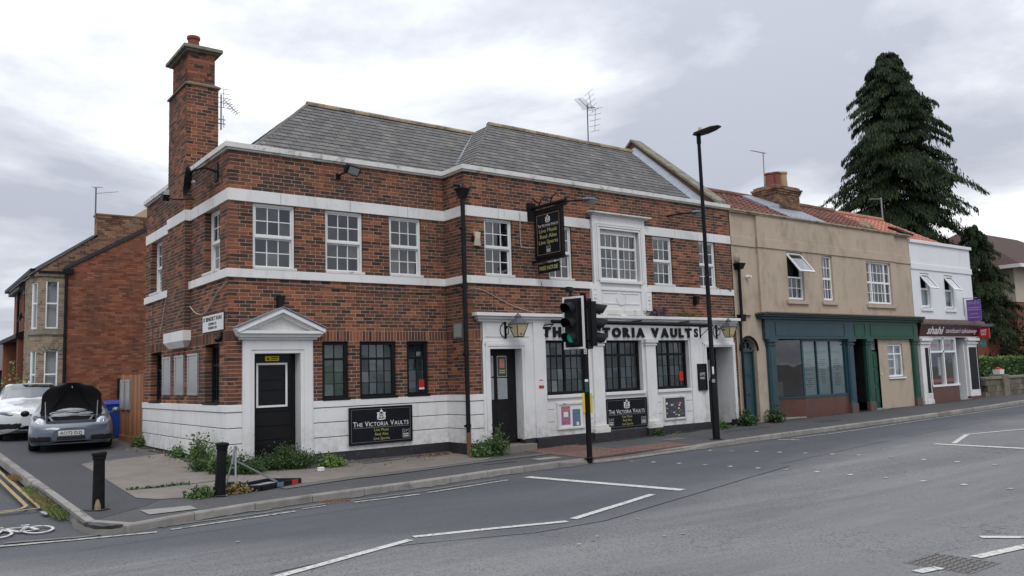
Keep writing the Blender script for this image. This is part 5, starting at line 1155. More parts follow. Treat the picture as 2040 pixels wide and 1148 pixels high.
# window bay, door lobby and panelled pilasters
m = MB(); m.fbox(PR, 25.5, 27.6, -.2, .5, -.3, .05); build('stall_riser', m, 'brown_tile', sf)
m = MB(); m.fbox(PR, 25.5, 27.62, .5, .57, -.1, .09)
for u in (25.5, 26.54, 27.52): m.fbox(PR, u, u+.08, .57, 2.34, -.1, .05)
m.fbox(PR, 25.58, 27.52, 2.26, 2.34, -.1, .05); m.fbox(PR, 25.58, 27.52, 1.76, 1.83, -.1, .05); wt = build('window', m, 'upvc', tk)
for a, b in ((25.58, 26.54), (26.62, 27.52)):
    pane(wt, PR, a, b, .57, 1.76, -.02); pane(wt, PR, a, b, 1.83, 2.26, -.02)
    m = MB(); m.quad(PR(a, 1.83, -.05), PR(b, 1.83, -.05), PR(b, 2.26, -.05), PR(a, 2.26, -.05)); build('frosting', m, 'frost', wt)
    m = MB()
    for i in range(6): m.fbox(PR, a+.2+i*.09, a+.26+i*.09, 1.98, 2.1, -.045, -.04)
    build('red_print', m, 'red', wt); m = MB(); m.fbox(PR, a+.1, b-.1, .66, .78, -.045, -.04); build('red_strip', m, 'red', wt)
m = MB(); m.box(25.55, 27.6, D+1.0, D+1.04, .3, 2.4); m.quad(PR(25.5, .5, -1), PR(27.6, .5, -1), PR(27.6, .5, -.1), PR(25.5, .5, -.1)); m.quad(PR(27.6, -.1, -1.4), PR(27.6, -.1, .0), PR(27.6, 2.35, 0), PR(27.6, 2.35, -1.4)); build('room_back', m, 'room_mid', wt)
m = MB(); m.fbox(PR, 26.75, 27.1, .9, 1.6, -.3, -.28); build('menu_poster', m, 'sign_white', wt)
m = MB(); m.fbox(PR, 27.6, 28.5, -.2, 2.3, -1.3, -1.25); m.fbox(PR, 28.42, 28.46, -.2, 2.3, -1.25, -.05); dl = build('door', m, 'render_white', sf)
m = MB(); m.fbox(PR, 27.85, 28.42, -.1, 2.0, -1.25, -1.22); build('door_leaf', m, 'room_mid', dl); m = MB(); m.fbox(PR, 27.6, 28.45, -.25, -.04, -1.2, .1); build('door_step', m, 'concrete_light', dl)
for a, b in ((24.82, 25.48), (28.46, 29.32)):
    m = MB(); m.fbox(PR, a, b, .0, 2.34, -.15, .07); p = build('pilaster', m, 'white', sf, bev=.006)
    m = MB(); m.fbox(PR, a-.03, b+.03, 2.08, 2.14, 0, .12); m.fbox(PR, a-.06, b+.06, 2.2, 2.3, 0, .18); build('capital', m, 'white', p, bev=.006)
    k = a+.3 if a < 26 else a+.12
    m = MB(); m.fbox(PR, k, b-.1 if a > 26 else b-.12, .3, 1.95, .07, .076); build('black_panel', m, 'black', p)
    m = MB(); m.fbox(PR, b-.05, b-.01, .3, 1.98, .07, .076); build('black_panel', m, 'black', p)
    m = MB(); m.fbox(PR, a-.02, b+.02, -.3, .05, -.1, .09); build('pilaster_base', m, 'brown_tile' if a > 26 else 'white', p)
m = MB(); m.fbox(PR, 24.56, 24.82, -.2, 2.34, -.5, -.45); build('side_door', m, 'black', sf)
m = MB(); m.fbox(PR, 29.32, 29.5, -.2, 2.34, -.1, .02); build('end_post', m, 'black', sf)
# newer orange roof
m = MB(); m.quad((XB2, -.5, 5.98), (28.35, -.5, 5.98), (28.35, 2.1, 7.42), (XB2, 2.1, 7.42)); m.quad((XB2, 2.1, 7.42), (28.35, 2.1, 7.42), (28.35, 4.9, 5.9), (XB2, 4.9, 5.9)); m.quad((28.35, -.5, 5.98), (28.35, 2.1, 7.42), (28.35, 4.9, 5.9)); rf3 = build('roof', m, 'house_roof', tk)
TT = []; pantiles(TT, (XB2, -.5, 6.0), (28.4, -.5, 6.0), (XB2, 2.1, 7.44)); emit_tiles(TT, rf3, 'pantile_new', 200)
ridge((XB2, 2.1, 7.52), (28.4, 2.1, 7.52), 'pantile_new', rf3, .13, .4)
m = MB(); vd = Vector((0, 2.6, 1.44)).normalized()
p0 = Vector((26.3, .1, 6.40)); q0 = p0+vd*.75; m.hexa([p0, p0+Vector((.7, 0, 0)), q0+Vector((.7, 0, 0)), q0, p0+Vector((0, -.04, .07)), p0+Vector((.7, -.04, .07)), q0+Vector((.7, -.04, .07)), q0+Vector((0, -.04, .07))]); build('roof_window', m, 'black_gloss', rf3)
# ================================================================== terrace on the side road
hs = thing('end_terrace_house', 'red brick end terrace house with a blank gable and a buff brick bay', 'house', (1, 17, .1))
YG = 15.0; PG = lambda u, z, d: (u, YG-d, z)
def rake(u): return 5.49+(u+.45)*.61
m = MB(); m.prism([(-.48, YG+.01, -.1), (4.6, YG+.01, -.1), (4.6, YG+.01, rake(3.2)-.2), (3.2, YG+.01, rake(3.2)), (-.48, YG+.01, 5.46)], (0, .2, 0)); gw_ = build('gable_wall', m, 'mortar_dark', hs)
gb = Brickwork('brick_red', 300); z = .0; i = 0
while z < 7.9:
    u0 = max(-.49, (z+.07-5.49)/.61-.45)
    if u0 < 3.2: gb.course(PG, u0, 3.6, z, z+.075, [], (.1125 if i % 2 else 0)+.03*(i % 5 == 0), depth=.03)
    z += .075; i += 1
gb.emit(gw_)
m = MB(); A, B = Vector((-.55, YG-.05, 5.44)), Vector((3.2, YG-.05, rake(3.2))); m.prism([A, B, B+Vector((0, 0, .16)), A+Vector((0, 0, .12))], (0, .25, 0)); build('verge_flashing', m, 'black_base', hs)
PH = lambda u, z, d: (u, YG+.2-d, z)
def rake2(u): return 5.3+(u+1.43)*.77
m = MB(); m.prism([(-1.4, YG+.21, 5.2), (4, YG+.21, 5.2), (4, YG+.21, 7.6), (2.4, YG+.21, rake2(2.2)), (-1.43, YG+.21, 5.28)], (0, .2, 0)); og = build('old_gable', m, 'mortar', hs)
ob = Brickwork('brick_old', 120); z = 5.25; i = 0
while z < 7.5:
    u0 = max(-1.43, (z+.07-5.3)/.77-1.43)
    if z+.07 > 6.66: u0 = .43
    ob.course(PH, u0, 2.6, z, z+.075, [], .1125*(i % 2), depth=.03); z += .075; i += 1
ob.emit(og)
m = MB(); m.box(.44, 2.8, YG+.215, YG+.75, 6.5, 7.48); m.box(.4, 2.8, YG+.19, YG+.78, 7.45, 7.5); cs = build('chimney', m, 'brick_old', hs)
m = MB(); m.prism([(-1.55, YG+.15, 5.24), (.46, YG+.15, rake2(.46)), (.46, YG+.15, rake2(.46)+.06), (-1.55, YG+.15, 5.3)], (0, 6, 0)); rfh = build('roof', m, 'slate_grey_roof', hs)
m = MB(); m.quad((-.5, YG+.2, -.1), (-.5, YG+7, -.1), (-.5, YG+7, 5.4), (-.5, YG+.2, 5.4)); build('front_wall', m, 'brick_red', hs)
m = MB(); m.quad((.46, YG+.4, rake2(.46)+.03), (3.5, YG+.4, 8.6), (3.5, YG+6.2, 8.6), (.46, YG+6.2, rake2(.46)+.03)); build('roof_upper', m, 'slate_grey_roof', rfh)
# bay
PB = lambda u, z, d: (u, YG+.05-d, z); PB2 = lambda u, z, d: (-1.27-.23*u/.5-d*.91, YG+.05+u, z); PB3 = lambda u, z, d: (-1.5-d, YG+.55+u, z)
hA = [(-1.1, -.72, 3.45, 5.08), (-1.1, -.7, 1.2, 2.75)]
m = MB(); wallsheet(m, PB, -1.27, -.5, -.1, 5.25, hA, d=-.004, jamb=.1); wallsheet(m, PB2, 0, .5, -.1, 5.25, [(.12, .4, 3.45, 5.0), (.12, .4, 1.3, 2.75)], d=-.004); wallsheet(m, PB3, 0, 1.2, -.1, 5.25, [], d=-.004)
bay2 = build('bay', m, 'mortar', hs)
bb = Brickwork('brick_buff', 60); bb.fill(PB, -1.27, -.5, 0, 5.2, hA, depth=.04); bb.fill(PB2, 0, .5, 0, 5.2, [(.12, .4, 3.45, 5.0), (.12, .4, 1.3, 2.75)], depth=.04); bb.fill(PB3, 0, 1.2, 0, 5.2, [], depth=.04); bb.emit(bay2)
m = MB(); m.fbox(PB, -1.32, -.52, 3.26, 3.42, -.02, .06); m.fbox(PB2, -.04, .52, 3.26, 3.42, -.02, .06); build('bay_sill', m, 'stone_cap', bay2); m = MB(); m.fbox(PB, -1.32, -.48, 5.2, 5.32, -.3, .06); m.fbox(PB2, -.04, .52, 5.2, 5.32, -.3, .05); m.fbox(PB3, 0, 1.3, 5.2, 5.32, -.3, .05); build('bay_band', m, 'stone_cap', bay2)
grid_window(hs, PB, -1.1, -.72, 3.45, 5.08, 1, (1, 1), -.04, 'upvc', fr=.045, mid=4.3, midw=.05, back='net', backd=.15); grid_window(hs, PB, -1.1, -.7, 1.2, 2.75, 1, (1, 1), -.04, 'upvc', fr=.045, mid=1.95, midw=.05, back='net', backd=.15)
grid_window(hs, PB2, .12, .4, 3.45, 5.0, 1, (1, 1), -.03, 'upvc', fr=.04, mid=4.3, midw=.05, back='net', backd=.15); grid_window(hs, PB2, .12, .4, 1.3, 2.75, 1, (1, 1), -.03, 'upvc', fr=.04, mid=1.95, midw=.05, back='net', backd=.15)
m = MB()
for k in range(7):
    t = math.pi*(k+.5)/7; c = Vector((-.9+.34*math.cos(t), 0, 2.62+.26*math.sin(t))); m.obox(PB(c.x, c.z, .0), .1, .05, .2, Matrix.Rotation(math.pi/2-t, 3, 'Y'))
build('arch_stone', m, 'stone_cap', bay2)
m = MB(); m.tube([(-.52, YG-.06, 5.35), (-.52, YG-.06, .0)], .05, 8); m.box(-.62, -.3, YG-.12, YG+.02, 5.3, 5.46); m.box(-1.35, -.5, YG-.06, YG+.02, 5.3, 5.37); build('drainpipe', m, 'black', hs)
m = MB(); m.box(1.12, 1.5, YG-.12, YG, 1.1, 1.75); build('meter_box', m, 'black', hs); m = MB(); m.box(1.2, 1.26, YG-.06, YG, .1, 1.1); build('meter_pipe', m, 'black', hs)
# next house
h2 = thing('terraced_house', 'brick terraced house further down the side road with a dark canopy over its door', 'house', (0, 24, .1))
PT = lambda u, z, d: (-1.0-d, u, z)
hT = [(18.9, 20.0, 3.75, 5.2), (20.5, 21.4, 3.75, 5.2), (22.7, 23.6, 3.7, 5.15), (19.4, 20.9, .3, 3.0), (21.4, 23.4, .3, 3.1)]
m = MB(); wallsheet(m, PT, 16.9, 24.6, -.1, 5.6, hT, d=0, jamb=.12); m.quad(PT(16.9, -.1, 0), PT(16.9, -.1, -1), PT(16.9, 5.6, -1), PT(16.9, 5.6, 0)); w2 = build('wall', m, 'brick_red', h2)
for k, (a, b, c, e) in enumerate(hT): 
    w = grid_window(h2, PT, a, b, c, e, 1 if k < 3 else 2, (1, 1), -.05, 'upvc', fr=.07, mid=(c+e)/2, midw=.06, back='net', backd=.2, bar=.06)
    if k < 3:
        m = MB(); m.fbox(PT, a-.1, b+.1, c-.14, c, -.03, .08); build('sill', m, 'concrete_light', w); m = MB(); m.fbox(PT, a-.05, b+.05, e, e+.2, -.03, .05); build('lintel', m, 'concrete_light', w)
m = MB(); m.prism([PT(18.6, 3.35, .0), PT(18.6, 3.35, .55), PT(18.6, 3.5, .55), PT(18.6, 3.75, .0)], (0, 5.4, 0)); cn = build('canopy', m, 'black', h2)
for a, b in ((18.7, 19.2), (23.5, 23.8)): m = MB(); m.fbox(PT, a, b, .1, 3.35, 0, .45); build('canopy_pier', m, 'brick_red', cn)
m = MB(); m.prism([(-1.25, 16.9, 5.55), (-1.25, 16.9, 5.68), (.6, 16.9, 7.0), (.6, 16.9, 6.85)], (0, 7.9, 0)); build('roof', m, 'slate_grey_roof', h2)
m = MB(); m.box(-1.35, -1.2, 16.9, 24.8, 5.55, 5.68); m.tube([(-1.08, 22.5, 5.6), (-1.08, 22.5, .1)], .05, 6); build('gutter', m, 'black', h2); m = MB(); m.box(-1.22, -1.0, 16.9, 24.7, 5.4, 5.55); build('eaves_board', m, 'concrete_light', h2)
m = MB(); R_ = Matrix.Rotation(math.radians(70), 3, 'Y'); m.lathe((-1.35, 19.3, 4.15), [(.02, -.06), (.14, -.03), (.2, .02), (.19, .03), (.13, -.01)], 14, Matrix.Rotation(math.radians(-75), 3, 'Y')); m.tube([(-1.3, 19.3, 4.15), (-1.0, 19.35, 4.1)], .02, 5)
dsh = tag(build('satellite_dish', m, 'black', None, smooth=True), 'small dark satellite dish on the terraced house beyond the bay', 'satellite dish')
# low garage at the far end of the side road
gr = thing('garage', 'low grey roofed garage at the far end of the side road', 'garage', (-1.5, 32, 0))
m = MB(); m.box(-6, 1, 32, 36, -.1, 2.5); build('wall', m, 'garage', gr); m = MB(); m.prism([(-6.3, 31.7, 2.55), (1.2, 31.7, 2.55), (1.2, 33.5, 3.75), (-6.3, 33.5, 3.75)], (0, 0, .08)); build('roof', m, 'slate_grey_roof', gr)
m = MB(); m.box(-6.3, 1.2, 31.64, 31.7, 2.45, 2.62); build('fascia', m, 'concrete_light', gr)
# brick house behind the hedge on the right
bh = thing('detached_house', 'brown roofed brick and cream house behind the hedge at the right edge', 'house', (50, 4, 0))
m = MB(); m.box(45, 60, 3.6, 12, 0, 4.6); build('wall', m, 'brick_red', bh); m = MB(); m.box(45.02, 60, 3.57, 12, 4.6, 6.6); build('upper_wall', m, 'house_cream', bh)
m = MB(); m.add([(44.3, 2.9, 6.6), (61, 2.9, 6.6), (61, 12.7, 6.6), (44.3, 12.7, 6.6), (49, 7.8, 9.6), (57, 7.8, 9.6)], [(0, 1, 5, 4), (1, 2, 5), (2, 3, 4, 5), (3, 0, 4), (0, 3, 2, 1)]); build('roof', m, 'house_roof', bh)
m = MB(); m.box(44.3, 61, 2.85, 2.95, 6.45, 6.65); m.box(44.25, 44.35, 2.9, 12.7, 6.45, 6.65); build('fascia_board', m, 'white_clean', bh)
PHs = lambda u, z, d: (u, 3.57-d, z); PHw = lambda u, z, d: (45-d, u, z)
for P_, u in ((PHs, 46.2), (PHw, 4.3), (PHw, 7), (PHs, 50)): grid_window(bh, P_, u, u+.9, 2.6, 3.9, 1, (1, 1), .02, 'upvc', mid=3.3, back='room_mid', backd=.05)
an = thing('brick_annexe', 'small brick building just past the white takeaway', 'annexe', (36, 6, 0))
m = MB(); m.box(33.5, 41, 3.0, 8, 0, 3.1); build('wall', m, 'brick_red', an); m = MB(); m.box(33.2, 41.2, 2.8, 8.2, 3.1, 3.25); build('roof', m, 'slate_grey_roof', an)
# ================================================================== signs and fittings on the pub
def crest(P, uc, z, h, d, mat, parent):
    m = MB(); s = h
    def el(u, v, a, b): m.ell(P(uc+u*s, z+v*s, d), a*s if P is not PHg else .002, .002 if P is not PHg else a*s, b*s, 10, 6)
    for u, v, a, b in [(0, .9, .05, .06), (0, .78, .13, .07), (0, .72, .17, .03), (-.2, .62, .09, .06), (.2, .62, .09, .06), (-.3, .52, .08, .12), (.3, .52, .08, .12), (-.34, .3, .07, .16), (.34, .3, .07, .16), (-.22, .38, .05, .2), (.22, .38, .05, .2), (-.05, .5, .05, .07), (.07, .48, .05, .06), (-.06, .33, .05, .06), (.06, .32, .05, .07), (0, .2, .1, .05), (-.28, .1, .14, .04), (.28, .1, .14, .04), (0, .06, .25, .04), (-.38, .62, .04, .06), (.38, .62, .04, .06)]: el(u, v, a, b)
    return build('crest', m, mat, parent)
def sheep_logo(P, uc, z, s, d, parent):
    m = MB(); h = s/2
    for a, b, c, e in ((-h, h, 0, .03*s), (-h, -h+.03*s, .03*s, 1.1*s), (h-.03*s, h, .03*s, 1.1*s), (-h, -.2*s, 1.07*s, 1.1*s), (.3*s, h, 1.07*s, 1.1*s)): m.fbox(P, uc+a, uc+b, z+c, z+e, d, d+.002)
    for k in range(9):
        t = k*.6; m.fbox(P, uc+.1*s+.11*s*math.cos(t)-.02*s, uc+.1*s+.11*s*math.cos(t)+.03*s, z+.92*s+.11*s*math.sin(t)-.02*s, z+.92*s+.11*s*math.sin(t)+.03*s, d, d+.002)
    m.fbox(P, uc-.3*s, uc-.12*s, z+.78*s, z+.84*s, d, d+.002)
    build('brewery_logo', m, 'sign_white', parent)
    text_on(P, 'BLACK', uc, z+.4*s, .27*s, d, 'sign_white', parent, width=.78*s, offset=.006*s); text_on(P, 'SHEEP', uc, z+.13*s, .27*s, d, 'sign_white', parent, width=.78*s, offset=.006*s)
def smallcaps(P, u0, u1, z, h, d, mat, parent):
    """white capitals with taller initials, and small serifs"""
    words = ['THE', 'VICTORIA', 'VAULTS']; items = []
    for w_ in words:
        for k, c in enumerate(w_):
            mb_ = textmb(c, (h if k == 0 else h*.78)/.69, .001); xs_ = [v[0] for v in mb_.v]; items.append((mb_, min(xs_), max(xs_)-min(xs_)))
        items.append(None)
    items.pop(); tot = sum((i[2]+.014*h/.1 if i else h*.42) for i in items); k = (u1-u0)/tot; x = u0; m = MB()
    for it in items:
        if it is None: x += h*.42*k; continue
        mb_, x0, w_ = it; zs = [v[1] for v in mb_.v]; z0 = min(zs); z1 = max(zs)
        mb_.tmap(lambda v: Vector(P(x+(v.x-x0)*k, z+v.y-max(0, z0*0), d+v.z))); m.add(mb_.v, mb_.f)
        x += (w_+.014*h/.1)*k
    return build('pub_name', m, mat, parent)
PHg = lambda u, z, d: (6.9-d, -u, z)
def board(name, label, u0, u1, z0, z1, P, d, logos):
    t = thing(name, label, 'sign', P((u0+u1)/2, z0, d)); m = MB(); m.fbox(P, u0, u1, z0, z1, d-.03, d); b = build('board', m, 'sign_black', t, bev=.004)
    m = MB(); g = .025
    for a, b2, c, e in ((u0, u1, z0, z0+g), (u0, u1, z1-g, z1), (u0, u0+g, z0+g, z1-g), (u1-g, u1, z0+g, z1-g)): m.fbox(P, a, b2, c, e, d, d+.015)
    build('frame', m, 'black_metal', t)
    m = MB(); q = .05; w = .004
    for a, b2, c, e in ((u0+q, u1-q, z0+q, z0+q+w), (u0+q, u1-q, z1-q, z1-q+w), (u0+q, u0+q+w, z0+q, z1-q), (u1-q, u1-q+w, z0+q, z1-q)): m.fbox(P, a, b2, c, e, d, d+.002)
    m.fbox(P, u0+.09, u1-.09, z0+.345, z0+.351, d, d+.002); build('line_border', m, 'grey_panel', t)
    uc = (u0+u1)/2; crest(P, uc, z0+.49, .25, d+.003, 'sign_white', t)
    smallcaps(P, u0+.09, u1-.08, z0+.375, .105, d+.003, 'sign_white', t)
    for k, s in enumerate(('Live Music', 'Real Ales', 'Live Sports')): text_on(P, s, uc, z0+.265-.09*k, .085, d+.003, 'gold', t)
    for u in logos: sheep_logo(P, u, z0+.09, .16, d+.003, t)
board('pub_sign_board', 'black pub name board on the white plinth below the small windows', 2.48, 3.98, .1, .88, PF, .075, [3.82])
board('pub_sign_board', 'black pub name board between the two white pilasters of the bar front', 8.98, 10.42, .03, .78, PR, .075, [9.14, 10.28])
# hanging sign
t = thing('hanging_sign', 'black hanging pub sign on a bracket above the bar front', 'sign', (6.9, -1.5, 4.1))
m = MB(); m.fbox(PHg, 1.0, 1.95, 4.14, 5.22, -.03, .03); build('board', m, 'sign_black', t)
m = MB()
for a, b, c, e in ((.98, 1.97, 4.12, 4.18), (.98, 1.97, 5.18, 5.24), (.98, 1.04, 4.18, 5.18), (1.91, 1.97, 4.18, 5.18)): m.fbox(PHg, a, b, c, e, -.045, .045)
build('frame', m, 'black_metal', t, bev=.006)
m = MB()
for a, b, c, e in ((1.07, 1.88, 4.21, 4.217), (1.07, 1.88, 5.143, 5.15), (1.07, 1.077, 4.217, 5.143), (1.873, 1.88, 4.217, 5.143), (1.1, 1.85, 4.845, 4.85)): m.fbox(PHg, a, b, c, e, .03, .033)
build('line_border', m, 'pot_buff', t)
crest(PHg, 1.47, 4.94, .2, .033, 'sign_white', t); smallcaps(PHg, 1.11, 1.84, 4.865, .055, .033, 'sign_white', t)
for k, s in enumerate(('Live Music', 'Real Ales', 'Live Sports')): text_on(PHg, s, 1.47, 4.72-.135*k, .13, .033, 'gold', t, width=(.64, .6, .68)[k], offset=.001)
sheep_logo(PHg, 1.47, 4.245, .14, .033, t)
m = MB(); m.fbox(PHg, 1.05, 1.8, 3.78, 4.0, -.012, .012); build('free_house_plate', m, 'sign_black', t)
text_on(PHg, 'FREE HOUSE', 1.425, 3.85, .13, .014, 'gold', t, width=.66, offset=.003)
m = MB(); m.fbox(PHg, .86, 2.0, 4.06, 4.11, -.05, .05); build('lower_rail', m, 'black_metal', t); m = MB(); m.tube([PHg(.86, 5.36, 0), PHg(2.1, 5.36, 0)], .045, 8); m.tube([PHg(.95, 5.27, 0), PHg(2.12, 5.27, 0)], .03, 8); 
build('bracket', m, 'black_metal', t); m = MB(); m.box(6.75, 7.0, D-.04, D, 5.05, 5.5); build('wall_plate', m, 'black_metal', t)
m = MB()
for a in (1.2, 1.6): m.tube([PHg(a-.05, 5.4, 0), PHg(a+.06, 5.52, .02), PHg(a+.15, 5.58, -.03), PHg(a+.22, 5.5, 0)], .015, 6)
m.tube([PHg(.9, 5.6, 0), PHg(1.15, 5.44, 0)], .02, 6); build('scrollwork', m, 'black_metal', t)
# floodlights
def flood(loc, P, u, z, arm, label, lamp='grey_panel'):
    t = thing('floodlight', label, 'floodlight', P(u, z, 0), 'floodlights on the pub')
    m = MB(); m.tube([P(u, z, 0), P(u+.05, z+.05, arm*.5), P(u+.15, z+.1, arm)], .02, 6); m.fbox(P, u-.05, u+.05, z-.06, z+.06, 0, .02); build('arm', m, 'black_metal', t)
    c = Vector(P(u+.18, z+.1, arm+.05)); R = Matrix.Rotation(math.radians(35), 3, 'X') @ Matrix.Rotation(.15, 3, 'Y')
    m = MB(); m.obox(c, .32, .14, .2, R); build('housing', m, 'black_metal', t, bev=.02)
    m = MB(); m.obox(c+R @ Vector((0, -.073, 0)), .24, .006, .15, R); build('lamp_glass', m, lamp, t); return t
flood(0, PF, 2.32, 5.78, .28, 'boxy black floodlight under the coping above the first floor sash windows')
for u, z, lab in ((8.2, 5.62, 'floodlight on a long arm above the hanging pub sign'), (12.2, 5.68, 'floodlight on a long arm left of the street lamp near the parapet')):
    t = thing('floodlight', lab, 'floodlight', PR(u-.5, z, 0), 'floodlights on the pub'); m = MB(); m.tube([PR(u-.55, z-.05, 0), PR(u-.3, z+.0, .25), PR(u, z+.02, .45)], .025, 6); build('arm', m, 'black_metal', t)
    m = MB(); m.ell(PR(u+.15, z+.02, .5), .26, .13, .07, 12, 8); build('housing', m, 'galv_dark', t, smooth=True); m = MB(); m.ell(PR(u+.18, z-.02, .52), .2, .1, .045, 12, 6); build('lamp_glass', m, 'grey_panel', t, smooth=True)
t = thing('floodlight', 'small floodlight on a rod in front of the tall chimney breast', 'floodlight', (-.2, 2.6, 5.6), 'floodlights on the pub')
m = MB(); m.tube([(-.1, 2.0, 5.42), (-.35, 2.55, 5.5), (-.4, 2.9, 5.6)], .02, 6); build('arm', m, 'black_metal', t); m = MB(); m.obox((-.42, 3.0, 5.62), .14, .22, .14, Matrix.Rotation(.3, 3, 'X')); build('housing', m, 'black_metal', t, bev=.01); m = MB(); m.obox((-.42, 2.88, 5.7), .1, .02, .12, Matrix.Rotation(.4, 3, 'X')); build('lamp_glass', m, 'sign_white', t)
# satellite dish at the corner parapet
t = thing('satellite_dish', 'black satellite dish bracketed to the side wall at the pub corner', 'satellite dish', (0, .9, 5.6))
Rd_ = Vector((-.93, .33, .12)).to_track_quat('Z', 'Y').to_matrix()
m = MB(); m.lathe((-.42, 1.25, 5.62), [(.03, -.075), (.15, -.06), (.27, -.01), (.34, .04), (.335, .045), (.26, 0), (.14, -.045), (.03, -.06)], 20, Rd_); build('dish', m, 'black', t, smooth=True)
m = MB(); m.tube([(-.02, .7, 5.75), (-.25, .75, 5.82), (-.4, 1.0, 5.78), (-.44, 1.2, 5.68)], .025, 6); m.box(-.03, 0, .6, .82, 5.55, 5.9); build('bracket', m, 'black_metal', t)
m = MB(); m.ell((-.36, 1.08, 5.56), .05, .08, .05); m.ell((-.3, .98, 5.8), .04, .06, .05); build('receiver', m, 'grey_panel', t, smooth=True)
# horizontal light bar over the fascia
t = thing('sign_light_bar', 'long black tubular light bar running above the fascia letters', 'light', (9.9, D-.4, 2.6))
m = MB(); m.tube([(7.05, D-.42, 2.66), (12.75, D-.42, 2.62)], .045, 8); build('tube', m, 'black_metal', t, smooth=True)
for u in (7.1, 12.7):
    m = MB(); m.box(u-.015, u+.015, D-.42, D-.03, 2.58, 2.61); m.box(u-.015, u+.015, D-.06, D-.03, 2.3, 2.61); m.tube([(u, D-.05, 2.34), (u, D-.38, 2.58)], .01, 5); build('bracket', m, 'black_metal', t)
for u in (8.0, 10.0, 11.8): m = MB(); m.box(u-.02, u+.02, D-.44, D-.03, 2.7, 2.73); build('bracket', m, 'black_metal', t)
cable([(9.7, D-.2, 2.73), (10.4, D-.42, 2.72), (11.1, D-.43, 2.68), (11.9, D-.43, 2.68)], .006, 'cable', 'cable', t)
# lanterns
def lantern(x, label):
    t = thing('wall_lantern', label, 'lantern', (x, D-.35, 2.2), 'lanterns on the bar front'); Y = D-.38; k0 = len(bpy.data.objects); before = set(bpy.data.objects)
    m = MB(); m.add([(x-.09, Y-.09, 2.27), (x+.09, Y-.09, 2.27), (x+.09, Y+.09, 2.27), (x-.09, Y+.09, 2.27), (x-.19, Y-.19, 2.6), (x+.19, Y-.19, 2.6), (x+.19, Y+.19, 2.6), (x-.19, Y+.19, 2.6)], MB.BF); build('lamp_glass', m, 'lantern_glass', t)
    m = MB()
    for a, b in ((-1, -1), (1, -1), (1, 1), (-1, 1)): m.tube([(x+a*.093, Y+b*.093, 2.26), (x+a*.195, Y+b*.195, 2.61)], .012, 5)
    for a, b in (((-1, -1), (1, -1)), ((1, -1), (1, 1)), ((1, 1), (-1, 1)), ((-1, 1), (-1, -1))):
        m.tube([(x+a[0]*.195, Y+a[1]*.195, 2.61), (x+b[0]*.195, Y+b[1]*.195, 2.61)], .016, 5); m.tube([(x+a[0]*.093, Y+a[1]*.093, 2.26), (x+b[0]*.093, Y+b[1]*.093, 2.26)], .013, 5)
    m.box(x-.03, x+.03, Y-.115, Y-.105, 2.32, 2.42); build('frame', m, 'black_metal', t)
    m = MB(); m.add([(x-.22, Y-.22, 2.61), (x+.22, Y-.22, 2.61), (x+.22, Y+.22, 2.61), (x-.22, Y+.22, 2.61), (x-.07, Y-.07, 2.78), (x+.07, Y-.07, 2.78), (x+.07, Y+.07, 2.78), (x-.07, Y+.07, 2.78)], MB.BF); m.lathe((x, Y, 2.78), [(.08, 0), (.09, .05), (.05, .09), (.015, .11), (.025, .14), (.005, .19)], 10); build('cap', m, 'galv_dark', t)
    m = MB(); m.tube([(x-.12, D-.04, 2.6), (x-.22, D-.2, 2.56), (x-.17, Y, 2.5)], .014, 6); m.tube([(x-.12, D-.04, 2.35), (x-.1, D-.14, 2.4), (x-.15, D-.2, 2.5), (x-.12, D-.12, 2.55), (x-.1, D-.06, 2.5)], .012, 6); m.box(x-.15, x-.09, D-.05, D-.03, 2.28, 2.68)
    m.tube([(x-.12+.16*math.sin(a*.5)*-1, D-.06, 2.47+.17*math.cos(a*.5)) for a in range(7)], .01, 5); build('bracket', m, 'black_metal', t)
    for o in set(bpy.data.objects)-before:
        if o.name.split('.')[0] == 'bracket': continue
        for v in o.data.vertices: v.co = Vector((x, Y, 2.5))+(v.co-Vector((x, Y, 2.5)))*.82
lantern(6.1, 'cream glass wall lantern above the left bar door'); lantern(13.52, 'cream glass wall lantern above the right bar door beside the drainpipe')
# alarm box, vent, small fittings, street name plate
t = thing('alarm_box', 'cream burglar alarm box beside the drainpipe on the first floor', 'alarm box', PR(5.26, 4.5, 0)); m = MB(); m.prism([PR(5.18, 4.36, .07), PR(5.36, 4.36, .07), PR(5.33, 4.52, .08), PR(5.36, 4.68, .07), PR(5.18, 4.68, .07), PR(5.2, 4.52, .08)], (0, .07, 0)); build('cover', m, 'house_cream', t, bev=.012); m = MB(); m.fbox(PR, 5.14, 5.19, 4.47, 4.58, 0, .05); build('strobe', m, 'black', t)
t = thing('vent_plate', 'metal vent plate on the brick return wall', 'vent', PQ(.5, 2.3, 0)); m = MB(); m.fbox(PQ, .32, .7, 2.3, 2.66, 0, .03); build('plate', m, 'galv', t); m = MB(); m.fbox(PQ, .36, .66, 2.34, 2.62, .03, .034); build('mesh', m, 'grey_panel', t)
for P_, u, z, lab in ((PF, 1.0, 3.08, 'small black wall spotlight above the corner door pediment'), (PR, 12.55, 3.35, 'small black wall spotlight under the lower band left of the street lamp')):
    t = thing('wall_spotlight', lab, 'spotlight', P_(u, z, 0)); m = MB(); m.prism([P_(u-.05, z-.14, .02), P_(u+.03, z-.14, .02), P_(u+.1, z+.1, .02), P_(u-.05, z+.1, .02)], (0, -.14, 0)); build('housing', m, 'black', t, bev=.01); m = MB(); m.fbox(P_, u-.03, u+.03, z-.05, z+.05, 0, .03); build('bracket', m, 'black', t)
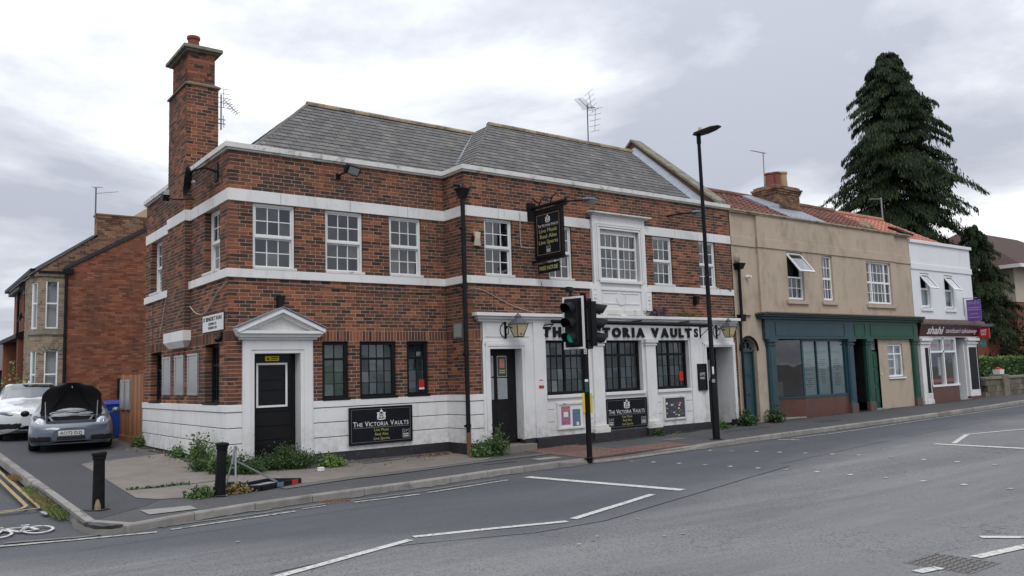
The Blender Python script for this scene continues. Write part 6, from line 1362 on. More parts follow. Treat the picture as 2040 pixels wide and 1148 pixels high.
t = thing('wall_camera', 'small dark dome camera under the street name plate', 'camera', PS(.35, 2.32, 0)); m = MB(); m.ell(PS(.38, 2.33, .07), .07, .07, .06); build('dome', m, 'black_gloss', t, smooth=True); m = MB(); m.fbox(PS, .3, .42, 2.35, 2.48, 0, .05); build('bracket', m, 'black', t)
PSf = lambda u, z, d: (-d, -u, z)
t = thing('street_name_plate', 'white street name plate on the side wall near the corner', 'sign', PS(.9, 2.53, 0)); m = MB(); m.fbox(PSf, -1.5, -.22, 2.52, 2.85, .01, .03); build('plate', m, 'sign_white', t)
m = MB(); m.fbox(PSf, -1.52, -.2, 2.5, 2.87, .0, .012); build('plate_edge', m, 'black', t)
text_on(PSf, 'ST BENEDICT ROAD', -.86, 2.735, .11, .032, 'black', t, width=1.18, offset=.001); text_on(PSf, 'LEADING TO', -.86, 2.645, .075, .032, 'black', t, width=.5)
m = MB(); x = -1.12
for k in range(9):
    w_ = rnd.uniform(.03, .06); m.fbox(PSf, x, x+w_, 2.565, 2.615, .03, .032); x += w_+(.015 if k != 5 else .05)
build('worn_lettering', m, 'dark_print', t)
# framed notice panels
for k, (a, b) in enumerate(((1.83, 2.54), (2.86, 3.55), (3.89, 4.56))):
    t = thing('notice_frame', ['grey framed notice panel on the side wall, nearest the corner', 'grey framed notice panel on the side wall, middle of three', 'grey framed notice panel on the side wall, farthest from the corner'][k], 'notice board', PS((a+b)/2, 1.24, 0), 'notice panels on the side wall')
    m = MB(); m.fbox(PS, a+.03, b-.03, 1.27, 2.09, 0, .03); build('panel', m, 'grey_panel', t); m = MB()
    for q in ((a, b, 1.24, 1.28), (a, b, 2.08, 2.12), (a, a+.05, 1.28, 2.08), (b-.05, b, 1.28, 2.08)): m.fbox(PS, *q, 0, .045)
    build('frame', m, 'aluminium', t, bev=.004)
# poster cases and chalkboard
def case(u0, u1, z0, z1, label):
    t = thing('poster_case', label, 'poster case', PR((u0+u1)/2, z0, 0)); m = MB(); m.fbox(PR, u0+.04, u1-.04, z0+.04, z1-.04, .03, .05); build('back_panel', m, 'sign_white', t); m = MB()
    for q in ((u0, u1, z0, z0+.05), (u0, u1, z1-.05, z1), (u0, u0+.05, z0+.05, z1-.05), (u1-.05, u1, z0+.05, z1-.05)): m.fbox(PR, *q, .03, .075)
    build('frame', m, 'white_old', t, bev=.005); return t
t = case(7.42, 8.28, .13, .76, 'white poster case with two small posters left of the signal pole')
for a, b, c, e, mt in ((7.55, 7.83, .24, .67, 'poster_purple'), (7.9, 8.15, .19, .59, 'poster_blue')): m = MB(); m.fbox(PR, a, b, c, e, .05, .053); build('poster', m, mt, t)
m = MB(); m.fbox(PR, 7.57, 7.81, .57, .62, .053, .055); m.fbox(PR, 7.6, 7.75, .33, .36, .053, .055); build('poster_text', m, 'poster_orange', t); m = MB(); m.fbox(PR, 7.62, 7.76, .42, .54, .053, .055); m.fbox(PR, 8.02, 8.09, .21, .29, .053, .055); build('poster_picture', m, 'sign_white', t)
t = case(11.08, 11.94, .14, .76, 'poster case full of dark flyers right of the pilasters')
m = MB(); m.fbox(PR, 11.13, 11.89, .19, .71, .05, .053); build('poster', m, 'poster_dark', t)
cols = ['sign_white', 'poster_blue', 'frost', 'red', 'yellow', 'poster_dark', 'teal', 'sign_white', 'poster_purple']
for k in range(26):
    a, c = rnd.uniform(11.15, 11.78), rnd.uniform(.21, .64); m = MB(); m.fbox(PR, a, a+rnd.uniform(.04, .1), c, c+rnd.uniform(.015, .06), .053, .055+k*.0002); build('flyer', m, cols[k % 9], t)
t = thing('chalkboard', 'narrow black chalkboard on the white wall beside the right bar door', 'chalkboard', PR(12.64, .88, 0)); m = MB(); m.fbox(PR, 12.46, 12.8, .88, 1.58, .03, .1); build('board', m, 'sign_black', t); m = MB()
for q in ((12.45, 12.81, .87, .9), (12.45, 12.81, 1.56, 1.59), (12.45, 12.48, .9, 1.56), (12.78, 12.81, .9, 1.56)): m.fbox(PR, *q, .03, .12)
build('frame', m, 'black_metal', t); text_on(PR, 'LIVE', 12.63, 1.27, .12, .103, 'sign_white', t, width=.2); text_on(PR, 'MUSIC', 12.63, 1.17, .09, .103, 'sign_white', t, width=.2)
t = thing('safety_notice', 'small white and red notice beside the left bar door', 'notice', PR(6.95, 1.1, 0)); m = MB(); m.fbox(PR, 6.88, 7.03, 1.19, 1.4, .076, .08); build('notice', m, 'sign_white', t); m = MB(); m.fbox(PR, 6.88, 7.03, 1.12, 1.19, .076, .081); m.fbox(PR, 6.9, 7.01, 1.3, 1.32, .08, .0815); build('red_band', m, 'red', t)
# aerials
def yagi(m, c, d, L, n, half, up=(0, 0, 1), r=.006):
    c, d, up = Vector(c), Vector(d).normalized(), Vector(up); s = d.cross(up).normalized(); m.tube([c-d*L*.35, c+d*L*.65], r*1.3, 5)
    for i in range(n):
        p = c-d*L*.35+d*L*i/(n-1); h = half*(1.15 if i == 0 else 1-.25*i/n); m.tube([p-s*h, p+s*h], r, 4)
t = thing('tv_aerial', 'large multi element television aerial on the right slate roof ridge', 'aerial', (12.0, 2.5, 8.5)); m = MB(); m.tube([(12.05, 2.6, 8.4), (12.08, 2.6, 9.85)], .02, 6); build('mast', m, 'galv_dark', t)
m = MB(); yagi(m, (12.0, 2.6, 9.8), (-1, -.6, .0), 1.1, 11, .2); yagi(m, (12.25, 2.6, 9.85), (.1, .3, 1), .75, 5, .26, (1, 0, 0)); yagi(m, (12.4, 2.6, 9.5), (0, .1, -1), .7, 5, .28, (1, 0, 0)); m.tube([(12.08, 2.6, 9.75), (12.4, 2.6, 9.8)], .012, 5); build('antenna', m, 'galv_dark', t)
t = thing('tv_aerial', 'aerial bracketed to the right side of the tall pub chimney', 'aerial', (.8, 3.0, 7.4)); m = MB(); m.tube([(.8, 3.0, 7.35), (.8, 3.0, 8.2)], .018, 6); m.tube([(.58, 3.0, 7.5), (.9, 3.0, 7.5)], .012, 5); m.tube([(.58, 3.0, 7.6), (.9, 3.0, 7.6)], .012, 5); m.tube([(.85, 2.95, 7.4), (.85, 3.0, 7.7)], .01, 5); build('mast', m, 'galv', t)
m = MB(); yagi(m, (.86, 3.0, 8.05), (0, 0, 1), .45, 5, .2, (0, 1, 0)); yagi(m, (.95, 2.9, 7.95), (.8, -.3, -.9), .42, 8, .1, (0, 1, 0)); build('antenna', m, 'galv_dark', t)
t = thing('tv_aerial', 'thin aerial with a long boom above the red chimney pots', 'aerial', (19.9, 1.8, 7.8)); m = MB(); m.tube([(19.9, 1.8, 7.7), (19.95, 1.8, 9.2)], .02, 6); build('mast', m, 'galv', t); m = MB(); yagi(m, (19.5, 1.6, 9.1), (-1, -.25, -.12), 1.3, 12, .06); build('antenna', m, 'galv_dark', t)
t = thing('tv_aerial', 'aerial on a mast beside the old chimney of the end terrace house', 'aerial', (.36, 15.2, 7.2)); m = MB(); m.tube([(.36, 15.15, 7.1), (.36, 15.15, 8.4)], .025, 6); m.tube([(.36, 15.15, 7.2), (.5, 15.25, 7.2)], .012, 5); m.tube([(.36, 15.15, 7.35), (.5, 15.25, 7.35)], .012, 5); build('mast', m, 'galv_dark', t); m = MB(); yagi(m, (.36, 15.15, 8.4), (.9, -.5, .0), .3, 4, .15); yagi(m, (.6, 15.1, 8.22), (.9, -.3, .12), .7, 9, .05); build('antenna', m, 'galv_dark', t)
t = thing('tv_aerial', 'pale aerial against the dark conifer behind the orange roof', 'aerial', (30.0, 2.6, 5.8)); m = MB(); m.tube([(29.3, 2.5, 5.8), (29.3, 2.5, 8.65)], .03, 6); build('mast', m, 'galv', t); m = MB(); yagi(m, (28.9, 2.5, 8.55), (-1, -.2, -.15), 1.3, 8, .06, r=.012); build('antenna', m, 'galv', t)
# ================================================================== signs on the takeaway
PPu = lambda u, z, d: (28.62-d, -u, z)
t = thing('projecting_sign', 'purple projecting takeaway sign on the white building', 'sign', (28.62, -1.25, 2.95)); m = MB(); m.fbox(PPu, .98, 1.5, 2.96, 3.8, -.02, .02); build('board', m, 'purple', t); text_on(PPu, 'shahi', 1.24, 3.62, .2, .022, 'frost', t, width=.44)
m = MB()
for z, w in ((3.48, .2), (3.4, .22), (3.24, .16), (3.1, .22)): m.fbox(PPu, 1.24-w, 1.24+w, z-.015, z+.015, .02, .022)
build('lettering', m, 'frost', t); m = MB(); m.tube([PPu(.85, 3.86, 0), PPu(1.4, 3.86, 0)], .015, 5); m.fbox(PPu, .85, .88, 3.2, 3.9, -.02, .02); build('bracket', m, 'galv', t)
PJ = lambda u, z, d: (29.5-d, -u, z)
t = thing('delivery_sign', 'red projecting delivery sign at the end of the takeaway', 'sign', (29.5, -1.1, 2.2)); m = MB(); m.fbox(PJ, .96, 1.36, 2.3, 2.7, -.04, .04); build('board', m, 'red', t); text_on(PJ, 'JUST', 1.16, 2.54, .13, .043, 'sign_white', t, width=.25, offset=.004); text_on(PJ, 'EAT', 1.16, 2.41, .13, .043, 'sign_white', t, width=.2, offset=.004); m = MB(); m.fbox(PJ, .96, 1.36, 2.26, 2.3, -.04, .045); build('edge_strip', m, 'green_paint', t)
t = thing('delivery_sign', 'teal square delivery sign under the red projecting sign', 'sign', (29.5, -1.0, 1.95)); m = MB(); m.fbox(PJ, .94, 1.16, 1.98, 2.2, -.02, .02); build('board', m, 'teal', t); m = MB(); m.fbox(PJ, .98, 1.06, 2.06, 2.15, .02, .022); build('mark', m, 'frost', t)
# ================================================================== traffic signal
tx, ty = 6.29, -3.22; tz = G(tx, ty)
t = thing('traffic_signal', 'black traffic signal pole with two heads and a green light, in front of the bar', 'traffic signal', (tx, ty, tz))
m = MB(); m.tube([(tx, ty, tz-.1), (tx, ty, 3.08)], .058, 14); m.lathe((tx, ty, 2.8), [(.066, 0), (.066, .3), (.05, .31)], 14); build('pole', m, 'black_metal', t, smooth=True)
def head(c, F, white):
    F = Vector(F).normalized(); c = Vector(c); s = Vector((-F.y, F.x, 0)); R = Matrix((s, F, Vector((0, 0, 1)))).transposed()
    m = MB(); m.obox(c, .3, .16, .92, R); h = build('signal_head', m, 'black', t, bev=.01)
    m = MB(); m.obox(c-F*.04, .46, .012, 1.04, R); build('backing_board', m, 'black', h)
    if white:
        m = MB()
        for a, b, q, e in ((-.25, .25, .5, .54), (-.25, .25, -.54, -.5), (-.25, -.205, -.5, .5), (.205, .25, -.5, .5)): m.obox(c-F*.035+s*((a+b)/2)+Vector((0, 0, (q+e)/2)), b-a, .02, e-q, R)
        build('white_border', m, 'sign_white', h)
    for k, z in enumerate((.3, 0, -.3)):
        p = c+Vector((0, 0, z))+F*.08; m = MB(); n = 16; vs = []
        for j in range(n+1):
            a = math.radians(-35)+math.radians(250)*j/n; o = s*math.cos(a)*.128+Vector((0, 0, math.sin(a)*.128)); L = .1+.17*max(0, math.sin(a)*.5+.5)
            vs += [p+o, p+o*.93+F*L-Vector((0, 0, .035))]
        m.add(vs, [(2*j, 2*j+1, 2*j+3, 2*j+2) for j in range(n)]); build('visor', m, 'black', h, smooth=True)
        m = MB(); m.lathe(p, [(.105, 0), (.095, .012), (.05, .022), (.005, .025)], 16, Matrix((s, Vector((0, 0, 1)), F)).transposed()); build('lens', m, 'green_lens' if (k == 2 and white) else 'black_gloss', h, smooth=True)
    m = MB(); m.tube([c-F*.06+Vector((0, 0, .35)), (tx, ty, c.z+.35)], .02, 6); m.tube([c-F*.06-Vector((0, 0, .35)), (tx, ty, c.z-.35)], .02, 6); build('bracket', m, 'black_metal', h)
head((tx-.33, ty-.02, 2.48), (-.97, -.3, 0), True); head((tx+.15, ty-.06, 2.46), (.86, -.5, 0), False)
m = MB(); m.tube([(tx-.3, ty+.05, 2.95), (tx-.3, ty+.05, 3.17)], .025, 6); m.obox((tx-.36, ty+.02, 3.17), .16, .09, .1, Matrix.Rotation(.3, 3, 'Z')); build('detector', m, 'black', t, bev=.01)
R_ = Matrix.Rotation(math.radians(-45), 3, 'Z')
for q in (.1, -.1): m = MB(); m.obox((tx+q, ty, .84), .05, .16, .4, R_); build('push_button_box', m, 'yellow', t, bev=.012)
dcam = Vector((CAM.x-tx, CAM.y-ty, 0)).normalized(); PTL = lambda u, z, d: tuple(Vector((tx, ty, z))+dcam*(.062+d)+Vector((-dcam.y, dcam.x, 0))*u)
m = MB(); m.fbox(PTL, -.03, .03, 1.84, 1.95, -.02, .002); b_ = build('number_label', m, 'sign_white', t); text_on(PTL, '2', 0, 1.86, .1, .003, 'black', t); m = MB(); m.fbox(PTL, -.035, .035, 1.06, 1.27, -.02, .002); build('green_sticker', m, 'green_paint', t); m = MB(); m.fbox(PTL, -.035, .035, 1.27, 1.32, -.02, .002); build('white_sticker', m, 'sign_white', t)
# ================================================================== street lamp
lx, ly = 10.66, -2.92; lz = G(lx, ly)
t = thing('street_lamp', 'tall black street lamp with a flat lantern by the right bar door', 'street lamp', (lx, ly, lz))
m = MB(); m.tube([(lx, ly, lz-.1), (lx, ly, 1.2), (lx, ly, 1.26), (lx-.01, ly, 4.0), (lx-.03, ly, 6.95), (lx-.03, ly, 7.25)], [.088, .085, .058, .05, .042, .042], 14); build('column', m, 'black_metal', t, smooth=True)
m = MB(); m.lathe((lx-.03, ly, 7.0), [(.055, 0), (.055, .2), (.045, .24)], 12); build('spigot', m, 'black_metal', t, smooth=True)
m = MB(); vs = []
for y, w, z0, z1 in ((.14, .06, 7.22, 7.27), (.05, .12, 7.2, 7.3), (-.2, .14, 7.2, 7.31), (-.45, .13, 7.22, 7.32), (-.64, .09, 7.25, 7.3)): vs.append([(lx-.03+a*w, ly+y, z) for a, z in ((-1, z0+.02), (1, z0+.02), (1, z1-.02), (.6, z1), (-.6, z1), (-1, z1-.02))])
for a in vs: m.v += a
for i in range(4): m.f += [(i*6+j, i*6+(j+1) % 6, (i+1)*6+(j+1) % 6, (i+1)*6+j) for j in range(6)]
m.f += [tuple(range(6)), tuple(range(24, 30))]; build('lantern', m, 'black_metal', t)
m = MB(); m.lathe((lx-.03, ly-.05, 7.3), [(.045, 0), (.045, .09), (.03, .11)], 12); build('photocell', m, 'house_cream', t, smooth=True)
PLm = lambda u, z, d: tuple(Vector((lx, ly, z))+dcam*(.088+d)+Vector((-dcam.y, dcam.x, 0))*u)
m = MB(); m.fbox(lambda u, z, d: PLm(u, z, d-.03), -.02, .02, 1.32, 1.5, -.02, .002); build('label', m, 'sign_white', t); m = MB(); m.fbox(PLm, -.04, .03, 1.12, 1.2, -.02, .002); build('sticker', m, 'grey_panel', t)
# ================================================================== bollards
def bollard(x, y, lab, tilt, worn):
    z = G(x, y); t = thing('bollard', lab, 'bollard', (x, y, z), 'black bollards at the corner'); R = Matrix.Rotation(tilt, 3, 'Y')
    def T(mb): return mb.tmap(lambda v: Vector((x, y, z))+R @ v)
    m = MB(); m.lathe((0, 0, -.1), [(.084, 0), (.083, .12), (.08, .3), (.074, .8)], 12); build('post', T(m), 'black_metal', t, smooth=True)
    m = MB(); m.lathe((0, 0, .68), [(.076, 0), (.09, .03), (.086, .055), (.102, .07), (.102, .1), (.085, .115), (.02, .12)], 12); build('cap', T(m), 'black_metal', t, smooth=True)
    if worn:
        m = MB(); vs = []
        for k in range(5): a = math.radians(225+k*14); vs += [(.0865*math.cos(a), .0865*math.sin(a), .0), (.085*math.cos(a), .085*math.sin(a), .16-.05*abs(k-2)+.03*(k%2))]
        m.add(vs, [(2*k, 2*k+1, 2*k+3, 2*k+2) for k in range(4)]); build('scuff', T(m), 'ridge', t)
bollard(-2.78, -3.06, 'black bollard with a scuffed base, nearest the side road', 0, True); bollard(-1.1, -3.02, 'slightly leaning black bollard in front of the corner door', math.radians(2.5), False)
# ================================================================== collapsed pavement sign
t = thing('fallen_sign', 'broken pavement sign lying flat with its grey legs sticking up', 'sign', (-.35, -2.5, G(-.35, -2.5))); z0 = G(-.35, -2.5)+.02
q = [(-.98, -2.72), (-.45, -3.0), (.35, -2.62), (-.05, -2.2)]
m = MB()
for (xa, ya), (xb, yb) in zip(q, q[1:]+q[:1]):
    d = Vector((xb-xa, yb-ya)).normalized(); n2 = Vector((-d.y, d.x))*.03; m.hexa([(xa-n2.x, ya-n2.y, z0-.02), (xb-n2.x, yb-n2.y, z0-.02), (xb+n2.x, yb+n2.y, z0-.02), (xa+n2.x, ya+n2.y, z0-.02), (xa-n2.x, ya-n2.y, z0+.06), (xb-n2.x, yb-n2.y, z0+.06), (xb+n2.x, yb+n2.y, z0+.06), (xa+n2.x, ya+n2.y, z0+.06)])
build('frame', m, 'black', t, bev=.008); m = MB(); m.quad(*[(x*.94-.02, y*.97-.075, z0+.008) for x, y in q]); build('panel', m, 'frost', t)
for f0, f1, mt in ((.36, .52, 'poster_blue'), (.74, .9, 'red')):
    a, b = Vector(q[1]), Vector(q[2]); d = (b-a).normalized(); n2 = Vector((d.y, -d.x))*.032; p0, p1 = a.lerp(b, f0), a.lerp(b, f1); m = MB(); m.quad((p0.x+n2.x, p0.y+n2.y, z0-.015), (p1.x+n2.x, p1.y+n2.y, z0-.015), (p1.x+n2.x, p1.y+n2.y, z0+.058), (p0.x+n2.x, p0.y+n2.y, z0+.058)); build('paint_patch', m, mt, t)
ap_ = Vector((-.72, -2.55, z0+.52)); m = MB()
m.tube([(-.78, -2.78, z0), ap_+Vector((.02, 0, .1))], .016, 6); m.tube([(-.02, -2.55, z0+.03), ap_-Vector((0, 0, .08))], .016, 6); m.tube([(-.86, -2.5, z0), ap_], .014, 6); m.tube([ap_-Vector((.03, 0, .14)), ap_+Vector((.02, 0, .14))], .028, 6); build('leg', m, 'galv', t)
m = MB(); m.tube([(-1.02, -2.5, z0+.02), (-.85, -2.4, z0+.06), (-.6, -2.42, z0+.05), (-.5, -2.5, z0+.0)], .035, 7); build('rubber_strap', m, 'black', t)
# loose slates, carton
t = thing('loose_slates', 'broken roof slates lying at the foot of the black plinth', 'slates', (3, -.5, G(3, -.5)))
for x, y, a in ((2.75, -.52, .2), (3.05, -.45, -.1), (3.4, -.38, .15)): m = MB(); m.obox((x, y, G(x, y)+.022), .36, .16, .012, Matrix.Rotation(a, 3, 'Z') @ Matrix.Rotation(.03, 3, 'X')); build('slate', m, 'slate', t)
m = MB(); x, y = 1.33, -1.24; m.obox((x, y, G(x, y)+.045), .11, .08, .07, Matrix.Rotation(.4, 3, 'Z')); tag(build('litter_carton', m, 'sign_white', None, bev=.006), 'crushed white drink carton beside the weeds', 'litter')
# ================================================================== wooden fence, notices and bin by the side road
t = thing('wooden_fence', 'vertical board wooden fence behind the pub beside the forecourt', 'fence', (0, 7.7, 0)); PFn = lambda u, z, d: (-.02-d, u, z)
u = 6.5
while u < 8.95:
    m = MB(); w = .118; m.fbox(PFn, u, u+w, .12, 1.77+rnd.uniform(-.02, .02), -.02, rnd.uniform(0, .006)); build('board', m, 'wood', t); u += .125
m = MB(); m.fbox(PFn, 6.5, 8.98, .0, .16, -.03, .03); build('gravel_board', m, 'wood', t)
for y in (6.48, 8.9): m = MB(); m.box(.0, .1, y, y+.1, -.1, 1.8); build('post', m, 'wood', t)
for k, (a, b) in enumerate(((7.75, 8.25), (8.4, 8.85))):
    t = thing('notice_frame', ['grey framed notice panel on the wooden fence, nearer the pub', 'grey framed notice panel on the wooden fence, farther from the pub'][k], 'notice board', PFn(a, .9, 0), 'notice panels on the fence'); m = MB(); m.fbox(PFn, a+.03, b-.03, .88, 1.62, .01, .03); build('panel', m, 'grey_panel', t); m = MB()
    for q in ((a, b, .85, .89), (a, b, 1.61, 1.65), (a, a+.05, .89, 1.61), (b-.05, b, .89, 1.61)): m.fbox(PFn, *q, .01, .045)
    build('frame', m, 'aluminium', t)
t = thing('wheelie_bin', 'blue wheelie bin between the cars and the wooden fence', 'bin', (-.1, 9.7, .03)); bx, by = -.05, 9.75
m = MB(); m.hexa([(bx-.2, by-.2, .08), (bx+.2, by-.2, .08), (bx+.2, by+.25, .08), (bx-.2, by+.25, .08), (bx-.27, by-.27, .98), (bx+.27, by-.27, .98), (bx+.27, by+.3, .98), (bx-.27, by+.3, .98)]); build('body', m, 'bin_blue', t, bev=.02); m = MB(); m.hexa([(bx-.29, by-.3, .98), (bx+.29, by-.3, .98), (bx+.29, by+.33, 1.0), (bx-.29, by+.33, 1.0), (bx-.26, by-.26, 1.05), (bx+.26, by-.26, 1.05), (bx+.26, by+.3, 1.09), (bx-.26, by+.3, 1.09)]); build('lid', m, 'bin_blue', t, bev=.015)
for s in (-1, 1): m = MB(); m.lathe((bx+s*.2, by+.28, .1), [(.09, -.03), (.1, 0), (.09, .03)], 12, Matrix.Rotation(math.pi/2, 3, 'Y')); build('wheel', m, 'tyre', t)
# ================================================================== right edge: wall, planter, sign
wl = thing('stone_garden_wall', 'low weathered stone wall in front of the hedge past the takeaway', 'wall', (38, -.9, 0))
for i in range(60):
    for k in range(3):
        x0 = 29.6+i*.42+(.2 if k % 2 else 0); m = MB(); m.box(x0, x0+.41, -.98+rnd.uniform(-.015, .015), -.6, -.1+k*.25, .14+k*.25); build('stone', m, 'stone_wall', wl)
m = MB(); m.box(29.6, 55, -1.03, -.55, .645, .74); build('coping', m, 'stone_cap', wl, bev=.01)
m = MB(); m.box(31.1, 31.6, -1.08, -.5, -.1, .82); build('pier', m, 'stone_wall', wl, bev=.01)
t = thing('planter_box', 'white planter box with red flowers on the garden wall', 'planter', (31.5, -.75, .75)); m = MB(); m.hexa([(31.2, -.9, .83), (31.6, -.9, .83), (31.6, -.65, .83), (31.2, -.65, .83), (31.18, -.92, 1.02), (31.62, -.92, 1.02), (31.62, -.63, 1.02), (31.18, -.63, 1.02)]); build('box', m, 'sign_white', t); m = MB()
for k in range(9): m.ell((rnd.uniform(31.4, 31.6), rnd.uniform(-.88, -.68), rnd.uniform(1.02, 1.1)), .04, .04, .03, 6, 4)
build('flowers', m, 'red', t)
t = thing('road_sign', 'round road sign on a dark post at the right edge', 'road sign', (34, -1.5, 0)); m = MB(); m.tube([(34.0, -1.7, -.05), (34.0, -1.7, 3.2)], .045, 8); build('post', m, 'black_metal', t)
for y, dx in ((-1.7, -.06), (-1.7, .08)):
    m = MB(); m.lathe((34+dx, y, 2.3), [(.28, 0), (.28, .015)], 20, Matrix.Rotation(math.radians(-90), 3, 'Y') @ Matrix.Rotation(0, 3, 'X')); build('disc', m, 'sign_white', t)
m = MB(); m.lathe((34-.08, -1.7, 2.3), [(.28, 0), (.28, .012), (.22, .013), (.22, .005)], 20, Matrix.Rotation(math.radians(-90), 3, 'Y')); build('rim', m, 'red', t)
m = MB(); m.box(33.9, 37.5, -2.6, -1.4, 2.78, 2.86); build('flat_canopy', m, 'frost', t)
# ================================================================== parked cars (front faces the viewer, local y runs backwards)
def cr(p, t):
    n = len(p)-1; x = t*n; i = min(int(x), n-1); f = x-i; a, b, c, d = p[max(i-1, 0)], p[i], p[i+1], p[min(i+2, n)]
    return tuple(.5*((2*b[k])+(c[k]-a[k])*f+(2*a[k]-5*b[k]+4*c[k]-d[k])*f*f+(3*b[k]-a[k]-3*c[k]+d[k])*f**3) for k in range(len(a)))
def loft(stations, nu, nv):
    """stations: (y, [(x,z)...] half section from sill to roof centre); returns grid[i][j] over both sides"""
    prof = [[(x, y, z) for x, z in s] for y, s in stations]; k = len(prof[0]); rows = []
    dense = [[cr(s, j/(nv-1)) for j in range(nv)] for s in prof]
    return [[cr([d[j] for d in dense], i/(nu-1)) for j in range(nv)] for i in range(nu)]
def carpart(name, grid, sel, mat, parent, off=0):
    m = MB(); nu, nv = len(grid), len(grid[0])
    for sx in (1, -1):
        b = len(m.v)
        for i in range(nu):
            for j in range(nv): x, y, z = grid[i][j]; m.v.append((x*sx, y, z))
        for i in range(nu-1):
            for j in range(nv-1):
                if sel(i/(nu-1), j/(nv-1), tuple((grid[i][j][q]+grid[i+1][j+1][q])/2 for q in range(3))):
                    f = (b+i*nv+j, b+i*nv+j+1, b+(i+1)*nv+j+1, b+(i+1)*nv+j); m.f.append(f if sx > 0 else f[::-1])
    used = sorted(set(v for f in m.f for v in f)); mp_ = {v: i for i, v in enumerate(used)}; m2 = MB(); m2.v = [m.v[v] for v in used]; m2.f = [tuple(mp_[v] for v in f) for f in m.f]
    if not m2.f: return None
    o = build(name, m2, mat, parent, smooth=True)
    for p in o.data.polygons: p.use_smooth = True
    return o
def wheel(parent, x, y, r, w=.22, spokes=5):
    s = 1 if x > 0 else -1; R = Matrix.Rotation(s*math.pi/2, 3, 'Y'); m = MB()
    m.lathe((x, y, r), [(r*.68, -w/2), (r*.93, -w/2), (r, -w/2+.03), (r, w/2-.03), (r*.93, w/2), (r*.68, w/2), (r*.66, w/2-.04)], 28, R); t = build('wheel', m, 'tyre', parent, smooth=True)
    m = MB(); m.lathe((x, y, r), [(r*.69, w/2-.03), (r*.69, w/2-.005), (r*.62, w/2-.01), (r*.6, w/2-.06), (r*.1, w/2-.1)], 28, R)
    for k in range(spokes):
        for dd in (-.12, .12):
            a = 2*math.pi*k/spokes+dd; c = Vector((math.cos(a)*r*.36, math.sin(a)*r*.36, w/2-.025)); q = Matrix.Rotation(a, 3, 'Z'); bb = MB(); bb.obox(c, r*.6, .035, .03, q); m.add([Vector((x, y, r))+R @ Vector(v) for v in bb.v], bb.f)
    m.lathe((x, y, r), [(r*.16, w/2-.06), (r*.16, w/2-.01), (.01, w/2-.005)], 12, R); build('rim', m, 'rim', t)
def arcs(cy, r): return lambda p: math.hypot(p[1]-cy, p[2]-.33) < r
# ---- grey sports car with its front lid up
car = thing('sports_car', 'grey sports car with its front lid raised, parked beside the pub', 'car', (-1.66, 6.2, G(-1.62, 7.2)+.01), rz=math.radians(-9), ab=False)
st = [(-.09, [(.26, .25), (.36, .28), (.4, .36), (.36, .47), (.26, .53), (.13, .55), (0, .555)]),
      (-.02, [(.56, .19), (.66, .25), (.69, .37), (.62, .52), (.44, .59), (.22, .61), (0, .615)]),
      (.1, [(.72, .16), (.81, .25), (.83, .42), (.76, .6), (.56, .645), (.28, .655), (0, .66)]),
      (.35, [(.82, .15), (.885, .28), (.895, .5), (.83, .71), (.6, .68), (.3, .69), (0, .695)]),
      (.8, [(.87, .15), (.9, .3), (.905, .56), (.84, .78), (.62, .74), (.3, .76), (0, .765)]),
      (1.35, [(.88, .15), (.9, .3), (.905, .58), (.86, .8), (.68, .8), (.34, .82), (0, .83)]),
      (2.0, [(.88, .15), (.9, .3), (.905, .62), (.86, .86), (.6, 1.17), (.33, 1.235), (0, 1.25)]),
      (2.6, [(.88, .15), (.9, .3), (.91, .65), (.87, .9), (.6, 1.23), (.33, 1.28), (0, 1.29)]),
      (3.3, [(.88, .15), (.905, .3), (.915, .68), (.87, .95), (.6, 1.1), (.33, 1.15), (0, 1.16)]),
      (4.0, [(.86, .18), (.89, .32), (.89, .7), (.82, .9), (.56, .95), (.3, .97), (0, .98)]),
      (4.38, [(.66, .3), (.74, .4), (.75, .64), (.66, .78), (.45, .82), (.22, .83), (0, .84)])]
def nose(grid, mat, parent, name='nose_panel'):
    m = MB(); r = grid[0]; m.quad(*([p for p in r]+[(-x, y, z) for x, y, z in reversed(r[:-1])])); return build(name, m, mat, parent)
g = loft(st, 73, 37)
wf, wr = arcs(.95, .36), arcs(3.4, .37)
def isarch(p): return abs(p[0]) > .78 and (wf(p) or wr(p))
lid = lambda p: .48 < p[1] < 1.22 and abs(p[0]) < .5 and p[2] > .6
ws = lambda u, v, p: 1.38 < p[1] < 2.02 and v > .62
sw_ = lambda u, v, p: 1.55 < p[1] < 3.0 and .52 < v < .655 and p[2] > .93
low = lambda u, v, p: p[1] < .3 and .24 < p[2] < .36 and abs(p[0]) > .42 and v < .6
carpart('body', g, lambda u, v, p: not (isarch(p) or lid(p) or ws(u, v, p) or sw_(u, v, p) or low(u, v, p)), 'car_grey', car)
nose(g, 'car_grey', car); carpart('windscreen', g, lambda u, v, p: ws(u, v, p), 'glass_screen', car); carpart('side_window', g, lambda u, v, p: sw_(u, v, p), 'glass_car', car); carpart('lower_grille', g, low, 'car_black', car)
m = MB(); m.box(-.7, .7, 1.5, 3.0, .5, .92); m.box(-.75, .75, .3, 4.1, .22, .5); build('interior', m, 'car_black', car)
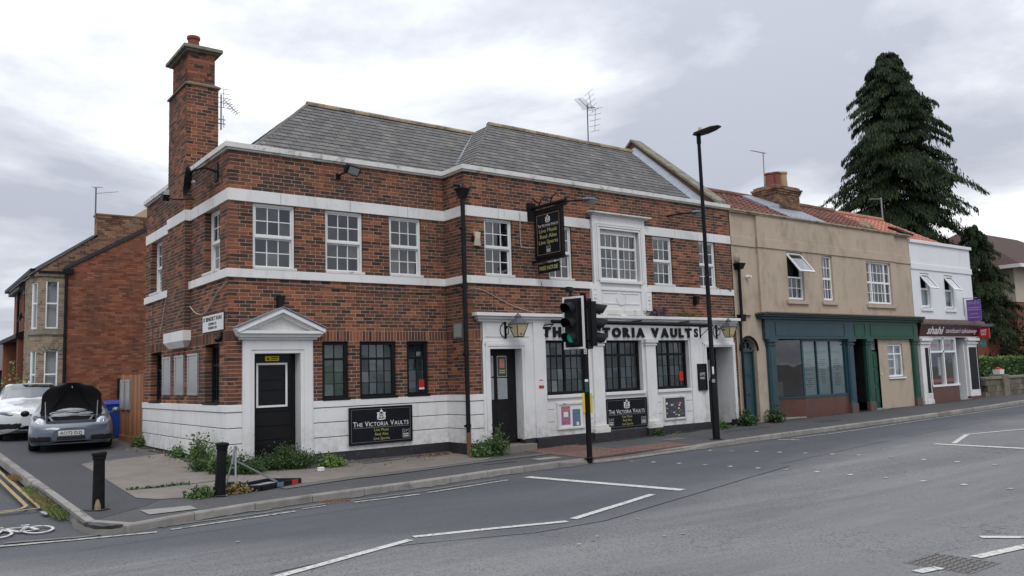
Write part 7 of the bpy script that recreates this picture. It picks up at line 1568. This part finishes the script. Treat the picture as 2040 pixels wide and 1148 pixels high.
# luggage tub under the lid
m = MB(); tub = [(-.4, .5), (.4, .5), (.48, 1.2), (-.48, 1.2)]
tb = [(x*.92, y*.98+.02, .4) for x, y in tub]; tp_ = [(x, y, .69+(y-.5)*.12) for x, y in tub]; m.add(tb+tp_, [(0, 1, 2, 3), (0, 1, 5, 4), (1, 2, 6, 5), (2, 3, 7, 6), (3, 0, 4, 7)]); build('luggage_tub', m, 'car_black', car)
m = MB(); m.tube([tp_[0], tp_[1]], .02, 6); m.tube([tp_[1], tp_[2]], .03, 6); m.tube([tp_[3], tp_[0]], .03, 6); build('tub_seal', m, 'galv', car)
m = MB(); m.obox((.02, .95, .6), .42, .12, .07, Matrix.Rotation(-.05, 3, 'Y')); build('red_bag', m, 'red', car, bev=.02)
# raised lid: underside faces the viewer
m = MB(); nl, nw = 12, 12
for sgn in (0, 1):
    for i in range(nl+1):
        s = i/nl; w = .69*(1-.06*s)*min(1, math.sqrt(max(0, 1-max(0, (s-.5)/.52)**2.4))+.02); zc = .97+.62*s
        for j in range(nw+1):
            q = 2*j/nw-1; m.v.append((w*q, 1.36-.3*s+.05*math.sin(math.pi*s)+.1*q*q+sgn*.025, zc-.24*(1-s)*abs(q)**2.2+.01*(1-q*q)+sgn*.012))
K = (nl+1)*(nw+1)
for sgn in (0, 1): m.f += [(sgn*K+i*(nw+1)+j, sgn*K+i*(nw+1)+j+1, sgn*K+(i+1)*(nw+1)+j+1, sgn*K+(i+1)*(nw+1)+j) for i in range(nl) for j in range(nw)]
ld = build('front_lid', m, 'car_black', car, smooth=True)
m = MB(); m.ell((0, 1.02, 1.5), .015, .01, .03, 8, 6); build('lid_catch', m, 'chrome', ld)
for sgn in (-1, 1):
    c = Vector((sgn*.66, .22, .6)); R = Matrix.Rotation(sgn*.3, 3, 'Y') @ Matrix.Rotation(math.radians(-42), 3, 'X') @ Matrix.Rotation(sgn*.45, 3, 'Z')
    m = MB(); m.ell(c, .16, .09, .23, 16, 10, R); h = build('headlight', m, 'head_glass', car, smooth=True)
    m = MB(); m.ell(c+Vector((-sgn*.02, -.06, .0)), .05, .035, .075, 12, 8, R); build('lamp', m, 'black_gloss', h, smooth=True); m = MB(); m.ell(c+Vector((sgn*.03, -.03, .07)), .03, .03, .05, 10, 6, R); build('lamp', m, 'chrome', h, smooth=True)
    m = MB(); m.ell((sgn*1.02, 1.5, .88), .1, .07, .075, 12, 8); m.box(sgn*.85-.03, sgn*.95+.03, 1.48, 1.52, .83, .86); build('mirror', m, 'car_grey' if sgn > 0 else 'black_gloss', car, smooth=True)
    m = MB(); m.tube([(.15, 1.33, .85), (-.15, 1.38, .89), (-.45, 1.36, .86)] if sgn < 0 else [(.05, 1.34, .86), (.35, 1.38, .89), (.62, 1.36, .84)], .012, 5); build('wiper', m, 'car_black', car)
    for y, r in ((.95, .33), (3.4, .34)): wheel(car, sgn*.78, y, r, .24)
m = MB(); m.box(-.27, .27, -.115, -.09, .375, .49); pl_ = build('number_plate', m, 'plate', car); PPl = lambda u, z, d: (u, -.115-d, z)
text_on(PPl, 'AO72 DZJ', 0, .397, .1, .002, 'black', pl_, width=.46, offset=.001)
m = MB(); m.fbox(lambda u, z, d: (u, -.02-d+abs(u)**3*.35, z), -.7, .7, .17, .2, -.05, .06); build('front_splitter', m, 'car_grey', car)
m = MB(); m.fbox(PPl, -.3, .3, .265, .345, -.05, -.018); build('centre_intake', m, 'car_black', car)
for sgn in (-1, 1): m = MB(); m.tube([(sgn*.56, .95, .76), (sgn*.58, 1.22, 1.15)], .012, 6); build('gas_strut', m, 'galv', ld)
for q in (-.28, .28): m = MB(); m.tube([(q*1.5, 1.36, 1.0), (q, 1.28, 1.2), (q*.5, 1.12, 1.45)], .018, 6); build('lid_rib', m, 'black', ld)
# ---- white tall hatchback
car = thing('white_car', 'white tall hatchback parked behind the grey sports car', 'car', (-1.9, 10.6, G(-1.8, 11.5)+.01), rz=math.radians(-4), ab=False)
st = [(-.12, [(.2, .4), (.28, .44), (.32, .53), (.3, .64), (.22, .7), (.11, .72), (0, .725)]),
      (-.04, [(.46, .28), (.58, .34), (.62, .5), (.58, .68), (.44, .79), (.22, .82), (0, .83)]),
      (.03, [(.6, .23), (.72, .32), (.76, .51), (.72, .71), (.54, .84), (.27, .87), (0, .88)]),
      (.12, [(.7, .2), (.8, .32), (.83, .52), (.8, .74), (.6, .87), (.3, .9), (0, .91)]),
      (.4, [(.82, .18), (.88, .34), (.89, .58), (.86, .82), (.66, .94), (.33, .97), (0, .98)]),
      (1.0, [(.86, .18), (.895, .36), (.9, .66), (.87, .92), (.7, 1.03), (.35, 1.07), (0, 1.08)]),
      (1.35, [(.86, .18), (.895, .36), (.9, .7), (.88, .98), (.72, 1.09), (.36, 1.13), (0, 1.14)]),
      (2.05, [(.86, .18), (.895, .36), (.9, .72), (.88, 1.02), (.64, 1.47), (.34, 1.53), (0, 1.54)]),
      (2.7, [(.86, .18), (.895, .36), (.9, .72), (.88, 1.03), (.65, 1.5), (.34, 1.56), (0, 1.57)]),
      (3.6, [(.86, .18), (.895, .36), (.9, .74), (.88, 1.05), (.64, 1.45), (.33, 1.52), (0, 1.53)]),
      (4.2, [(.8, .22), (.86, .38), (.87, .76), (.84, 1.05), (.6, 1.2), (.3, 1.28), (0, 1.3)]),
      (4.34, [(.66, .3), (.74, .42), (.76, .76), (.72, .95), (.5, 1.05), (.25, 1.1), (0, 1.1)])]
g = loft(st, 73, 37); nose(g, 'car_white', car)
isarch2 = lambda p: abs(p[0]) > .78 and (math.hypot(p[1]-.82, p[2]-.33) < .37 or math.hypot(p[1]-3.5, p[2]-.33) < .37)
ws2 = lambda u, v, p: 1.42 < p[1] < 2.02 and v > .62; sw2 = lambda u, v, p: 1.75 < p[1] < 3.9 and .53 < v < .645 and p[2] > 1.06 and abs(p[1]-2.75) > .05
low2 = lambda u, v, p: p[1] < .22 and .33 < p[2] < .47 and abs(p[0]) > .3 and v < .6
gr2 = lambda u, v, p: False
carpart('body', g, lambda u, v, p: not (isarch2(p) or ws2(u, v, p) or sw2(u, v, p) or low2(u, v, p) or gr2(u, v, p)), 'car_white', car)
carpart('windscreen', g, ws2, 'glass_screen', car); carpart('side_window', g, sw2, 'glass_car', car); carpart('lower_grille', g, low2, 'car_black', car); carpart('grille', g, gr2, 'car_black', car)
m = MB(); m.box(-.7, .7, 1.5, 3.9, .5, 1.1); m.box(-.75, .75, .3, 4.1, .25, .6); build('interior', m, 'car_black', car)
for sgn in (-1, 1):
    c = Vector((sgn*.62, .09, .72)); R = Matrix.Rotation(sgn*-.22, 3, 'Y') @ Matrix.Rotation(sgn*.5, 3, 'Z'); m = MB(); m.ell(c, .25, .11, .085, 16, 10, R); h = build('headlight', m, 'head_dark', car, smooth=True)
    m = MB(); m.ell(c+Vector((-sgn*.02, -.06, -.01)), .055, .05, .055, 12, 8); m.ell(c+Vector((-sgn*.13, -.07, -.02)), .05, .04, .05, 12, 8); build('lamp', m, 'black_gloss', h, smooth=True)
    m = MB(); m.ell((sgn*1.02, 1.62, 1.1), .12, .07, .085, 12, 8); build('mirror', m, 'car_white', car, smooth=True)
    m = MB(); m.tube([(0, 1.38, 1.155), (sgn*.35, 1.44, 1.16), (sgn*.66, 1.46, 1.12)], .012, 5); build('wiper', m, 'car_black', car)
    for y in (.82, 3.5): wheel(car, sgn*.8, y, .32, .21)
m = MB(); m.fbox(lambda u, z, d: (u, -.02-d+abs(u)**3*.3, z), -.72, .72, .26, .3, -.03, .04); build('bumper_trim', m, 'car_white', car)
for sgn in (-1, 1):
    m = MB(); m.fbox(lambda u, z, d: (u, -.1-d+abs(u)*.16, z), min(sgn*.04, sgn*.3), max(sgn*.04, sgn*.3), .6, .76, -.03, .012); build('grille', m, 'car_black', car, bev=.02)
m = MB(); m.fbox(lambda u, z, d: (u, -.1-d+abs(u)*.22, z), -.42, .42, .34, .46, -.05, .01); build('centre_intake', m, 'car_black', car)
m = MB(); m.ell((0, 2.9, 1.6), .03, .1, .06); build('roof_fin', m, 'car_white', car, smooth=True)
# ================================================================== plants
def leaves(n, pos, size, mat, up=.5, aspect=1.6):
    m = MB()
    for _ in range(n):
        p = Vector(pos()); s = size*rnd.uniform(.6, 1.4); d = Vector((rnd.gauss(0, 1), rnd.gauss(0, 1), rnd.gauss(0, .6)+up)).normalized(); q = d.orthogonal().normalized(); q = (Matrix.Rotation(rnd.uniform(0, 6.28), 3, d) @ q)
        a = d*s*aspect; b = q*s*.5; m.add([p, p+a*.5+b, p+a, p+a*.5-b], [(0, 1, 2, 3)])
    return m
def bush(name, label, cat, x, y, rx, ry, h, n, size, mat, mat2=None, stems=8, z=None, spike=0):
    z, h = (G(x, y), h*.86 if h < 1 else h) if z is None else (z, h); t = thing(name, label, cat, (x, y, z)); m = MB(); tips = []
    for k in range(stems):
        a = rnd.uniform(0, 6.28); r = math.sqrt(rnd.random()); hh = h*rnd.uniform(.55, 1)*(1-.45*r*r); tip = Vector((x+rx*r*math.cos(a), y+ry*r*math.sin(a), z+hh)); b = Vector((x+rx*r*.45*math.cos(a), y+ry*r*.45*math.sin(a), z-.02)); mid = b.lerp(tip, .5)+Vector((0, 0, .1*h)); m.tube([b, mid, tip], [.007, .005, .003], 4); tips.append((b, mid, tip))
    for k in range(max(2, stems//6)):
        a = rnd.uniform(0, 6.28); r = rnd.random(); b = Vector((x+rx*r*.7*math.cos(a), y+ry*r*.7*math.sin(a), z)); tip = b+Vector((rnd.gauss(0, .1*h), rnd.gauss(0, .1*h), h*rnd.uniform(1.0, 1.35))); md = b.lerp(tip, .5)+Vector((rnd.gauss(0, .03), rnd.gauss(0, .03), 0)); m.tube([b, md, tip], [.006, .004, .002], 4); tips.append((b, md, tip))
    build('stem', m, 'stem', t)
    def pos():
        b, md, tp = rnd.choice(tips); s = rnd.random()**.7; p = (b.lerp(md, s*2) if s < .5 else md.lerp(tp, s*2-1)); w = .05+.1*h*(1-s*.5); return (p.x+rnd.gauss(0, w), p.y+rnd.gauss(0, w), max(z+.01, p.z+rnd.gauss(0, w*.6)))
    build('foliage', leaves(n, pos, size, mat), mat, t)
    if mat2: build('light_leaves', leaves(n//4, pos, size*.9, mat2), mat2, t)
    return t
bush('weed', 'tall yellowish weed growing against the white side plinth', 'weed', -.3, .75, .16, .3, .75, 900, .035, 'leaf_mid', 'leaf_light', 12)
bush('weed_bush', 'low grey green bush at the side plinth below the tall weed', 'weed', -.38, .2, .22, .3, .3, 1100, .026, 'leaf_dark', 'leaf_mid', 22)
bush('weed_bush', 'leafy green bush behind the leaning bollard at the pub corner', 'weed', -.2, -.4, .28, .25, .46, 1500, .027, 'leaf_mid', 'leaf_light', 30)
bush('weed_bush', 'broad dark green weeds filling the foot of the corner doorway', 'weed', .95, -.45, .7, .33, .42, 4200, .026, 'leaf_dark', 'leaf_mid', 80)
bush('weed_bush', 'dark green weeds left of the corner doorway beside the fallen sign legs', 'weed', .1, -.75, .4, .3, .3, 1600, .03, 'leaf_dark', 'leaf_mid', 34)
bush('trailing_weed', 'bright green weed trailing along the black plinth right of the corner door', 'weed', 1.85, -.6, .28, .25, .22, 700, .035, 'leaf_light', 'leaf_mid', 20)
bush('weed', 'fresh green weeds at the foot of the leaning bollard', 'weed', -1.3, -2.98, .26, .14, .13, 420, .035, 'leaf_mid', 'leaf_light', 16)
bush('dry_weed', 'dry brown weeds right of the leaning bollard', 'weed', -.85, -2.95, .24, .12, .12, 380, .035, 'leaf_dry', 'leaf_light', 16)
bush('weed_bush', 'leafy bush at the foot of the left bar door', 'weed', 5.3, -1.3, .3, .22, .56, 1500, .028, 'leaf_mid', 'leaf_dark', 30)
bush('weed_bush', 'small bright bush beside the drainpipe foot', 'weed', 4.85, -1.35, .22, .2, .3, 700, .035, 'leaf_mid', 'leaf_light', 16)
bush('weed', 'small weed at the base of the right white pilaster', 'weed', 10.6, -1.12, .14, .08, .16, 240, .03, 'leaf_dark', 'leaf_mid', 8)
bush('weed_bush', 'green weeds at the foot of the pipe beside the right bar door', 'weed', 14.25, -1.15, .28, .18, .4, 800, .04, 'leaf_dark', 'leaf_mid', 18)
bush('weed', 'small weed right of the street lamp foot', 'weed', 13.0, -1.25, .2, .15, .2, 320, .035, 'leaf_mid', 'leaf_dark', 10)
bush('weed_bush', 'green weeds between the blue arched door and the blue pilaster', 'weed', 15.55, -1.15, .3, .18, .38, 900, .04, 'leaf_dark', 'leaf_mid', 18)
bush('weed', 'weeds at the rear corner of the pub beside the fence', 'weed', -.12, 6.3, .14, .25, .32, 600, .035, 'leaf_mid', 'leaf_dry', 16)
bush('weed', 'small weed on the side plinth between the rear corner and the tall weed', 'weed', -.12, 2.9, .1, .25, .28, 420, .03, 'leaf_mid', 'leaf_light', 10)
bush('cornice_weed', 'purple flowering weed growing on the bar front cornice', 'weed', 10.95, D-.06, .5, .06, .22, 700, .025, 'leaf_purple', 'leaf_dark', 26, z=2.86)
bush('cornice_weed', 'sparse yellowish weeds on the cornice left of the street lamp', 'weed', 12.2, D-.06, .6, .05, .14, 320, .025, 'leaf_dry', 'leaf_mid', 22, z=2.86)
bush('garden_bush', 'yellow green bush in front of the buff brick bay', 'bush', -1.75, 15.6, .45, .4, 1.7, 1500, .06, 'leaf_light', 'leaf_mid', 24)
bush('garden_bush', 'green garden bush at the far left edge beside the side road', 'bush', -2.9, 20.5, .8, .9, 1.9, 2600, .07, 'leaf_light', 'leaf_mid', 40)
bush('hedge_shrub', 'dark evergreen shrub in front of the brown roofed house', 'shrub', 42.5, 1.8, 1.3, 1.0, 2.6, 4200, .1, 'conifer_leaf', 'leaf_dark', 60, z=0)
# grass along the side kerb
for k, (y, l, nm, s) in enumerate(((2.6, .45, 'low brown grass in the side road gutter, farthest of the tufts', .7), (.35, .42, 'dark grass clump in the side road gutter', .9), (-.75, .5, 'pale grass tuft at the side kerb, third from the corner', 1.0), (-1.6, .4, 'light green grass tuft at the side kerb, second from the corner', 1.1), (-2.5, .4, 'bright grass clump at the side kerb, nearest the corner', 1.2))):
    z = Rd(-3.2, y); m = MB()
    for _ in range(300):
        a, b = -3.19+rnd.gauss(0, .04), y+max(-1.6, min(1.6, rnd.gauss(0, 1)))*l*.62; h = .1*s*rnd.uniform(.4, 1.3); d = Vector((rnd.gauss(0, .5), rnd.gauss(0, .5), 1)).normalized()*h; w = .006; m.add([(a-w, b, z), (a+w, b, z), (a+d.x*.6, b+d.y*.6, z+d.z*.7), (a+d.x*1.3, b+d.y*1.3, z+d.z)], [(0, 1, 2), (0, 2, 3)])
    tag(build('grass_tuft', m, ['leaf_dry', 'grass_green', 'grass_dry', 'grass_dry', 'grass_green'][k]), nm, 'grass', 'grass tufts along the side kerb')
m = leaves(520, lambda: (lambda x, y: (x, y, G(x, y)+.02))(*rnd.choice([(rnd.gauss(4.3, .25), rnd.gauss(-.35, .15)), (rnd.uniform(2.4, 4.6), rnd.uniform(-.6, -.1)), (rnd.uniform(-.3, 4.8), rnd.uniform(-1.6, -.1)), (rnd.gauss(-.8, .3), rnd.gauss(-2.9, .15)), (rnd.uniform(-.6, -.05), rnd.uniform(-.5, 6)), (rnd.uniform(5, 15), rnd.uniform(-1.2, -.95)), (rnd.gauss(4.5, .2), rnd.gauss(-.3, .12))])), .035, 'leaf_dry', .2, 1.2)
tag(build('leaf_litter', m, 'leaf_dry'), 'dry leaves scattered along the foot of the pub walls', 'leaves', kind='stuff')
m = leaves(160, lambda: (lambda x: (x, -1.45+.03*math.sin(9*x)+rnd.gauss(0, .012), G(x, -1.45)+.014))(rnd.uniform(-2.05, -1.1)), .03, 'leaf_mid', .6)
tag(build('crack_weeds', m, 'leaf_mid'), 'small green weeds in the crack across the concrete apron', 'weed', kind='stuff')
# hedge
t = thing('hedge', 'clipped green hedge behind the low stone wall', 'hedge', (40, .1, 0)); m = MB(); m.box(30.3, 55, -.25, .9, 0, 1.3); build('branch_core', m, 'leaf_dark', t)
def hp():
    x = 30.2+rnd.random()**1.6*20; k = rnd.random(); return (x, -.3+rnd.gauss(0, .03), rnd.uniform(.5, 1.45)) if k < .55 else (x, rnd.uniform(-.3, .9), 1.38+rnd.gauss(0, .05))
build('foliage', leaves(9000, hp, .07, 'leaf_mid'), 'leaf_mid', t); build('light_leaves', leaves(3500, lambda: (30.2+rnd.random()**1.6*20, rnd.uniform(-.35, .8), 1.42+rnd.gauss(0, .05)), .07, 'leaf_light'), 'leaf_light', t)
# conifers with hanging sprays
def conifer(name, label, x, y, z, H, Rb, nb, sp, seed, lean=(0, 0)):
    r = random.Random(seed); t = thing(name, label, 'tree', (x, y, z)); m = MB(); m.tube([(x, y, z-.2), (x, y, z+H*.5), (x+lean[0], y+lean[1], z+H*.97)], [H*.022, H*.014, .03], 8); build('trunk', m, 'bark', t)
    fm = MB(); bm2 = MB(); fl = MB()
    def rad(s): return Rb*lerp(s, [0, .08, .2, .4, .55, .7, .85, .94, 1], [.7, .95, 1, 1, .97, .82, .56, .34, .1])
    for k in range(nb):
        s = (k+r.random())/nb; s = s**.9*.96+.03; a = r.uniform(0, 2*math.pi); L = rad(s)*r.uniform(.6, 1.1)*(1+.16*math.sin(3*a+s*23)+.1*math.sin(5*a-s*37))
        if r.random() < .08: L *= 1.14
        o = Vector((x+lean[0]*s, y+lean[1]*s, z+H*s)); d = Vector((math.cos(a), math.sin(a), 0)); upk = r.uniform(.0, .3); n = 7; pts = []
        for i in range(n+1):
            q = i/n; pts.append(o+d*L*q+Vector((0, 0, L*(upk*q*1.6-(upk+.34)*q*q*1.15))))
        bm2.tube(pts, [.035*(1-i/(n+1)) for i in range(n+1)], 3, False)
        side = Vector((-d.y, d.x, 0))
        for j in range(sp):
            q = .25+.78*r.random()**.8; i = min(int(q*n), n-1); p = pts[i].lerp(pts[i+1], min(1, q*n-i)); wob = side*r.gauss(0, L*.13*(1.15-q*.6))+Vector((0, 0, r.gauss(0, .06)))
            b = p+wob; out = (d*r.uniform(.1, .6)+side*r.gauss(0, .45)+Vector((0, 0, -r.uniform(.8, 2.0)))).normalized(); ln = r.uniform(.1, .28)*(.6+.4*H/18); w = ln*r.uniform(.08, .15); sd = out.cross(Vector((r.gauss(0, 1), r.gauss(0, 1), r.gauss(0, .3)))).normalized()*w
            (fl if r.random() < .3 and q > .6 else fm).add([b-out*.12*ln+sd*.3, b+out*.35*ln+sd, b+out*ln, b+out*.4*ln-sd], [(0, 1, 2, 3)])
    build('branch', bm2, 'bark', t, kind='stuff'); build('crown', fm, 'conifer_leaf', t); build('spray_tips', fl, 'conifer_tip', t, kind='stuff'); return t
conifer('conifer_tree', 'very tall dark conifer with drooping branches behind the white takeaway building', 40.25, 7.65, 0, 18.9, 3.6, 700, 400, 5, (-1.4, -1.0))
conifer('conifer_tree', 'smaller dark conifer at the right of the takeaway building', 40.7, 3.7, 0, 8.6, 1.9, 220, 260, 9)
tr = thing('background_tree', 'small leafy tree far down the side road at the left edge', 'tree', (-3.0, 60, .3)); m = MB(); m.tube([(-3, 60, 0), (-3, 60, 4)], [.2, .1], 6); build('trunk', m, 'bark', tr); build('crown', leaves(1400, lambda: (-3+rnd.gauss(0, 1.2), 60+rnd.gauss(0, 1.2), 4.6+rnd.gauss(0, 1.0)), .3, 'leaf_dark'), 'leaf_dark', tr)
# ------------------------------------------------------------------ tidy
bpy.data.scenes.remove(TSC)
for o in bpy.data.objects:
    for k in ('abs', '_b'):
        if k in o: del o[k]
